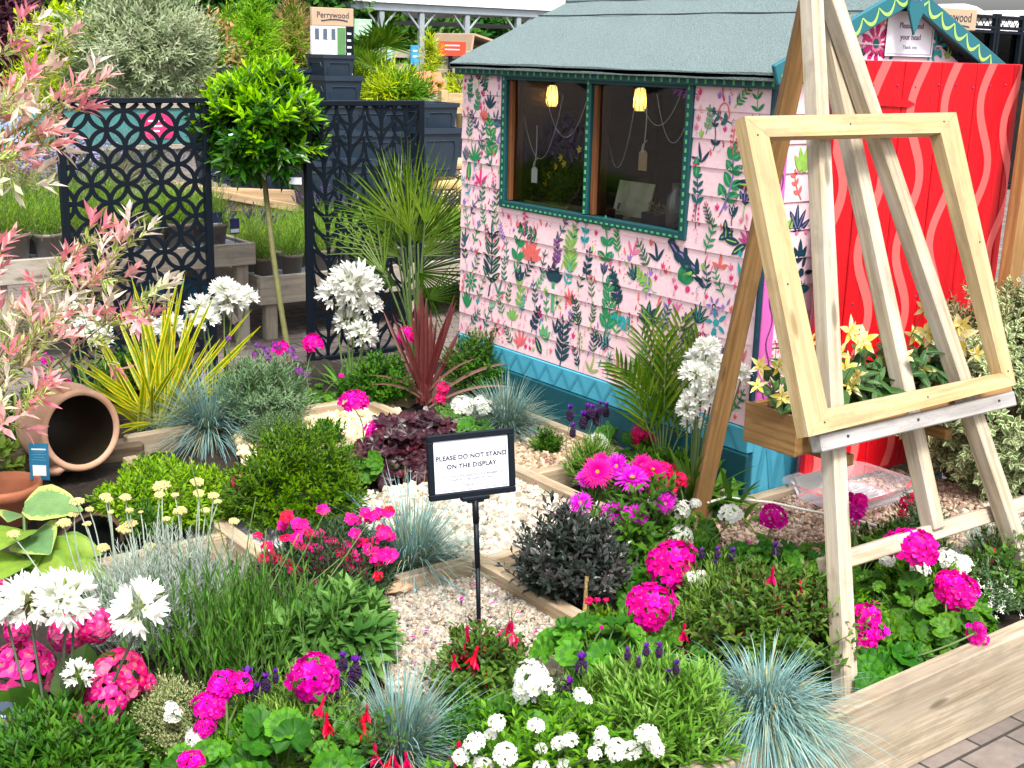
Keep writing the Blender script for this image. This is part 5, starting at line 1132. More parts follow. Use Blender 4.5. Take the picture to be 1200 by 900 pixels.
name_board(1092, 8, 1143, 36, 5.6, False, 'tan name board looking out behind the right slope of the shed roof')
# woven bamboo pots, stepped
m_wov = bpy.data.materials.new('patterned_pot'); t = ns(m_wov); tc = t.nodes.new('ShaderNodeTexCoord'); vo = t.nodes.new('ShaderNodeTexVoronoi'); vo.inputs['Scale'].default_value = 42; vo.feature = 'DISTANCE_TO_EDGE'; t.links.new(tc.outputs['Object'], vo.inputs['Vector'])
r_ = ramp(t, [(0, (.03, .025, .02)), (.16, (.04, .03, .02)), (.2, (.60, .50, .32)), (1, (.62, .52, .34))], vo.outputs[0]); p = nd(t, 'ShaderNodeBsdfPrincipled', Roughness=.6); t.links.new(r_.outputs[0], p.inputs['Base Color']); o = t.nodes.new('ShaderNodeOutputMaterial'); t.links.new(p.outputs[0], o.inputs[0])
m_bam = wood('bamboo_rim', (.66, .48, .24), (.48, .32, .14), knots=False)
g = G(); lathe(g, [(0, 0), (.125, 0), (.135, .13), (.12, .13)], 24, 0); lathe(g, [(.137, .125), (.142, .13), (.142, .185), (.135, .19), (.12, .19), (.118, .10), (0, .10)], 24, 1); lathe(g, [(.127, 0), (.132, .004), (.133, .03), (.131, .032)], 24, 1)
BM = g.mesh('bamboo_pot', [m_wov, m_bam], True)
for (px, py, Y_, lab) in ((533, 216, 7.9, 'patterned bamboo pot highest on the stepped stand beside the shed'), (513, 240, 7.6, 'patterned bamboo pot, left one on the second step of the stand'), (541, 243, 7.6, 'patterned bamboo pot, right one on the second step of the stand'), (508, 272, 7.3, 'patterned bamboo pot, left one on the third step'), (537, 275, 7.3, 'patterned bamboo pot, right one on the third step'), (512, 303, 7.0, 'patterned bamboo pot, left one on the lowest step'), (540, 306, 7.0, 'patterned bamboo pot, right one on the lowest step against the shed corner')):
    P = atY(px, py, Y_); o = bpy.data.objects.new('bamboo_pot', BM); COL.objects.link(o); o.location = P; tag(o, lab, 'pot', 'patterned bamboo pots')
g = G()
for (py, Y_) in ((217, 7.9), (243, 7.6), (275, 7.3), (307, 7.0)):
    a, b = atY(492, py, Y_), atY(570, py+3, Y_); bx(g, a[0], b[0], Y_-.17, Y_+.16, a[2]-.035, a[2]-.004, 0); bx(g, a[0]+.02, a[0]+.06, Y_-.1, Y_+.1, 0, a[2]-.036, 0); bx(g, b[0]-.06, b[0]-.02, Y_-.1, Y_+.1, 0, a[2]-.036, 0)
solo('stepped_stand', g, m_bench, 'stepped timber stand of patterned pots beside the left corner of the shed', 'stand', A(5, 7.4, 0))
# pale pine crate stand and terracotta stack
a, b = atY(516, 106, 8.9), atY(548, 178, 8.9); g = G()
for x in (a[0], b[0]+.1): bx(g, x, x+.07, 8.88, 8.94, 0, a[2], 0)
for k in range(2): z = a[2]-.09-k*.33; bx(g, a[0]+.071, b[0]+.099, 8.885, 8.92, z-.10, z+.07, 0)
bx(g, a[0]+.071, b[0]+.099, 8.925, 9.3, a[2]-.44, a[2]-.41, 0)
solo('pallet_stand', g, m_pine, 'pale pine crate stand between the leaf screen and the shed roof', 'stand', A(a[0], 8.9, 0))
g0 = G(); lathe(g0, [(0, 0), (.06, 0), (.09, .12), (.10, .12), (.10, .16), (.085, .16), (.07, .03), (0, .03)], 16, 0); TP = g0.mesh('terracotta_pot', [mat('orange_terracotta', (.60, .22, .11), .8, .25, 8)], True)
for k, (px, py) in enumerate(((487, 110), (497, 110), (507, 110), (517, 110), (490, 98), (500, 97), (512, 98))):
    P = atY(px, py, 9.6); o = bpy.data.objects.new('terracotta_pot', TP); COL.objects.link(o); o.location = P; o.rotation_euler = (PI, 0, 0); o.scale = (.62,)*3; o.location.z += .10
    tag(o, 'orange terracotta pot upturned in the %s of the pile left of the shed roof' % ('lower row' if k < 4 else 'upper row'), 'pot', 'upturned terracotta pots')
a, b = atY(478, 112, 9.6), atY(528, 112, 9.6); g = G(); bx(g, a[0], b[0], 9.4, 9.8, a[2]-.05, a[2]-.004, 0)
for x in (a[0]+.03, b[0]-.08): bx(g, x, x+.05, 9.45, 9.75, 0, a[2]-.051, 0)
solo('pot_table', g, m_bench, 'timber table under the pile of orange terracotta pots', 'table', A(a[0], 9.6, 0))
# slatted fence with signs, far
a, b = atY(425, 55, 13.5), atY(560, 110, 13.5); t_ = thing('slat_fence', 'grey slatted timber fence below the white canopy', 'fence', (a[0], 13.5, 0)); g = G()
for k in range(4): z = 1.62-k*.17; bx(g, a[0]-.5, b[0]+1.0, 13.5, 13.54, z-.10, z, 0)
obj('slat', g, m_bench, t_)
for x in np.arange(a[0]-.4, b[0]+1, .8): g = G(); bx(g, x, x+.09, 13.541, 13.62, 0, 1.68, 0); obj('post', g, m_bench, t_)
for (x0, y0, x1, y1, c_, lab) in ((482, 53, 491, 76, (.05, .32, .55), 'small blue sign on the grey slatted fence'), (453, 55, 460, 74, (.25, .55, .48), 'small pale green sign on the grey slatted fence'), (515, 48, 546, 66, (.80, .07, .03), 'red orange panel at the right end of the slatted fence'), (416, 22, 436, 43, (.38, .62, .42), 'pale green sign board right of the tan name board')):
    a, b = atY(x0, y0, 13.4), atY(x1, y1, 13.4); g = G(); bx(g, a[0], b[0], 13.40, 13.43, b[2], a[2], 0); bx(g, (a[0]+b[0])/2-.02, (a[0]+b[0])/2+.02, 13.431, 13.47, 0, b[2]+.05, 1)
    for k in range(2): bx(g, a[0]+(b[0]-a[0])*.2, b[0]-(b[0]-a[0])*.25, 13.396, 13.3985, a[2]-(a[2]-b[2])*(.32+.28*k), a[2]-(a[2]-b[2])*(.24+.28*k), 2)
    solo('sign_panel', g, [mat('sign_colour', c_, .5), m_black, m_white], lab, 'sign', A((a[0]+b[0])/2, 13.4, 0))
a, b = atY(549, 47, 15), atY(592, 72, 15); t_ = thing('garden_hut', 'little red and black hut with a pale roof beyond the slatted fence', 'hut', ((a[0]+b[0])/2, 15, 0)); g = G(); bx(g, a[0]+.08, b[0], 15, 15.8, 0, a[2]-.18, 0); obj('wall', g, mat('black_stained_boards', (.02, .02, .02)), t_)
g = G(); bx(g, a[0]+.06, b[0]+.02, 14.985, 14.998, a[2]-.34, a[2]-.22, 0); obj('red_board', g, m_red, t_)
g = G(); beam(g, (a[0]-.02, 15.4, a[2]-.2), ((a[0]+b[0])/2-.3, 15.4, a[2]+.08), 1.0, .03, (0, 0, 1)); beam(g, ((a[0]+b[0])/2-.3, 15.4, a[2]+.08), (b[0]+.05, 15.4, a[2]-.08), 1.0, .03, (0, 0, 1)); obj('roof', g, m_tan, t_)
# canopy on steel posts
m_steel = mat('galvanised_steel', (.36, .42, .46), .45, .15, 8, metal=.3); m_sheet = mat('white_canopy_sheet', (.80, .81, .83), .6, .05, 2)
t_ = thing('canopy', 'white sheet canopy on slim galvanised posts across the back', 'canopy', (14, 17, 0)); YC = 17.0; zb = atY(415, 6, YC)[2]; xa = atY(412, 8, YC)[0]; xb = 30
g = G(); bx(g, xa, xb, YC, YC+.12, zb-.06, zb+.06, 0, .01); bx(g, xa, xa+.1, YC+.12, YC+9, zb-.05, zb+.05, 0, .01); bx(g, xa, xb, YC+9, YC+9.1, zb-.05, zb+.05, 0, .01)
obj('beam', g, m_steel, t_)
g = G(); n = 24
for k in range(6):
    x0 = xa+k*(xb-xa)/6; x1 = x0+(xb-xa)/6; xx = np.linspace(x0, x1, 9); zz = zb+.10+.55*np.sin((xx-x0)/(x1-x0)*PI)
    V = np.concatenate([np.stack([xx, np.full(9, YC-.05), zz], -1), np.stack([xx, np.full(9, YC+9.1), zz], -1)]); g.add(V, [[i, i+1, i+10, i+9] for i in range(8)], V)
    V2 = np.concatenate([np.stack([xx, np.full(9, YC-.05), zz], -1), np.stack([xx, np.full(9, YC-.05), np.full(9, zb+.06)], -1)]); g.add(V2, [[i, i+9, i+10, i+1] for i in range(8)], V2)
obj('roof', g, m_sheet, t_, True)
for px in (449, 496, 549, 609, 690): P = atY(px, 50, YC); g = G(); bx(g, P[0]-.045, P[0]+.045, YC+.02, YC+.11, 0, zb-.061, 0, .01); beam(g, (P[0], YC+.06, zb-.34), (P[0]+.26, YC+.06, zb-.06), .03, .03, (0, 1, 0)); beam(g, (P[0], YC+.06, zb-.34), (P[0]-.26, YC+.06, zb-.06), .03, .03, (0, 1, 0)); obj('post', g, m_steel, t_)
# glazed garden building, far right
a, b = atY(1138, 14, 9.5), atY(1215, 80, 9.5); t_ = thing('glazed_building', 'dark framed glazed building behind the right slope of the shed roof', 'building', (a[0], 9.5, 0)); g = G(); x0, x1, zt = a[0], a[0]+2.6, a[2]
for x in (x0, x0+.55, x0+.62, x0+1.15, x0+1.7, x1): bx(g, x, x+.05, 9.5, 9.56, 0, zt, 0)
for z in (zt-.04, zt-.17, zt-.22, zt-.9, .05): bx(g, x0+.051, x1-.001, 9.505, 9.555, z-.02, z+.02, 0)
for k in range(18): x = x0+.06+k*.14; beam(g, (x, 9.53, zt-.15+.0), (x+.07, 9.53, zt-.06), .012, .012, (0, 1, 0)); beam(g, (x+.07, 9.53, zt-.06), (x+.14, 9.53, zt-.15), .012, .012, (0, 1, 0))
obj('frame', g, m_black, t_)
g = G(); bx(g, x0+.02, x1, 9.57, 9.575, 0, zt-.23, 0); obj('pane', g, clear('greenhouse_glass', (.80, .86, .88), 1.6, .03), t_)
g = G(); bx(g, x0+.02, x1, 10.6, 10.64, 0, zt-.25, 0); bx(g, x0-.02, x0+.02, 9.5, 12, 0, zt-.19, 0); bx(g, x0+.05, x1, 9.58, 12, zt-.02, zt+.02, 1)
for k in range(4): bx(g, x0+.15+k*.45, x0+.42+k*.45, 10.55, 10.598, .9, 1.5-.1*(k % 2), 1)
obj('wall', g, [mat('grey_render', (.22, .25, .28), .8), m_sheet], t_)
# ------------------------------------------------------------------ leaf and petal surfaces
L_ger = leaf('geranium_leaf', [(.025, .085, .012), (.05, .15, .02), (.10, .24, .035)], zone=(.03, .09, .02), trans=.25, rough=.5)
L_hebe = leaf('hebe_leaf', [(.035, .085, .010), (.07, .14, .014), (.12, .21, .02)], trans=.2, rough=.35)
L_dark = leaf('dark_hebe_leaf', [(.014, .022, .018), (.026, .036, .028), (.055, .048, .052)], trans=.05, rough=.28, spec=.6)
L_fes = leaf('blue_fescue_blade', [(.42, .36, .20), (.10, .20, .19), (.15, .28, .28), (.22, .36, .36), (.30, .44, .42), (.24, .34, .22)], trans=.2, rough=.6, base=(.10, .15, .07))
L_silver = leaf('silver_leaf', [(.26, .33, .27), (.38, .45, .39), (.50, .57, .51)], trans=.2, rough=.8)
L_phor = leaf('yellow_striped_blade', [(.10, .20, .015), (.20, .30, .02), (.14, .24, .02)], edge=(.62, .55, .08), eth=.55, trans=.3, rough=.35)
L_cord = leaf('red_cordyline_blade', [(.045, .011, .012), (.07, .018, .018), (.10, .035, .03)], edge=(.13, .035, .036), eth=.8, trans=.2, rough=.35)
L_cordp = leaf('pale_bronze_blade', [(.15, .085, .07), (.24, .15, .12)], trans=.2, rough=.4)
L_heu = leaf('purple_heuchera_leaf', [(.014, .004, .009), (.028, .007, .014), (.06, .014, .022)], trans=.1, rough=.36, spec=.4, zone=(.06, .03, .04))
L_palm = leaf('palm_blade', [(.03, .085, .01), (.065, .15, .018), (.14, .23, .035)], trans=.25, rough=.4)
L_green = leaf('fresh_green_leaf', [(.045, .12, .015), (.10, .22, .025), (.19, .34, .05)], trans=.3, rough=.45)
L_mid = leaf('mid_green_leaf', [(.025, .075, .012), (.05, .13, .02), (.09, .19, .03)], trans=.25, rough=.42)
L_strap = leaf('strap_leaf', [(.04, .11, .02), (.08, .18, .03), (.13, .25, .05)], trans=.25, rough=.38)
L_grey = leaf('grey_green_leaf', [(.08, .15, .07), (.14, .23, .12), (.22, .30, .18)], trans=.25, rough=.6)
L_thyme = leaf('variegated_thyme_leaf', [(.20, .25, .08), (.30, .34, .14)], edge=(.66, .68, .42), eth=.6, trans=.25, rough=.6)
L_lime = leaf('lime_ground_cover_leaf', [(.09, .21, .02), (.17, .34, .03), (.27, .44, .06)], trans=.3, rough=.45)
L_hosta = leaf('hosta_leaf', [(.11, .24, .12), (.15, .29, .15), (.22, .36, .14)], edge=(.46, .55, .20), eth=.74, trans=.3, rough=.4, vein=95)
L_hosty = leaf('yellow_hosta_leaf', [(.24, .40, .08), (.34, .48, .12)], edge=(.20, .36, .09), eth=.8, trans=.35, rough=.45, vein=80)
L_bay = leaf('dark_bay_leaf', [(.015, .06, .008), (.03, .10, .012), (.06, .15, .018)], trans=.2, rough=.28, spec=.5)
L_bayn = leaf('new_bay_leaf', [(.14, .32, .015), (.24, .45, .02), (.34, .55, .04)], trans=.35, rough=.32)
L_olive = leaf('olive_leaf', [(.20, .29, .14), (.36, .44, .27), (.54, .60, .42)], trans=.2, rough=.6)
L_wil = leaf('willow_leaf', [(.16, .32, .035), (.28, .44, .07), (.42, .54, .16)], edge=(.74, .72, .48), eth=.62, trans=.35, rough=.55)
L_wilw = leaf('cream_willow_leaf', [(.78, .72, .56), (.86, .76, .68), (.66, .70, .44)], trans=.35, rough=.6)
L_wilp = leaf('pink_willow_leaf', [(.84, .30, .33), (.88, .46, .45), (.86, .64, .58)], trans=.35, rough=.6)
L_pit = leaf('variegated_bush_leaf', [(.10, .18, .06), (.16, .26, .10), (.22, .32, .15)], edge=(.68, .70, .46), eth=.66, trans=.25, rough=.45)
L_beg = leaf('begonia_leaf', [(.035, .09, .03), (.07, .15, .05)], rib=(.10, .18, .08), trans=.2, rough=.35)
L_fuch = leaf('fuchsia_leaf', [(.035, .10, .02), (.07, .16, .03), (.13, .23, .05)], trans=.25, rough=.4)
L_ros = leaf('lavender_needle', [(.09, .20, .03), (.16, .30, .06), (.25, .38, .11)], trans=.25, rough=.55)
P_mag = leaf('magenta_petal', [(.62, .002, .22), (.80, .008, .36), (.88, .07, .52)], base=(.62, .0, .30), trans=.3, rough=.5, spec=.2)
P_red = leaf('crimson_petal', [(.56, .002, .05), (.68, .004, .09), (.76, .008, .16)], trans=.25, rough=.5, spec=.2)
P_white = leaf('white_petal', [(.80, .80, .76), (.88, .88, .85), (.84, .86, .80)], base=(.62, .70, .42), trans=.3, rough=.55, spec=.2)
P_hyd = leaf('hydrangea_petal', [(.72, .06, .22), (.80, .12, .31), (.85, .24, .42)], base=(.80, .28, .36), trans=.3, rough=.55, spec=.2)
P_ast = leaf('aster_ray', [(.56, .03, .46), (.68, .06, .56), (.76, .14, .64)], base=(.72, .25, .62), trans=.3, rough=.5, spec=.2)
P_asth = leaf('hot_pink_ray', [(.72, .01, .26), (.82, .03, .36)], trans=.3, rough=.5, spec=.2)
P_fuc = leaf('fuchsia_sepal', [(.60, .010, .055), (.70, .03, .10), (.76, .12, .18)], trans=.3, rough=.4)
P_fucp = leaf('pale_fuchsia_petal', [(.84, .32, .36), (.86, .50, .48)], trans=.3, rough=.45)
P_yel = leaf('begonia_petal', [(.82, .66, .14), (.87, .79, .34), (.88, .84, .58)], tip=(.88, .84, .52), trans=.35, rough=.5, spec=.2)
P_lil = leaf('purple_bract', [(.09, .02, .22), (.15, .04, .32), (.22, .08, .42)], trans=.3, rough=.6)
P_wall = leaf('mauve_petal', [(.18, .03, .24), (.28, .06, .36), (.34, .12, .46)], trans=.3, rough=.6)
m_spike = mat('stoechas_spike', (.030, .012, .045), .8, .5, 90)
m_cur = mat('curry_flower', (.58, .50, .20), .8, .3, 120, .4, 200, col2=(.50, .46, .20))
m_eye = mat('flower_eye', (.75, .42, .02), .7, .3, 60)
m_bud = mat('flower_bud', (.30, .36, .08), .6, .3, 40)
m_silst = mat('silver_stem', (.34, .40, .33), .8, .2, 30)
m_brst = mat('brown_stem', (.16, .09, .05), .7, .3, 30)
m_dkst = mat('dark_stem', (.035, .05, .025), .6, .3, 30)

# ------------------------------------------------------------------ flower heads, unit diameter, facing +z
def sph(n, low=-.25):
    p = []; k = 0; gold = PI*(3-math.sqrt(5))
    for i in range(n):
        z = 1-(1-low)*(i+.5)/n; r = math.sqrt(max(0, 1-z*z)); p.append((r*math.cos(i*gold), r*math.sin(i*gold), z))
    p = np.array(p)+rs.randn(n, 3)*.09; return unit(p)
def florets(g, C, N, n, L, W, prof, mi, flare=1.0, cupk=.25, ns=2, cols=3, jit=.2, curl=0., rnd=None):
    """n petals round each centre C facing N"""
    m = len(C); ref = rs.randn(m, 3); u = unit(np.cross(N, ref)); v = np.cross(N, u); a = (np.arange(n)*2*PI/n)[None]+rs.rand(m)[:, None]*6+rs.randn(m, n)*jit*.4
    R = np.cos(a)[..., None]*u[:, None]+np.sin(a)[..., None]*v[:, None]; D = unit(R*flare+N[:, None]*cupk+rs.randn(m, n, 3)*jit*.3)
    rn = np.clip(np.repeat((rs.rand(m) if rnd is None else rnd)[:, None], n, 1)+rs.randn(m, n)*.12, 0, 1)
    blades(g, np.repeat(C[:, None], n, 1).reshape(-1, 3), D.reshape(-1, 3), L*(1+rs.randn(m*n)*.1), W*(1+rs.randn(m*n)*.1), np.repeat(N[:, None], n, 1).reshape(-1, 3), 0, curl, prof, ns, .18 if cols == 3 else 0, mi, rn.ravel(), cols)
def H_geranium(n=24, pet=5, low=-.3, loose=0.0, mats=None):
    g = G(); d = sph(n, low); C = d*A(.36, .36, .22)*(1+(.07+loose)*rs.randn(n, 1)); florets(g, C, unit(d+A(0, 0, .15)), pet, .165, .165, 'petal', 0, 1, .22, 2, 3, .2)
    blobs(g, C+d*.012, .010, 1, .1, 1); stems(g, np.tile(A(0, 0, -.28), (n, 1)), C, .010, .006, None, 3, 3, 1); b = unit(rs.randn(7, 3)*A(1, 1, .3)); blobs(g, b*.2+A(0, 0, -.24), .028, 1, .3, 1)
    return g.mesh('geranium_head', mats)
HM = [H_geranium(n_, low=l_, mats=[P_mag, m_bud]) for n_, l_ in ((24, -.2), (21, 0), (26, -.1))]+[H_geranium(15, 5, -.1, .12, [P_mag, m_bud])]
HW = [H_geranium(n_, low=l_, mats=[P_white, m_bud]) for n_, l_ in ((20, -.1), (17, .1))]+[H_geranium(13, 5, 0, .12, [P_white, m_bud])]
HR = [H_geranium(18, 5, -.2, .1, [P_red, m_bud])]
def H_ball(n, pet, L, W, low, mats, prof='round', cup=.12, r=.42):
    g = G(); d = sph(n, low); C = d*r; florets(g, C, d, pet, L, W, prof, 0, 1, cup, 2, 3, .22); blobs(g, C+d*.015, .012, 1, .1, 1); stems(g, np.tile(A(0, 0, -.3), (n, 1)), C, .008, .006, None, 3, 3, 1); return g.mesh('flower_ball', mats)
HH = [H_ball(44, 4, .15, .165, -.55, [P_hyd, m_bud]) for _ in range(2)]
HV = [H_ball(n_, 5, .15, .13, l_, [P_white, m_bud], 'petal', .15, .36) for n_, l_ in ((17, .3), (13, .45), (20, .2))]
HP = [H_ball(22, 4, .14, .12, -.2, [P_wall, m_stem], 'petal', .15, .36)]
def H_agap(n=22, low=-.35):
    g = G(); d = sph(n, low); C0_ = d*.04; C = d*.20; stems(g, C0_, C, .006, .008, None, 3, 3, 1); k = 6
    ref = rs.randn(n, 3); u = unit(np.cross(d, ref)); v = np.cross(d, u); a = (np.arange(k)*2*PI/k)[None]+rs.rand(n)[:, None]*6; R = np.cos(a)[..., None]*u[:, None]+np.sin(a)[..., None]*v[:, None]
    D = unit(d[:, None]+R*.20); blades(g, (C[:, None]+R*.008).reshape(-1, 3), D.reshape(-1, 3), .29*(1+rs.randn(n*k)*.1), .085, R.reshape(-1, 3)*-1, 0, -.28, 'obov', 4, .15, 0, None, 3)
    return g.mesh('agapanthus_head', [P_white, m_bud])
HA = [H_agap(), H_agap(23, -.2), H_agap(16, .1)]
def H_aster(mats):
    g = G()
    for q, (r0, n, el) in enumerate(((.09, 34, .12), (.08, 34, .32), (.06, 28, .6), (.05, 18, .95))):
        a = np.arange(n)*2*PI/n+rs.rand()*6+rs.randn(n)*.06; R = np.stack([np.cos(a), np.sin(a), np.zeros(n)], -1); blades(g, R*r0+A(0, 0, .02*q), R*math.cos(el)+A(0, 0, math.sin(el)), (.42-.075*q)*(1+rs.randn(n)*.07), .062, np.tile(A(0, 0, 1), (n, 1)), 0, -.12, 'ray', 3, .2, 0, None, 3)
    k = 40; th = np.arange(k)*2.39996; rr = .085*np.sqrt((np.arange(k)+.5)/k); blobs(g, np.stack([rr*np.cos(th), rr*np.sin(th), .075-rr*rr*3], -1), .014, 1, .15, 1)
    b = np.arange(12)*.5236; blades(g, np.tile(A(0, 0, -.02), (12, 1)), np.stack([np.cos(b), np.sin(b), np.full(12, -.2)], -1), .2, .06, None, 0, 0, 'lance', 2, 0, 2); return g.mesh('aster_head', mats)
HAS = [H_aster([P_ast, m_eye, m_stem]), H_aster([P_asth, m_eye, m_stem])]
def H_pink(mats):
    g = G(); n = 5; a = np.arange(n)*1.2566; R = np.stack([np.cos(a), np.sin(a), np.full(n, .15)], -1); N = np.tile(A(0, 0, 1), (n, 1)); discs(g, R*.27+A(0, 0, .02), N+R*.15+rs.randn(n, 3)*.22, .235, 7, .16, -.04, .06, 15, 0, .15, R); blobs(g, [(0, 0, .03)], .04, 1, .2, 1); stems(g, [(0, 0, -.3)], [(0, 0, 0)], .04, .06, None, 3, 5, 1); return g.mesh('dianthus_flower', mats)
HD = [H_pink([leaf('cerise_petal', [(.62, .004, .14), (.74, .006, .22), (.80, .015, .30)], base=(.45, 0, .12), trans=.25, rough=.5, spec=.2), m_bud]), H_pink([P_red, m_bud])]
def H_lav():
    g = G(); n = 60; i = np.arange(n); th = i*2.39996; z = i/n; r = .17*np.sin(np.clip(z*.9+.12, 0, 1)*PI)**.6; P = np.stack([r*np.cos(th), r*np.sin(th), z*.75], -1); blobs(g, P, .075, 1, .25, 1)
    a = np.arange(5)*1.2566; blades(g, np.tile(A(0, 0, .72), (5, 1)), np.stack([np.cos(a)*.45, np.sin(a)*.45, np.ones(5)], -1), .36, .2, np.stack([np.cos(a), np.sin(a), np.zeros(5)], -1), 0, .1, 'obov', 3, .15, 0); k = 20; th = rs.rand(k)*6.28; z = rs.rand(k)*.7+.03; r = .2*np.sin(np.clip(z*1.1+.12, 0, 1)*PI)**.6; blades(g, np.stack([r*np.cos(th), r*np.sin(th), z], -1), np.stack([np.cos(th), np.sin(th), np.full(k, .4)], -1), .10, .07, None, 0, 0, 'round', 2, 0, 0)
    return g.mesh('lavender_spike', [P_lil, m_spike])
HL = [H_lav()]
def H_fuch(pm):
    g = G(); lathe(g, [(.05, .98), (.075, .85), (.06, .62), (.085, .5), (.03, .48)], 8, 0); a = np.arange(4)*PI/2+.3; R = np.stack([np.cos(a), np.sin(a), np.zeros(4)], -1); V = g.v[0]
    g.a[0] = np.tile(A(.5, .5, .3), (len(V), 1)); blades(g, R*.06+A(0, 0, .5), R*.38+A(0, 0, -.9), .44, .17, R+A(0, 0, .3), 0, .25, 'lance', 4, .25, 0)
    a = np.arange(5)*1.2566; R = np.stack([np.cos(a), np.sin(a), np.zeros(5)], -1); blades(g, R*.03+A(0, 0, .5), R*.22+A(0, 0, -1), .34, .2, R, 0, 0, 'round', 3, .3, 1); stems(g, [(.02, 0, .4), (-.02, .02, .4), (0, -.02, .4)], [(.03, 0, -.1), (-.03, .03, -.05), (0, -.04, -.12)], .007, .007, None, 3, 3, 1); stems(g, [(0, 0, .95)], [(.05, .03, 1.9)], .018, .012, [(.06, 0, .05)], 5, 3, 2); return g.mesh('fuchsia_flower', [P_fuc, pm, m_stem])
HF = [H_fuch(P_fuc), H_fuch(P_fucp)]
def H_beg():
    g = G()
    for n, L, W, cup in ((5, .46, .19, .35), (4, .32, .15, 1.1)):
        a = np.arange(n)*2*PI/n+rs.rand()*3; R = np.stack([np.cos(a), np.sin(a), np.full(n, cup)], -1); blades(g, R*.03, R, L, W, np.tile(A(0, 0, 1), (n, 1))-R*.3, 0, -.22, 'lance', 4, .3, 0)
    blobs(g, rs.randn(8, 3)*.02+A(0, 0, .06), .018, 1, .2, 1); return g.mesh('begonia_flower', [P_yel, m_cur])
HB = [H_beg(), H_beg()]
def H_curry():
    g = G(); n = 34; r = .46*np.sqrt((np.arange(n)+.5)/n); th = np.arange(n)*2.39996; P = np.stack([r*np.cos(th), r*np.sin(th), .12*(1-(r/.46)**2)+rs.randn(n)*.02], -1); blobs(g, P, .105, 0, .15, 1, flat=.8); stems(g, np.tile(A(0, 0, -.4), (n//3, 1)), P[::3][:n//3], .02, .02, None, 3, 3, 1); return g.mesh('curry_flower_head', [m_cur, m_silst])
HC = [H_curry(), H_curry()]

# ------------------------------------------------------------------ plant builders
def plant(name, label, base, cat='flowering plant', group=None): return thing(name, label, cat, base, group)
def foliage(t, g, mats, name='foliage'): return obj(name, g, mats, t)
def heads(t, lib, pts, name='flower_head', stemmat=None, dep0=None, tilt=.55, jit=.05, sg=None, smi=0, base=None, bend=.03, sr=.0028, root=.25):
    """flower heads at photo points (px, py, size px) at about the plant's own depth, each with a stem back to the base"""
    b = np.array(t.location) if base is None else np.asarray(base); dep0 = depth(b) if dep0 is None else dep0; P0, P1, B = [], [], []
    for k, q in enumerate(pts):
        px, py, s = q[:3]; d = dep0+(q[3] if len(q) > 3 else random.uniform(-jit, jit)); P = pd(px, py, d); D = s*d/F
        me = lib[k % len(lib)] if len(q) < 5 else lib[q[4]]; inst(name, me, t, P, D, tilt*random.uniform(.5, 1.3), TOCAM(P))
        P0.append(b+A(random.uniform(-.02, .02), random.uniform(-.02, .02), .02)+(P-b)*A(root, root, 0)); P1.append(P-A(0, 0, D*.25)); B.append(A(random.uniform(-1, 1)*bend, random.uniform(-1, 1)*bend, .0))
    if sg is not None and len(pts) <= 14:
        for q in range(len(P0)): g1 = G(); stems(g1, P0[q:q+1], P1[q:q+1], sr*1.15, sr*.85, B[q:q+1], 6, 5, 0); obj('stem', g1, stemmat or m_stem, t)
    elif sg is not None: stems(sg, P0, P1, sr*1.15, sr*.85, B, 6, 5, smi)
def ger_leaves(g, base, n, spread, hgt, R=(.022, .045), low=.3, mi=0, smi=1, asym=(0, 0)):
    a = rs.rand(n)*2*PI; r = spread*np.sqrt(rs.rand(n)); h = hgt*(low+(1-low)*rs.rand(n))*(1-.45*(r/spread)**2); P = np.asarray(base)+np.stack([r*np.cos(a)+asym[0]*h, r*np.sin(a)+asym[1]*h, h], -1)
    lo_ = (P[:, 2] < .275) & (P[:, 1] < 1.60); P[lo_, 1] = 1.60+rs.rand(lo_.sum())*.05
    N = unit(np.stack([np.cos(a)*r/spread*.7, np.sin(a)*r/spread*.7, np.ones(n)], -1)+rs.randn(n, 3)*.28+A(-.25, -.35, 0)); R_ = R[0]+(R[1]-R[0])*rs.rand(n)
    discs(g, P, N, R_, 9, .07, .22, .10, 27, mi, .75, None); stems(g, np.asarray(base)+rs.randn(n, 3)*A(.012, .012, .0)+A(0, 0, .01), P, .0022, .0014, None, 3, 4, smi)
def geranium(bx_, by_, pts, lib, label, n=34, spread=.11, hgt=.16, z=.17, tilt=.6, R=(.017, .036), dz=0, jit=.04, group=None, name='geranium'):
    b = at(bx_, by_, z); hh = [pd(q[0], q[1], depth(b)+dz)[2]-b[2] for q in pts if q[2] > 14]; hgt = max(.05, min([hgt]+[.66*h_ for h_ in hh])); t = plant(name, label, b, 'geranium', group); g = G(); ger_leaves(g, b, n, spread, hgt, R); foliage(t, g, [L_ger, m_stem]); g = G(); heads(t, lib, pts, dep0=depth(b)+dz, tilt=tilt, sg=g, jit=jit); obj('stem', g, m_stem, t); return t
def fescue(px, py, wpx, label, n=1800, z=.17, hk=.85, droop=.5, upk=1.25, name='blue_fescue'):
    b = at(px, py, z); r = wpx*mpp(b)/2; a = rs.rand(n)*2*PI; el = np.radians(6+80*rs.rand(n)**.85); D = np.stack([np.cos(a)*np.cos(el), np.sin(a)*np.cos(el), np.sin(el)*upk], -1); t = plant(name, label, b, 'ornamental grass', 'tufts of blue fescue'); g = G()
    L = r*1.3*rs.uniform(.45, 1.2, n); D = unit(D+rs.randn(n, 3)*.10); blades(g, b+np.stack([np.cos(a), np.sin(a), np.zeros(n)], -1)*(r*.18*rs.rand(n))[:, None], D, L, .0027*max(1, r/.2)**.5, None, droop*rs.uniform(.4, 1.3, n), 0, 'grass', 5, 0, 0, None, 2); foliage(t, g, L_fes, 'blades'); return t
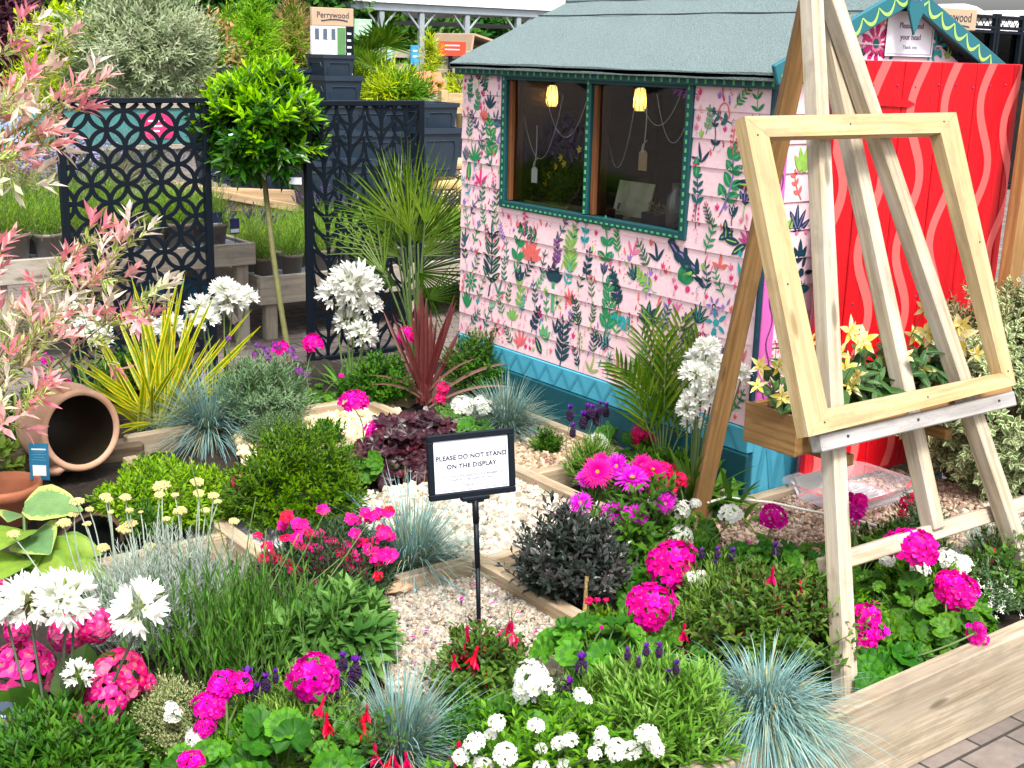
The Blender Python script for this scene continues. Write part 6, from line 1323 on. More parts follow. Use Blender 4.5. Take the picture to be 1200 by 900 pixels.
def dome_shrub(name, label, px, py, wpx, hpx, mats, n, nl, lL, lW, sl, z=.17, cat='shrub', rk=.8, ang=62, tipang=18, up=.55, base_h=.0, prof='lance', group=None, smi=1, mtip=None, tipfrac=0, inner=.62, low=-.15, dyk=1.0):
    b = at(px, py, z); k = mpp(b); rx = wpx*k/2; rz = hpx*k*.95; c_ = b+A(0, 0, base_h+rz*.35); p, d = dome(n, rx*.88, rx*.88*dyk, rz*.62, inner, low); t = plant(name, label, b, cat, group); g = G(); D = up_mix(d, up)
    shoots(g, c_+p-D*sl*.6, D, sl*rs.uniform(.7, 1.2, len(p)), nl, lL, lW, ang, tipang, .15, 0, smi, .0014, prof, .25, 2, -.12, mtip=mtip, tipfrac=tipfrac)
    m_ = min(60, n//3); stems(g, np.tile(b, (m_, 1)), c_+p[:m_]*.9, .004, .0015, None, 4, 4, smi); foliage(t, g, mats); return t
def agapanthus(label, bpx, bpy, pts, nl=26, LL=.34, z=.17, dz=0, tilt=.2, straps=True, stemmat=None):
    b = at(bpx, bpy, z); t = plant('agapanthus', label, b, 'agapanthus', 'white agapanthus'); g = G()
    if straps: a = rs.rand(nl)*2*PI; el = rs.uniform(.6, 1.4, nl); blades(g, b+rs.randn(nl, 3)*A(.02, .02, 0), np.stack([np.cos(a)*np.cos(el), np.sin(a)*np.cos(el), np.sin(el)], -1), LL*rs.uniform(.6, 1.1, nl), .017, None, .55*rs.rand(nl)+.15, 0, 'strap', 7, .3, 0); foliage(t, g, L_strap)
    g = G(); heads(t, HA, pts, stemmat=stemmat, dep0=depth(b)+dz, tilt=tilt, sg=g, bend=.01, sr=.0036); obj('stem', g, stemmat or m_stem, t); return t

# ------------------------------------------------------------------ left and back of the bed
# variegated willow arching in from the left
wb = at(-75, 600, .17); wd = 3.95; wil = plant('variegated_willow', 'arching willow with green, cream and shrimp pink leaves at the left edge of the bed', wb, 'willow shrub')
gw, gs = G(), G(); tips_old = [(92, 108, 0), (128, 128, .05), (60, 62, .1), (15, 40, .1), (140, 118, 0), (30, 165, 0), (72, 192, .05), (12, 120, -.1), (150, 292, .05), (140, 318, 0), (165, 352, .05), (120, 372, -.05), (62, 322, 0), (95, 268, .05), (22, 335, -.1), (40, 395, -.15), (8, 440, -.15), (25, 470, -.2), (130, 345, .1), (105, 420, -.05), (55, 255, .1), (10, 255, 0), (180, 350, .05), (0, 500, -.2), (50, 440, -.1), (-20, 200, 0), (-15, 300, -.1), (85, 345, 0), (5, 80, 0), (45, 120, .1), (20, 205, 0), (110, 300, .05), (75, 400, 0), (35, 290, 0), (100, 155, .05), (0, 380, 0)]
tips = [(92, 108, 0, 1), (132, 128, .05, 1), (60, 62, .1, 1), (12, 45, .1, 1), (130, 142, 0, 1), (28, 165, 0, 1), (68, 195, .05, 1), (8, 118, -.1, 1), (40, 100, .1, 1), (80, 140, .05, 1), (5, 190, -.1, 1), (20, 80, .1, 1), (50, 135, 0, 1), (-20, 140, 0, 1), (100, 118, .1, 1), (45, 172, 0, 1), (-10, 70, .1, 1), (20, 215, 0, 1), (150, 290, .05, 0), (138, 312, 0, 0), (165, 350, .05, 0), (118, 372, -.05, 0), (62, 325, 0, 0), (98, 290, .05, 0), (22, 335, -.1, 0), (42, 395, -.15, 0), (8, 440, -.15, 0), (28, 470, -.2, 0), (128, 338, .1, 0), (105, 412, -.05, 0), (0, 500, -.2, 0), (60, 430, -.1, 0), (-15, 320, -.1, 0), (85, 350, 0, 0), (75, 395, 0, 0), (0, 390, 0, 0), (35, 350, .1, 0), (150, 385, .1, 0), (20, 420, -.1, 0), (60, 365, .1, 0), (100, 330, .1, 0)]
tips = [q for k, q in enumerate(tips) if k % 5 in (0, 2, 3)]
for k, (px, py, dd, hi) in enumerate(tips):
    P1 = pd(px, py, wd+dd); s0 = wb+A(random.uniform(-.06, .06), random.uniform(-.06, .06), 0); mid = pd(-95, 190, wd) if hi else (s0+P1)/2+A(-.05, .02, .13*(1 if py < 350 else .5)); tt = np.linspace(0, 1, 14)[:, None]; C = s0*(1-tt)**2+2*mid*tt*(1-tt)+P1*tt**2
    tube(gs, C, np.linspace(.0055, .0012, 14), 5, 0); T = unit(np.gradient(C, axis=0)); i0 = 8 if hi else 6; idx = np.arange(i0, 14)
    B, D, Ls = [], [], []
    for i in idx:
        for _ in range(1 + (i > 10)): B.append(C[i]); D.append(unit(T[i]+rs.randn(3)*.65+A(0, 0, .15))); Ls.append(random.uniform(.05, .11))
    B.append(P1-T[-1]*.02); D.append(T[-1]); Ls.append(.08); B, D, Ls = np.array(B), np.array(D), np.array(Ls)
    shoots(gw, B, D, Ls, 7, .044, .013, 58, 30, .1, 0, 3, .0010, 'lance', .2, 2, -.1)
    m_ = len(B) if k % 5 else len(B); sel = np.zeros(len(B), bool); sel[-9:] = rs.rand(9) < .6; sel[-1] = True; sel |= rs.rand(len(B)) < .12
    E_ = B+D*Ls[:, None]; whit = rs.rand(len(B)) < .35
    for msk, mi in ((sel & ~whit, 2), (sel & whit, 1)):
        if msk.any(): shoots(gw, E_[msk], unit(D[msk]+A(0, 0, .1)), .05, 7, .066, .019, 44, 15, 0, mi, None, fold=.2, curl=-.12)
foliage(wil, gw, [L_wil, L_wilw, L_wilp, m_brst]); obj('branch', gs, m_brst, wil, True)
# striped phormium
b = at(185, 500, .17); t = plant('striped_flax', 'spiky yellow and green striped flax fanning up behind the terracotta urn', b, 'spiky plant'); g = G()
dF = depth(b); ends = [(218, 318, .02), (300, 372, 0), (82, 422, -.05), (118, 388, 0), (160, 338, .05), (130, 472, -.15), (262, 392, 0), (190, 352, 0), (245, 345, .1), (150, 400, -.1), (282, 410, .1), (205, 380, .1), (228, 390, -.1), (100, 445, .05), (172, 375, .1), (240, 405, 0), (128, 498, -.3), (145, 420, .1), (265, 430, -.1), (215, 420, -.15), (180, 410, -.1), (120, 440, -.1), (160, 430, 0), (250, 450, -.1), (200, 345, .1), (110, 400, .08), (140, 365, .12), (232, 362, .15), (290, 440, .05), (175, 440, -.2)]
P1 = np.array([pd(px, py, dF+dd) for px, py, dd in ends for _ in range(2)])+rs.randn(len(ends)*2, 3)*.022; B0 = b+rs.randn(len(P1), 3)*A(.035, .035, .005); D = P1-B0; LL = np.linalg.norm(D, axis=1); dr = rs.uniform(.02, .14, len(P1)); D[:, 2] += dr*LL; L2 = np.linalg.norm(D, axis=1); dr = dr*LL/L2; LL = L2
blades(g, B0, D, LL, .021*rs.uniform(.75, 1.2, len(P1)), A(-.5, -.6, .6), dr, 0, 'strap', 8, .35, 0); foliage(t, g, L_phor, 'blades')
fescue(245, 508, 160, 'blue fescue tuft in front of the striped flax, left of the cream gravel')
fescue(592, 508, 135, 'blue fescue tuft beside the teal base of the shed', hk=.8)
fescue(482, 668, 215, 'blue fescue tuft between the magenta dianthus and the notice post', 1000)
fescue(468, 888, 235, 'blue fescue tuft at the bottom edge of the photo, beside the pebble path', 1100)
fescue(893, 846, 225, 'largest blue fescue tuft, spilling over the front sleeper left of the easel leg', 3000, droop=.9, z=.225)
fescue(1165, 668, 150, 'blue fescue tuft under the easel brace at the far right', 800)
fescue(230, 472, 60, 'small faded fescue tuft between the flax and the mauve wallflower', 350)
# erysimum
dome_shrub('wallflower', 'grey green wallflower cushion topped with mauve flowers, right of the striped flax', 308, 500, 135, 85, [L_grey, m_stem], 330, 13, .032, .0065, .09, cat='flowering plant', ang=50)
t = sc.objects['wallflower']; g = G(); heads(t, HP, [(310, 412, 17), (300, 416, 13), (328, 410, 14), (338, 412, 18), (322, 405, 13), (350, 435, 12), (358, 440, 12), (340, 442, 9), (268, 397, 11), (302, 405, 10), (315, 420, 10), (345, 420, 12)], sg=g, sr=.0016, jit=.1); obj('stem', g, m_stem, t)
inst('flower_head', HM[3], t, pd(328, 408, depth(t.location)), 24*depth(t.location)/F, .5, TOCAM(t.location))
dome_shrub('grey_thyme', 'low grey green thyme at the edge of the cream gravel behind the green hebe dome', 325, 520, 85, 38, [L_grey, m_stem], 420, 9, .011, .005, .05, cat='herb')
dome_shrub('ground_cover', 'fresh lime green ground cover spreading from the urn to the green hebe dome', 200, 600, 165, 52, [L_lime, m_stem], 620, 8, .026, .011, .06, cat='ground cover', ang=70, up=.8, dyk=1.3)
dome_shrub('pond_plant', 'glossy small leaved plant hanging over the right side of the pond', 172, 630, 50, 40, [L_mid, m_stem], 150, 8, .018, .008, .05, cat='plant')
agapanthus('white agapanthus between the flax tips and the bench corner', 262, 470, [(272, 352, 48), (262, 340, 36), (287, 352, 42), (236, 362, 40), (243, 375, 36)], LL=.3)
agapanthus('white agapanthus partly behind the yellow flax blades', 195, 480, [(200, 385, 40), (172, 385, 36), (185, 395, 30)], 12, dz=.25)
agapanthus('white agapanthus behind the pink willow tips', 110, 480, [(90, 372, 42), (112, 388, 38), (120, 402, 34), (80, 385, 30)], 14, dz=.1)
agapanthus('tall white agapanthus clump in front of the leaf patterned screen', 408, 468, [(415, 335, 62), (393, 345, 50), (430, 338, 44), (415, 350, 46), (402, 332, 40), (408, 380, 44), (425, 392, 40), (433, 360, 38)], 40, .30)
# clipped bay tree
b = at(343, 440, .03); t = plant('bay_tree', 'bright green lollipop bay tree on a slim stem between the two black screens', b, 'tree'); dB = depth(b); c_ = pd(307, 150, dB); rB = 76*dB/F
g = G(); tube(g, curve(b, c_-A(0, 0, rB*.5), (-.015, 0, 0), 12), np.linspace(.016, .013, 12)*(1+.05*rs.randn(12)), 10); obj('trunk', g, m_gstem, t, True)
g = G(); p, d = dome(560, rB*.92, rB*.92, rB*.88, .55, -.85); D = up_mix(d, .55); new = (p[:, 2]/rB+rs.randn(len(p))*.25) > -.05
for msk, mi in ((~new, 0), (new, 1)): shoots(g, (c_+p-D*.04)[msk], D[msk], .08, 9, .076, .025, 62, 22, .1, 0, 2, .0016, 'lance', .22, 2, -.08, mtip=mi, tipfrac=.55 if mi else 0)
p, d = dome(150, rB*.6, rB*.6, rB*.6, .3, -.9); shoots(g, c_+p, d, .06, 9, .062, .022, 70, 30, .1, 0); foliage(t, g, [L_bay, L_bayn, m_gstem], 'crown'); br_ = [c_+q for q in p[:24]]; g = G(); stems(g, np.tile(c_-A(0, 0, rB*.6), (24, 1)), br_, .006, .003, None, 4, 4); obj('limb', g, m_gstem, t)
g = G(); q = pd(346, 212, dB-.10); Rl = np.array([unit(A(.8, -.6, 0)), A(0, 0, 1), A(-.6, -.8, 0)]).T; box(g, q, (.062, .034, .002), Rl, 0, .0004); obj('price_tag', g, m_white, t)
# fan palm
b = at(490, 455, .10); t = plant('fan_palm', 'green fan palm in front of the leaf patterned screen', b, 'palm'); dP = depth(b); gf, gp = G(), G()
for (hx, hy, tx, ty, Lp) in [(468, 262, 440, 215, 95), (460, 262, 415, 245, 80), (478, 250, 480, 195, 85), (490, 285, 545, 215, 100), (495, 300, 552, 255, 80), (470, 300, 430, 280, 85), (450, 320, 425, 270, 80), (490, 320, 525, 345, 75), (480, 275, 462, 205, 90), (498, 262, 505, 215, 85), (465, 335, 425, 315, 80), (488, 320, 540, 290, 75), (485, 285, 500, 235, 80), (475, 290, 452, 205, 85), (500, 350, 548, 330, 60)]:
    dd = dP+random.uniform(-.22, .18); hub = pd(hx, hy, dd); ax_ = unit(pd(tx, ty, dd+random.uniform(-.1, .1))-hub); Lm = Lp*dd/F; n = 13; vw = unit(hub-EYE); sd_ = unit(np.cross(ax_, vw)+vw*random.uniform(-.5, .5)); a = np.linspace(-.58, .58, n)+rs.randn(n)*.03
    D = ax_*np.cos(a)[:, None]+sd_*np.sin(a)[:, None]; N = np.cross(ax_, sd_); blades(gf, np.repeat(hub[None], n, 0), D, Lm*(1-.22*np.abs(a)/1.0)*rs.uniform(.9, 1.1, n)*1.2, .008, N, .05+.08*rs.rand(n), 0, 'lance', 5, .5, 0, np.clip(random.random()+rs.randn(n)*.1, 0, 1), 3)
    tube(gp, curve(b+A(random.uniform(-.03, .03), random.uniform(-.03, .03), .02), hub, (0, 0, .03), 7), np.linspace(.006, .004, 7), 5)
foliage(t, gf, L_palm, 'foliage'); obj('leaf_stalk', gp, m_stem, t); g = G(); tube(g, [b-A(0, 0, .08), b+A(0, 0, .06), b+A(0, 0, .14)], [.035, .032, .015], 10); obj('trunk', g, m_bark, t)
# cordyline
b = at(497, 480, .17); t = plant('red_cordyline', 'dark red cordyline with an upright spear and arching bronze blades', b, 'spiky plant'); dC = depth(b); g = G()
for mi, lst, wd_ in ((0, [(494, 338, 0), (492, 335, .02), (500, 352, -.02), (486, 350, .02), (505, 362, 0), (496, 345, .03), (533, 345, .05), (535, 352, 0), (524, 370, -.1), (448, 362, .05), (460, 368, 0), (470, 380, .1), (512, 372, .05), (482, 365, -.05), (540, 385, .1), (478, 400, -.1), (496, 358, -.05), (489, 360, 0)], .022), (1, [(430, 440, -.15), (560, 420, -.05), (610, 425, 0), (432, 452, -.2), (606, 455, -.1), (470, 440, -.2)], .012)):
    P1 = np.array([pd(px, py, dC+dd) for px, py, dd in lst]); B0 = b+rs.randn(len(P1), 3)*A(.012, .012, .01)+A(0, 0, .03); D = P1-B0; LL = np.linalg.norm(D, axis=1); dr = np.full(len(P1), .05 if mi == 0 else .45); D[:, 2] += dr*LL; L2 = np.linalg.norm(D, axis=1); dr = dr*LL/L2; LL = L2; blades(g, B0, D, LL, wd_*rs.uniform(.85, 1.2, len(P1)), A(-.55, -.65, .4), dr, 0, 'strap', 10, .28, mi)
foliage(t, g, [L_cord, L_cordp], 'blades')
# heuchera
b = at(480, 548, .17); t = plant('purple_heuchera', 'mound of ruffled dark purple leaves under the red cordyline', b, 'foliage plant'); g = G(); p, d = dome(260, .215, .20, .17, .6, .02); discs(g, b+p+A(0, 0, .02), unit(d+A(-.2, -.3, .5)+rs.randn(len(p), 3)*.25), rs.uniform(.026, .046, len(p)), 7, .13, .12, .16, 28, 0, .6); stems(g, np.tile(b, (len(p), 1)), b+p+A(0, 0, .02), .002, .0014, None, 3, 3, 0); foliage(t, g, L_heu)
# shrub against the shed corner
dome_shrub('dark_leaved_shrub', 'dark green small leaved shrub at the left end of the shed base', 560, 470, 95, 85, [L_mid, m_brst], 330, 11, .022, .010, .09)
dome_shrub('leafy_clump', 'mid green leafy clump at the feet of the tall agapanthus', 445, 475, 80, 60, [L_mid, m_stem], 260, 10, .03, .014, .07, cat='plant')
dome_shrub('leafy_clump', 'mid green leafy clump between the flax and the ring patterned screen', 165, 465, 110, 60, [L_mid, m_stem], 260, 10, .03, .014, .07, cat='plant')
dome_shrub('leafy_clump', 'green leaves behind the terracotta urn', 60, 515, 120, 65, [L_mid, m_stem], 260, 10, .032, .016, .08, cat='plant')
dome_shrub('leafy_clump', 'yellow green leaves left of the split log', -5, 560, 60, 40, [L_hosty, m_stem], 60, 6, .05, .026, .05, cat='plant')
geranium(75, 478, [(76, 488-34, 26), (52, 450, 22), (66, 448, 18), (55, 422, 18)], HM, 'magenta geranium showing through the willow above the urn', 16, .09, .1)
# ------------------------------------------------------------------ geraniums of the back row
geranium(372, 478, [(367, 402, 30), (400, 440, 8)], HM, 'small magenta geranium at the foot of the leaf patterned screen', 16, .08, .10)
geranium(475, 470, [(476, 393, 25)], HM, 'single magenta geranium head beside the red cordyline spear', 14, .08, .12)
geranium(420, 545, [(415, 469, 38), (440, 506, 34)], HM, 'magenta geranium with two heads left of the purple heuchera', 30, .10, .13)
geranium(445, 560, [(472, 500, 12)], HW, 'young geranium with one pale bud stem in front of the heuchera', 26, .09, .12, tilt=0)
geranium(567, 512, [(542, 475, 32), (570, 478, 28), (590, 480, 18), (562, 470, 18)], HW, 'white geranium between the heuchera and the blue fescue', 30, .11, .09)
geranium(520, 490, [(519, 455, 20), (515, 468, 18)], HR, 'small crimson geranium hidden behind the red cordyline', 14, .07, .09)
geranium(740, 535, [(742, 465, 30), (735, 448, 7)], HM, 'magenta geranium head in front of the blue shed base', 34, .12, .17)
geranium(755, 555, [(752, 508, 32), (766, 512, 20)], HR, 'dusky crimson geranium right of the stoechas lavender', 34, .11, .14)
geranium(705, 560, [(701, 518, 28)], HW, 'white geranium head among the lavender spikes by the brown gravel', 18, .08, .11)
# areca seedling and right agapanthus
b = at(775, 566, .17); t = plant('feathery_palm', 'young feathery green palm against the painted shed wall', b, 'palm'); g = G(); dA_ = depth(b)
for (tx, ty) in [(752, 395), (765, 375), (798, 380), (818, 400), (725, 430), (835, 455), (780, 400), (745, 440), (810, 440), (765, 430)]:
    P1 = pd(tx, ty, dA_+random.uniform(-.2, .1)); C = curve(b+A(0, 0, .02), P1, A(0, 0, .05), 14); tube(g, C, np.linspace(.004, .001, 14), 4, 1); T = unit(np.gradient(C, axis=0)); vw = unit(b-EYE); s_ = unit(np.cross(T, vw))
    for sg in (1, -1): blades(g, C[4:], T[4:]*1.0+s_[4:]*sg*.55, np.linspace(.17, .09, 10), .011, -vw, .15, 0, 'lance', 4, .3, 0)
foliage(t, g, [L_palm, m_stem], 'foliage')
agapanthus('tall white agapanthus beside the brown prop leg of the easel', 812, 598, [(822, 425, 46), (815, 440, 40), (832, 452, 40), (842, 432, 40), (860, 440, 36), (818, 470, 44), (806, 480, 34), (828, 408, 34), (868, 440, 30), (845, 465, 30), (812, 496, 30)], 46, .36, dz=-.08)
b = at(852, 606, .17); t = plant('strap_leaved_plant', 'broad green strap leaves between the prop leg and the blue shed corner', b, 'plant'); n = 22; a = rs.rand(n)*6.28; el = rs.uniform(.5, 1.3, n); g = G(); blades(g, b+rs.randn(n, 3)*A(.03, .03, 0), np.stack([np.cos(a)*np.cos(el), np.sin(a)*np.cos(el), np.sin(el)], -1), .26*rs.uniform(.7, 1.1, n), .024, None, .6*rs.rand(n)+.2, 0, 'strap', 7, .3, 0); foliage(t, g, L_strap)
# stoechas lavenders
def stoechas(label, px, py, pts, wpx, hpx, mats=None, n=240, dz=0, lL=.028, lW=.0048):
    t = dome_shrub('french_lavender', label, px, py, wpx, hpx, [L_ros, m_stem], n, 14, lL, lW, .10, cat='lavender', ang=48, tipang=20, up=1.2, prof='strap', low=0); g = G(); heads(t, HL, pts, 'flower_spike', tilt=.12, sg=g, sr=.0014, dep0=depth(t.location)+dz); obj('stem', g, m_stem, t); return t
stoechas('french lavender with purple spikes at the corner of the brown gravel', 690, 575, [(668, 492, 20), (683, 502, 22), (671, 512, 17), (694, 490, 18), (710, 488, 18), (688, 492, 20), (699, 498, 20), (703, 486, 16)], 55, 60, n=150)
stoechas('french lavender with purple spikes around the front magenta geranium', 360, 870, [(291, 812, 34), (302, 822, 24), (341, 842, 28), (355, 848, 26), (312, 810, 22), (380, 812, 24), (390, 822, 36), (402, 785, 24), (417, 795, 34), (412, 805, 24), (370, 848, 18), (395, 810, 26), (323, 800, 18)], 150, 60, n=340)
stoechas('french lavender with two dark spikes right of the white geranium', 690, 850, [(681, 790, 30), (666, 818, 30)], 55, 55, n=120)
stoechas('french lavender with small spikes between the magenta geraniums and the easel leg', 850, 740, [(822, 655, 14), (840, 655, 16), (858, 657, 18), (880, 664, 14), (908, 652, 20), (838, 668, 14), (870, 672, 12)], 130, 75, n=260)
stoechas('bushy lavender in leaf at the bottom centre left of the large fescue', 775, 885, [(735, 773, 16), (757, 768, 18), (772, 770, 20), (792, 790, 18), (748, 782, 14), (783, 800, 18)], 190, 105, n=330, lL=.042, lW=.0075, dz=-.05)
# green hebe dome and dianthus
dome_shrub('green_hebe', 'rounded dome of small glossy green leaves left of the notice', 350, 618, 172, 122, [L_hebe, m_stem], 950, 11, .022, .0085, .07, ang=60, up=.5, inner=.72, low=-.3)
b = at(385, 690, .17); t = dome_shrub('dianthus', 'low dianthus covered in magenta and red flowers below the green hebe dome', 385, 690, 185, 75, [leaf('dianthus_leaf', [(.02, .05, .02), (.05, .10, .04)], trans=.15), m_dkst], 360, 10, .028, .0055, .07, cat='flowering plant', ang=50); dD = depth(t.location); g = G(); S0, S1 = [], []
for k in range(90):
    px, py = random.gauss(380, 46), random.gauss(640, 22)
    if not (((px-383)/98)**2+((py-645)/50)**2 < 1): px, py = 383+random.uniform(-88, 88)*.8, 645+random.uniform(-45, 45)*.75
    if k < 12: px, py = 428+random.uniform(-24, 34), 612+random.uniform(-16, 45)
    red = (px < 345 and random.random() < .55) or random.random() < .22; P = pd(px, py, dD-.04+(640-py)*.0016+random.uniform(-.04, .03)); inst('flower', HD[1 if red else 0], t, P, random.uniform(12, 17)*dD/F, random.uniform(.4, 1.1), TOCAM(P)); S1.append(P); S0.append(b+rs.randn(3)*A(.08, .08, 0))
stems(g, S0, S1, .0012, .001, None, 3, 3); obj('stem', g, m_dkst, t)
t = plant('pink_cluster', 'faded pink flower cluster at the left side of the green hebe dome', at(285, 600, .17)); g = G(); inst('flower_head', HH[0], t, pd(283, 565, depth(t.location)), 26*depth(t.location)/F, .9, A(-1, 0, 0)); inst('flower_head', HD[0], t, pd(292, 553, depth(t.location)), 20*depth(t.location)/F, .6, TOCAM(t.location)); stems(g, [np.array(t.location)], [pd(283, 568, depth(t.location))], .002, .002); obj('stem', g, m_stem, t)
# dark leaved shrub
dome_shrub('dark_hebe', 'glossy blackish purple leaved shrub right of the white cobbles', 670, 706, 132, 108, [L_dark, m_dkst], 300, 13, .032, .0145, .13, ang=65, tipang=30, up=.9, inner=.5, low=-.1)
# magenta asters
b = at(735, 660, .17); t = plant('china_aster', 'clump of magenta pink china asters with yellow eyes behind the dark shrub', b, 'aster'); g = G(); p, d = dome(150, .16, .14, .24, .4, 0); shoots(g, b+p-A(0, 0, .03), up_mix(d, .6), .07, 8, .045, .018, 65, 30, .2, 0, 1); foliage(t, g, [L_mid, m_stem]); g = G(); dS_ = depth(b)
heads(t, HAS, [(741, 561, 46, -.06, 0), (700, 553, 36, -.02, 1), (722, 546, 30, 0, 0), (765, 551, 36, .02, 1), (680, 590, 32, -.1, 0), (722, 600, 38, -.1, 0), (747, 604, 28, -.12, 0), (690, 560, 30, .02, 0), (780, 584, 26, -.08, 0), (705, 541, 26, .05, 1), (780, 590, 24, -.1, 0), (752, 545, 28, .05, 1)], sg=g, tilt=.95, sr=.0026); obj('stem', g, m_stem, t)
geranium(790, 640, [(777, 553, 34), (797, 562, 26), (785, 572, 24), (765, 575, 20)], HR, 'crimson geranium just right of the china asters', 40, .13, .2)
geranium(770, 670, [(729, 607, 30), (765, 587, 18), (800, 597, 30), (797, 628, 34), (815, 590, 18), (779, 597, 14), (857, 602, 34)], HW, 'white geranium with several heads in front of the china asters', 60, .15, .19)
geranium(775, 720, [(787, 660, 68), (765, 690, 16)], HM, 'magenta geranium with a wide head just below the white heads right of the dark shrub', 40, .13, .16)
geranium(758, 790, [(762, 710, 66), (785, 680, 14)], HM, 'magenta geranium in front of the dark shrub, behind the bushy lavender', 40, .13, .17)
geranium(820, 740, [(822, 678, 26), (810, 676, 18), (847, 725, 22)], HW, 'thin white geranium head beside the wide magenta one', 30, .12, .12)
geranium(690, 770, [(765-65, 706-3, 10), (690, 704, 12), (710, 703, 8)], HR, 'leafy geranium behind the bamboo cane with small crimson flowers', 20, .085, .09)
geranium(905, 690, [(906, 605, 40)], HM, 'magenta geranium standing on the tan gravel behind the easel leg', 56, .15, .15)
geranium(1000, 690, [(1000, 592, 38), (992, 600, 20), (1008, 585, 22), (1003, 612, 12)], HM, 'magenta geranium between the easel legs in front of the plastic tray', 70, .17, .16)
geranium(1070, 745, [(1070, 640, 66)], HM, 'magenta geranium with a wide head at the end of the middle easel leg', 80, .19, .20)
geranium(1100, 758, [(1122, 692, 62), (1108, 680, 30)], HM, 'magenta geranium leaning right over the front sleeper', 60, .17, .19, jit=.02)
geranium(1035, 782, [(1016, 722, 46), (1010, 742, 46), (1024, 738, 36), (1020, 762, 24), (1145, 745, 32), (1147, 735, 20)], [HM[3], HM[0]], 'magenta geranium hanging over the sleeper right of the front easel leg', 70, .17, .17, R=(.02, .04))
geranium(1105, 720, [(1040, 655, 20), (1078, 668, 30), (1110, 655, 34), (1125, 662, 32), (1033, 688, 26)], HW, 'white flowers between the two wide magenta heads at the right', 24, .13, .12)
# fuchsias
def fuchsia(label, px, py, wpx, hpx, pts, pale=(0,), n=230, s_=28, cat='fuchsia', arch=0):
    t = dome_shrub('fuchsia', label, px, py, wpx, hpx, [L_fuch, m_brst], n, 9, .028, .014, .10, cat=cat, ang=68, tipang=35, up=.6, prof='ovate'); d_ = depth(t.location)
    g = G(); S0, S1 = [], []
    for k, (qx, qy) in enumerate(pts):
        P = pd(qx, qy, d_+random.uniform(-.10, -.02)); D = random.uniform(.85, 1.15)*s_*d_/F; inst('flower', HF[1 if k in pale else 0], t, P-A(0, 0, D*.5), D, random.uniform(0, .5))
    return t
fuchsia('fuchsia hung with red and pink buds at the foot of the notice post', 565, 830, 115, 95, [(532, 774, ), (536, 800), (575, 788), (580, 800), (592, 762), (596, 778), (567, 767), (545, 762), (555, 776), (600, 742), (588, 735), (572, 800), (552, 768), (548, 745), (605, 745)], (4, 9))
fuchsia('fuchsia with red buds in front of the bottom blue fescue', 405, 912, 130, 75, [(404, 880), (382, 852), (429, 835), (430, 855), (470, 895), (477, 890), (440, 885), (421, 885), (383, 847), (535, 885), (370, 830), (452, 892)], (), n=90, s_=30)
fuchsia('pale pink and red fuchsia between the lavender and the front easel leg', 905, 770, 190, 105, [(889, 745), (917, 768), (855, 718), (916, 728), (966, 714), (783, 755), (776, 748), (800, 742), (757, 720), (800, 776), (780, 805), (872, 735), (908, 692), (918, 708), (905, 675), (940, 690)], (0, 1, 3, 6), 420, 24)
fuchsia('fuchsia with broad leaves at the right edge under the easel leg', 1180, 705, 110, 85, [(1125, 700), (1156, 748), (1190, 752), (1140, 690), (1160, 655), (1110, 758), (1186, 730)], (1, 4), 200, 24)
# curry plant: silver stems, flat yellow heads
b = at(190, 745, .17); t = dome_shrub('curry_plant', 'silver curry plant with flat yellow flower heads in front of the pond', 195, 748, 225, 105, [L_silver, m_silst], 560, 18, .026, .0028, .15, cat='herb', ang=42, tipang=20, up=1.4, prof='strap', low=0, dyk=.8); g = G()
heads(t, HC, [(qx_, qy_, qs_*.8) for qx_, qy_, qs_ in [(90, 588, 22), (105, 597, 13), (75, 613, 22), (87, 603, 15), (123, 582, 17), (128, 586, 13), (147, 583, 18), (152, 598, 12), (146, 620, 24), (153, 614, 20), (121, 642, 20), (190, 570, 28), (187, 580, 16), (231, 565, 22), (233, 578, 18), (211, 599, 22), (250, 581, 16), (178, 642, 22), (183, 660, 17), (16, 626, 18), (274, 611, 16), (241, 598, 14), (221, 651, 12), (170, 688, 12), (149, 686, 12), (102, 614, 13), (130, 600, 10), (255, 588, 13), (165, 600, 8), (195, 608, 12), (205, 580, 12)]], tilt=.25, sg=g, bend=.015, sr=.0019, dep0=depth(b)+.12, jit=.14, base=b+A(0, 0, .02), root=.8); obj('stem', g, m_silst, t)
b2 = at(290, 745, .17)
# strappy green lavender + sage
b = at(300, 800, .17); t = plant('upright_lavender', 'thicket of upright narrow green leaved stems left of the pebble path', b, 'lavender'); g = G(); n = 250; B = b+np.c_[rs.randn(n)*.085, rs.randn(n)*.085, np.zeros(n)]+A(0, .1, 0); D = unit(np.c_[rs.randn(n, 2)*.22, np.ones(n)]); shoots(g, B, D, rs.uniform(.12, .25, n), 13, .042, .0058, 35, 15, .12, 0, 1, .0014, 'strap', .2, 2, .1); foliage(t, g, [leaf('upright_leaf', [(.035, .10, .018), (.07, .165, .03), (.13, .25, .055)], trans=.25, rough=.45), m_stem])
g = G(); S = []
for (px, py) in [(222, 535), (300, 582), (382, 598), (345, 640), (432, 612), (398, 655), (312, 620), (350, 625), (255, 610), (370, 670), (290, 640), (415, 680), (430, 665)]: S.append(pd(px, py, depth(b)+.15))
S0 = b+np.c_[rs.randn(len(S), 2)*.06, np.zeros(len(S))]+A(.02, .1, 0); stems(g, S0, S, .0022, .0014, rs.randn(len(S), 3)*A(.01, .01, 0), 6, 5, 1); S = np.array(S); shoots(g, S0+(S-S0)*.35, S-S0, np.linalg.norm(S-S0, axis=1)*.6, 7, .022, .003, 30, 10, .1, 0); obj('flower_stem', g, [L_ros, m_stem], t)
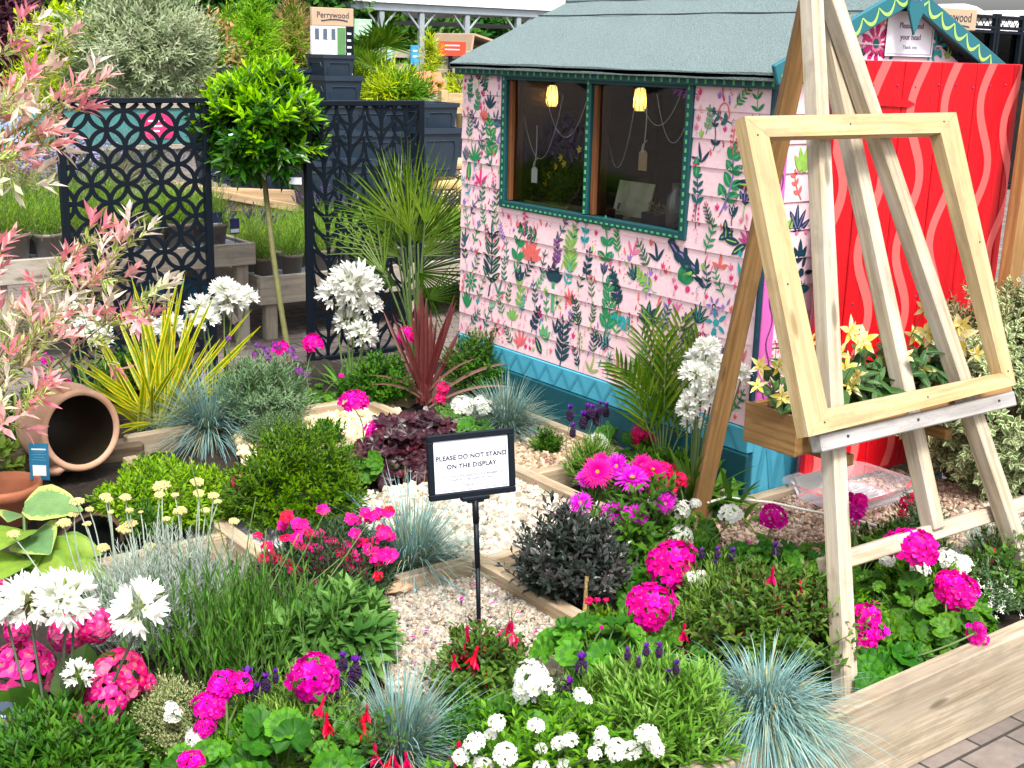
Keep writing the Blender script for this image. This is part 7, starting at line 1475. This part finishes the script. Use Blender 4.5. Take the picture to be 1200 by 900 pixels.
dome_shrub('sage', 'broad leaved sage beside the pebble path under the magenta dianthus', 398, 775, 130, 82, [leaf('sage_leaf', [(.05, .12, .03), (.09, .18, .045), (.15, .26, .08)], trans=.25, rough=.6), m_stem], 170, 8, .07, .028, .07, cat='herb', ang=60, tipang=30, up=.6, prof='ovate')
# hosta
b = at(32, 690, .17); t = plant('hosta', 'large hosta with blue green and yellow leaves beside the terracotta pot', b, 'hosta'); g = G(); dH = depth(b)
for mi, lst in ((0, [(62, 588, 44, .5), (45, 630, 50, -.1), (20, 600, 40, -.4)]), (1, [(35, 645, 54, -.2), (70, 650, 46, .3), (5, 660, 46, -.8), (90, 640, 36, .7), (12, 625, 42, -.6), (55, 668, 48, .1), (80, 675, 40, .5), (0, 690, 44, -.5), (105, 668, 30, .8)])):
    for (px, py, s_, tw) in lst:
        P = pd(px, py, dH+random.uniform(-.1, .1)); L = s_*1.75*dH/F; d_ = unit(A(P[0]-b[0]+tw*.1, P[1]-b[1], .12)+A(.3*tw, -.35, 0)); tube(g, curve(b, P-d_*L*.5, (0, 0, .04), 6), .004, 5, 2); blades(g, [P-d_*L*.5], [d_], L, L*.72, [A(-.3, -.45, .9)], .25, 0, 'ovate', 9, .25, mi, None, 9)
foliage(t, g, [L_hosta, L_hosty, m_stem])
# front left: agapanthus, hydrangea, azalea, thyme
agapanthus('large white agapanthus heads on dark stems in the lower left corner', 80, 900, [(34, 706, 76, .02, 0), (77, 702, 84, -.03, 1), (163, 714, 74, -.02, 1), (92, 792, 42, -.06, 2), (8, 720, 44, .05, 1), (85, 718, 40, .0, 1)], 10, .26, z=.2, dz=.06, tilt=.35, stemmat=m_dkst)
t = sc.objects['agapanthus']
b = at(75, 880, .17); t = plant('pink_hydrangea', 'hydrangea with rounded pink heads at the lower left', b, 'hydrangea'); g = G(); p, d = dome(70, .20, .16, .17, .5, .05); blades(g, b+p*.8+A(0, 0, .02), up_mix(d, .2), .10, .055, A(-.2, -.3, 1), .25, 0, 'ovate', 5, .25, 0, None, 5); foliage(t, g, [leaf('hydrangea_leaf', [(.02, .06, .015), (.05, .12, .02)], trans=.2, rough=.4)]); g = G()
heads(t, HH, [(24, 791, 84, .02), (140, 792, 66, .0), (125, 818, 58, -.06), (112, 733, 50, .16), (82, 740, 56, .18), (0, 690, 24, .2), (172, 800, 26, .02), (20, 740, 36, .15)], sg=g, tilt=.5, sr=.004); obj('stem', g, m_stem, t)
dome_shrub('azalea', 'glossy green leafy shrub in the bottom left corner', 70, 925, 190, 85, [L_mid, m_stem], 340, 11, .034, .012, .07, z=.2, ang=58, up=.8)
dome_shrub('variegated_thyme', 'pale cream and green thyme mound between the hydrangea and the lavender', 205, 880, 105, 82, [L_thyme, m_stem], 900, 10, .0085, .0045, .06, cat='herb', ang=65, up=.7, prof='round', inner=.6)
geranium(250, 900, [(246, 826, 44, .03), (262, 800, 40, .05), (240, 852, 30, 0, 0), (282, 800, 34, .04), (255, 815, 34, .05), (225, 893, 38, -.08)], HM, 'magenta geranium left of the front lavender spikes', 30, .11, .15, z=.2)
geranium(112, 905, [(112, 852, 60, 0), (100, 845, 34, -.02)], HM, 'magenta geranium head below the pink hydrangea', 10, .08, .1, z=.2)
geranium(235, 905, [(232, 862, 36), (203, 838, 26), (200, 830, 20)], HW, 'white geranium flowers below the magenta head at lower left', 10, .08, .08, z=.2)
geranium(330, 905, [(368, 792, 72, .1)], HM, 'magenta geranium standing above the front lavender spikes', 46, .15, .15, z=.2, R=(.022, .042))
geranium(622, 880, [(622, 796, 52), (615, 812, 40), (630, 800, 40)], HW, 'white geranium with the tallest head at the bottom centre', 60, .15, .17, z=.2, R=(.02, .040))
geranium(700, 800, [(705, 735, 6)], HM, 'geranium in leaf with a woody stem beside the bamboo cane', 40, .13, .15, z=.2, R=(.02, .040))
b = at(640, 905, .2); t = plant('white_verbena', 'low white verbena covered in small heads along the bottom edge', b, 'verbena'); g = G(); p, d = dome(260, .26, .14, .10, .4, 0); shoots(g, b+p-A(0, 0, .02), up_mix(d, .7), .06, 9, .026, .010, 60, 30, .2, 0, 1); foliage(t, g, [L_green, m_stem]); g = G()
heads(t, HV, [(582, 848, 30), (556, 872, 34), (592, 885, 36), (628, 852, 26), (634, 878, 20), (654, 872, 24), (668, 868, 24), (705, 868, 26), (722, 880, 36), (740, 880, 30), (757, 862, 36), (764, 870, 26), (680, 815, 24), (688, 820, 18), (565, 900, 34), (634, 900, 26), (660, 900, 28), (540, 888, 26), (705, 860, 22), (697, 885, 26), (770, 878, 24), (575, 862, 22)], sg=g, tilt=.6, sr=.0014, jit=.03, dep0=depth(b)-.13); obj('stem', g, m_stem, t)
b = at(1120, 672, .17)
# airy white euphorbia, variegated trailing plants
def euphorbia(label, px, py, wpx, hpx, n):
    t = dome_shrub('white_euphorbia', label, px, py, wpx, hpx, [L_grey, m_stem], n, 7, .015, .006, .08, cat='flowering plant', up=.7); b = np.array(t.location); k = mpp(b); p, d = dome(n, wpx*k/2, wpx*k/2, hpx*k*.75, .6, 0); g = G(); florets(g, b+p+A(0, 0, .02), up_mix(d, .3), 3, .008, .006, 'round', 0, 1, .3, 1, 2); obj('blossoms', g, P_white, t)
euphorbia('airy plant dotted with tiny white flowers beside the large fescue', 845, 870, 80, 70, 230)
euphorbia('airy plant dotted with tiny white flowers at the right end of the bed', 1150, 718, 85, 60, 220)
euphorbia('airy plant dotted with tiny white flowers below the white geranium', 645, 835, 50, 40, 90)
# begonias in the trough
t = plant('yellow_begonia', 'yellow flowered begonias filling the wooden trough', A(2.7, 2.04, .725), 'begonia'); b0 = 2.04; g = G(); n = 64; B = np.c_[rs.uniform(TX0+.02, TX1-.03, n), rs.uniform(TY0+.02, TY1-.02, n), np.full(n, .725)]; D = unit(np.c_[rs.randn(n)*.5, rs.randn(n)*.6-.2, np.full(n, .8)]); shoots(g, B, D, rs.uniform(.07, .17, n), 5, .07, .030, 70, 50, .4, 0, 1, .0022, 'ovate', .25, 4, -.2); foliage(t, g, [L_beg, m_brst])
g = G(); S0, S1 = [], []
for (px, py, s_) in [(890, 430, 24), (888, 452, 20), (916, 464, 26), (912, 430, 22), (950, 402, 24), (958, 440, 20), (995, 388, 34), (990, 432, 34), (995, 452, 34), (1012, 400, 32), (1015, 455, 34), (1022, 450, 30), (1012, 462, 28), (1080, 432, 34), (1086, 438, 28), (1092, 392, 30), (1085, 362, 26), (1120, 396, 44), (1127, 380, 24), (1070, 395, 28), (1060, 418, 24), (1145, 415, 22), (1075, 450, 20), (1100, 400, 26), (1065, 440, 22), (985, 415, 26), (1005, 440, 26), (1085, 390, 24), (1108, 412, 22), (938, 452, 20), (1035, 425, 22)]:
    P = atY(px, py, b0+random.uniform(-.09, .02)); inst('flower', HB[len(S0) % 2], t, P, s_*1.22*depth(P)/F, random.uniform(.7, 1.5), TOCAM(P)+Vector((random.uniform(-.8, .8), random.uniform(-.8, .8), 0))); S1.append(P); S0.append(A(np.clip(P[0]+random.uniform(-.05, .05), TX0+.02, TX1-.02), 2.04, .73))
for q in range(len(S0)): g = G(); stems(g, S0[q:q+1], S1[q:q+1], .002, .0014, np.array([A(0, 0, .03)]), 5, 4); obj('stem', g, m_brst, t)
# variegated bush at the right
for k, (px, py, Yb, w_, lab) in enumerate([(1190, 470, 2.15, .44, 'variegated')]):
    c_ = atY(1172, 500, 2.30); b = A(c_[0], c_[1], .17); t = plant('variegated_bush', 'cream edged variegated bush at the right edge, in front of the red door', b, 'shrub'); g = G(); p, d = dome(1250, .33, .30, .37, .62, -.95); D = up_mix(d, .35); shoots(g, A(b[0], b[1], .50)+p-D*.05, D, .085, 10, .032, .021, 66, 30, .1, 0, 1, .0015, 'ovate', .2, 2, -.15); stems(g, np.tile(b, (50, 1)), A(b[0], b[1], .50)+p[:50]*.9, .006, .002, None, 4, 4, 1); foliage(t, g, [L_pit, m_brst])
fl = dome_shrub('red_trailing_plant', 'small red flowered plant at the foot of the variegated bush', 1075, 640, 60, 60, [L_grey, m_stem], 120, 9, .02, .007, .07, cat='flowering plant'); heads(fl, HR, [(1062, 590, 20), (1058, 603, 16), (1070, 582, 14), (1064, 612, 10)], jit=.04)
# low leafy fillers where the bed is dense with foliage
for (px, py, w_, h_, lab) in [(960, 740, 150, 55, 'dense green leaves behind the front easel leg'), (830, 690, 120, 45, 'dense green leaves under the wide magenta geranium'), (720, 770, 110, 40, 'dense green leaves beside the bamboo cane'), (1080, 715, 140, 50, 'dense green leaves under the right hand geraniums'), (560, 880, 110, 45, 'dense green leaves around the foot of the bottom fuchsia'), (300, 890, 150, 45, 'dense green leaves under the front lavender'), (700, 890, 160, 45, 'dense green leaves behind the white verbena'), (1060, 665, 120, 40, 'dense green leaves between the middle and right easel legs'), (640, 530, 30, 20, 'small green tuft at the edge of the brown gravel'), (160, 880, 110, 50, 'dense dark leaves between hydrangea and thyme'), (780, 560, 90, 40, 'dense green leaves behind the crimson geranium'), (385, 520, 40, 22, 'small green tuft on the cream gravel')]:
    dome_shrub('leafy_filler', lab, px, py, w_, h_, [L_mid if px % 3 else L_green, m_stem], int(w_*1.9), 9, .028, .013, .06, cat='plant', prof='ovate', up=.7)

# ------------------------------------------------------------------ trees and shrubs beyond the benches
def bush(name, label, px, py_top, py_bot, wpx, Y_, mats, n, lL, lW, cat='shrub', nl=9, sl=.2, prof='lance', pointy=1.0, trunk=True, group=None, inner=.55, mtip=None, tipfrac=0):
    c_ = atY(px, (py_top+py_bot)/2, Y_); top, bot = atY(px, py_top, Y_)[2], atY(px, py_bot, Y_)[2]; k = depth(c_)/F; rx = wpx*k/2; rz = (top-bot)/2; t = plant(name, label, A(c_[0], Y_, 0), cat, group); g = G(); p, d = dome(n, rx, rx*.8, rz, inner, -.9)
    if pointy > 1: p[:, :2] *= (1-.75*((p[:, 2:3]/rz+1)/2)**pointy)
    D = up_mix(d, .5); shoots(g, c_+p-D*sl*.5, D, sl*rs.uniform(.6, 1.2, len(p)), nl, lL, lW, 60, 25, .1, 0, None, .003, prof, 0, 2 if lL > .06 else 1, -.1, cols=2, mtip=mtip, tipfrac=tipfrac); foliage(t, g, mats, 'crown')
    g = G(); tube(g, curve(A(c_[0], Y_, 0), c_, (.03, 0, 0), 8), np.linspace(.05, .025, 8)*max(1, rx), 8); m_ = 22; stems(g, np.tile(c_-A(0, 0, rz*.7), (m_, 1)), c_+p[:m_]*.9, .02*max(.6, rx), .006, None, 5, 5); obj('trunk', g, m_bark, t, True); return t
F1 = leaf('pale_yellow_green_leaf', [(.24, .38, .03), (.42, .54, .05), (.54, .62, .09)], trans=.3); F2 = leaf('woodland_leaf', [(.022, .075, .018), (.05, .13, .028), (.10, .20, .04)], trans=.2); F3 = leaf('copper_leaf', [(.045, .018, .028), (.09, .035, .05), (.13, .06, .07)], trans=.2); F4 = leaf('bronze_tipped_leaf', [(.16, .22, .06), (.32, .20, .10), (.42, .24, .14)], trans=.25); F5 = leaf('bright_green_tree_leaf', [(.10, .25, .025), (.20, .40, .04), (.32, .50, .07)], trans=.3)
TG = 'nursery shrubs behind the sales benches'
bush('olive_bush', 'large silvery olive leaved bush rising above the ring patterned screen', 172, -22, 128, 165, 9.0, [L_olive], 1000, .062, .013, 'shrub', 16, .26, 'lance', group=TG)
bush('golden_shrub', 'golden green shrub between the purple tree and the silvery bush', 72, 18, 95, 75, 9.6, [F1], 330, .07, .04, 'shrub', 10, .2, 'ovate', group=TG)
bush('golden_shrub', 'lower golden green shrub left of the silvery bush, behind the pink willow', 55, 70, 150, 95, 9.4, [F1], 330, .06, .03, 'shrub', 10, .2, 'ovate', group=TG)
bush('grey_green_shrub', 'soft grey green shrub under the golden shrub, behind the willow', 95, 75, 140, 80, 9.2, [L_grey], 330, .05, .016, 'shrub', 12, .2, group=TG)
bush('purple_tree', 'dark purple leaved tree in the upper left corner', 12, -20, 110, 80, 10.5, [F3], 600, .07, .035, 'tree', 9, .22, 'ovate')
bush('photinia', 'green shrub with pinkish bronze tips right of the silvery bush', 245, 30, 115, 70, 10.0, [F5, F4], 480, .07, .03, 'shrub', 9, .22, 'ovate', mtip=1, tipfrac=.5, group=TG)
bush('upright_shrub', 'tall bright green upright shrub above the clipped bay tree', 300, -6, 95, 62, 10.2, [F5], 620, .06, .034, 'shrub', 9, .22, 'ovate', 1.6, group=TG)
bush('upright_shrub', 'reddish green upright shrub left of the tan name board', 343, -4, 90, 58, 10.5, [F5, F4], 560, .06, .03, 'shrub', 9, .22, 'ovate', 1.6, mtip=1, tipfrac=.5, group=TG)
bush('upright_shrub', 'small bright green shrub between the bronze and the tall upright ones', 268, 10, 90, 40, 10.8, [F5], 300, .06, .03, 'shrub', 9, .2, 'ovate', 1.6, group=TG)
for k, (px, t_, b_, w_, Y_, mt, lab) in enumerate([(60, -70, 110, 240, 17, F2, 'dark woodland tree behind the purple tree'), (215, -90, 110, 230, 19, F2, 'dark woodland tree behind the silvery bush'), (345, -70, 110, 200, 18, F2, 'dark woodland tree behind the upright shrubs'), (395, -30, 100, 110, 20, F5, 'bright green tree above the tan name board'), (470, 5, 105, 130, 30, F2, 'dark tree seen under the canopy, left of the steel posts'), (560, 8, 100, 120, 31, F2, 'dark tree seen under the canopy behind the slatted fence'), (650, 8, 100, 130, 30, F2, 'dark tree seen under the canopy above the shed roof edge'), (-20, -60, 100, 180, 20, F2, 'dark woodland tree at the extreme left'), (130, -60, 60, 140, 21, F5, 'light green tree top behind the silvery bush'), (300, -60, 60, 160, 24, F2, 'far dark tree between the two shrubs at the top')]):
    sc_ = Y_/17; bush('woodland_tree', lab, px, t_, b_, w_, Y_, [mt], 1000, .17*sc_, .10*sc_, 'tree', 8, .55*sc_, 'ovate', group='woodland trees beyond the nursery', inner=.35)
# plants left of the shed roof: palms, yellow foliage
for (px, py, Y_, s_, lab) in [(440, 62, 9.4, 62, 'fan palm standing right of the tan name board'), (425, 82, 9.0, 42, 'small fan palm at the foot of the tan name board')]:
    hubs = []; b = atY(px, py+30, Y_); b[2] = 0; t = plant('nursery_palm', lab, b, 'palm'); g, g2 = G(), G()
    for k in range(9):
        hub = atY(px+random.uniform(-14, 14), py+random.uniform(-16, 24), Y_+random.uniform(-.2, .2)); ax_ = unit(hub-atY(px, py+30, Y_)+A(0, 0, .02)); n = 15; vw = unit(hub-EYE); sd_ = unit(np.cross(ax_, vw)+vw*random.uniform(-.5, .5)); a = np.linspace(-1.4, 1.4, n); blades(g, np.repeat(hub[None], n, 0), ax_*np.cos(a)[:, None]+sd_*np.sin(a)[:, None], s_*.55*depth(hub)/F, .02, np.cross(ax_, sd_), .1, 0, 'lance', 4, .3, 0); tube(g2, curve(b, hub, (0, 0, 0), 5), .008, 4)
    foliage(t, g, L_palm, 'foliage'); obj('leaf_stalk', g2, m_stem, t)
bush('golden_grass', 'yellow green grassy plant above the right end of the leaf screen', 455, 86, 125, 60, 8.9, [F1], 200, .10, .010, 'plant', 8, .2, 'strap')
bush('golden_grass', 'green grassy plant just left of the orange terracotta pile', 478, 92, 122, 50, 8.8, [L_green], 200, .10, .010, 'plant', 8, .2, 'strap')
bush('golden_shrub', 'small golden shrub tucked against the lower corner of the shed roof', 537, 88, 112, 34, 9.3, [F1], 120, .05, .03, 'shrub', 8, .12, 'ovate', group=TG)
bush('conifer', 'small bright spiky conifer in front of the steel post', 505, 44, 92, 22, 9.9, [F1], 120, .07, .008, 'conifer', 9, .16, 'strap', 1.4)
bush('lilac_shrub', 'hazy lilac flowered shrub behind the left sales bench', 130, 160, 235, 200, 7.9, [L_grey, leaf('lilac_haze_petal', [(.30, .25, .45), (.45, .40, .58)], trans=.3)], 420, .05, .012, 'shrub', 10, .2, mtip=1, tipfrac=.3)

# fallen petals and dry leaves
g = G(); n = 150; P = np.array([at(random.uniform(430, 650), random.uniform(670, 800), .195) for _ in range(55)]+[at(random.uniform(830, 1060), random.uniform(560, 670), .195) for _ in range(45)]+[at(random.uniform(560, 690), random.uniform(560, 650), .20) for _ in range(20)]+[at(random.uniform(340, 440), random.uniform(470, 515), .2) for _ in range(15)]+[at(random.uniform(640, 700), random.uniform(480, 545), .195) for _ in range(15)])
a = rs.rand(n)*6.28; mi = (rs.rand(n) < .45).astype(int)
for q in (0, 1): s_ = mi == q; blades(g, P[s_], np.stack([np.cos(a), np.sin(a), .15*np.ones(n)], -1)[s_], rs.uniform(.008, .02, s_.sum()), rs.uniform(.006, .010, s_.sum()), None, .2, .3, 'round' if q == 0 else 'lance', 3, .3, q)
tag(obj('fallen_petals', g, [P_mag, leaf('dry_leaf', [(.22, .12, .05), (.34, .22, .10), (.16, .09, .05)], trans=.1)]), None, None, None, 'stuff')
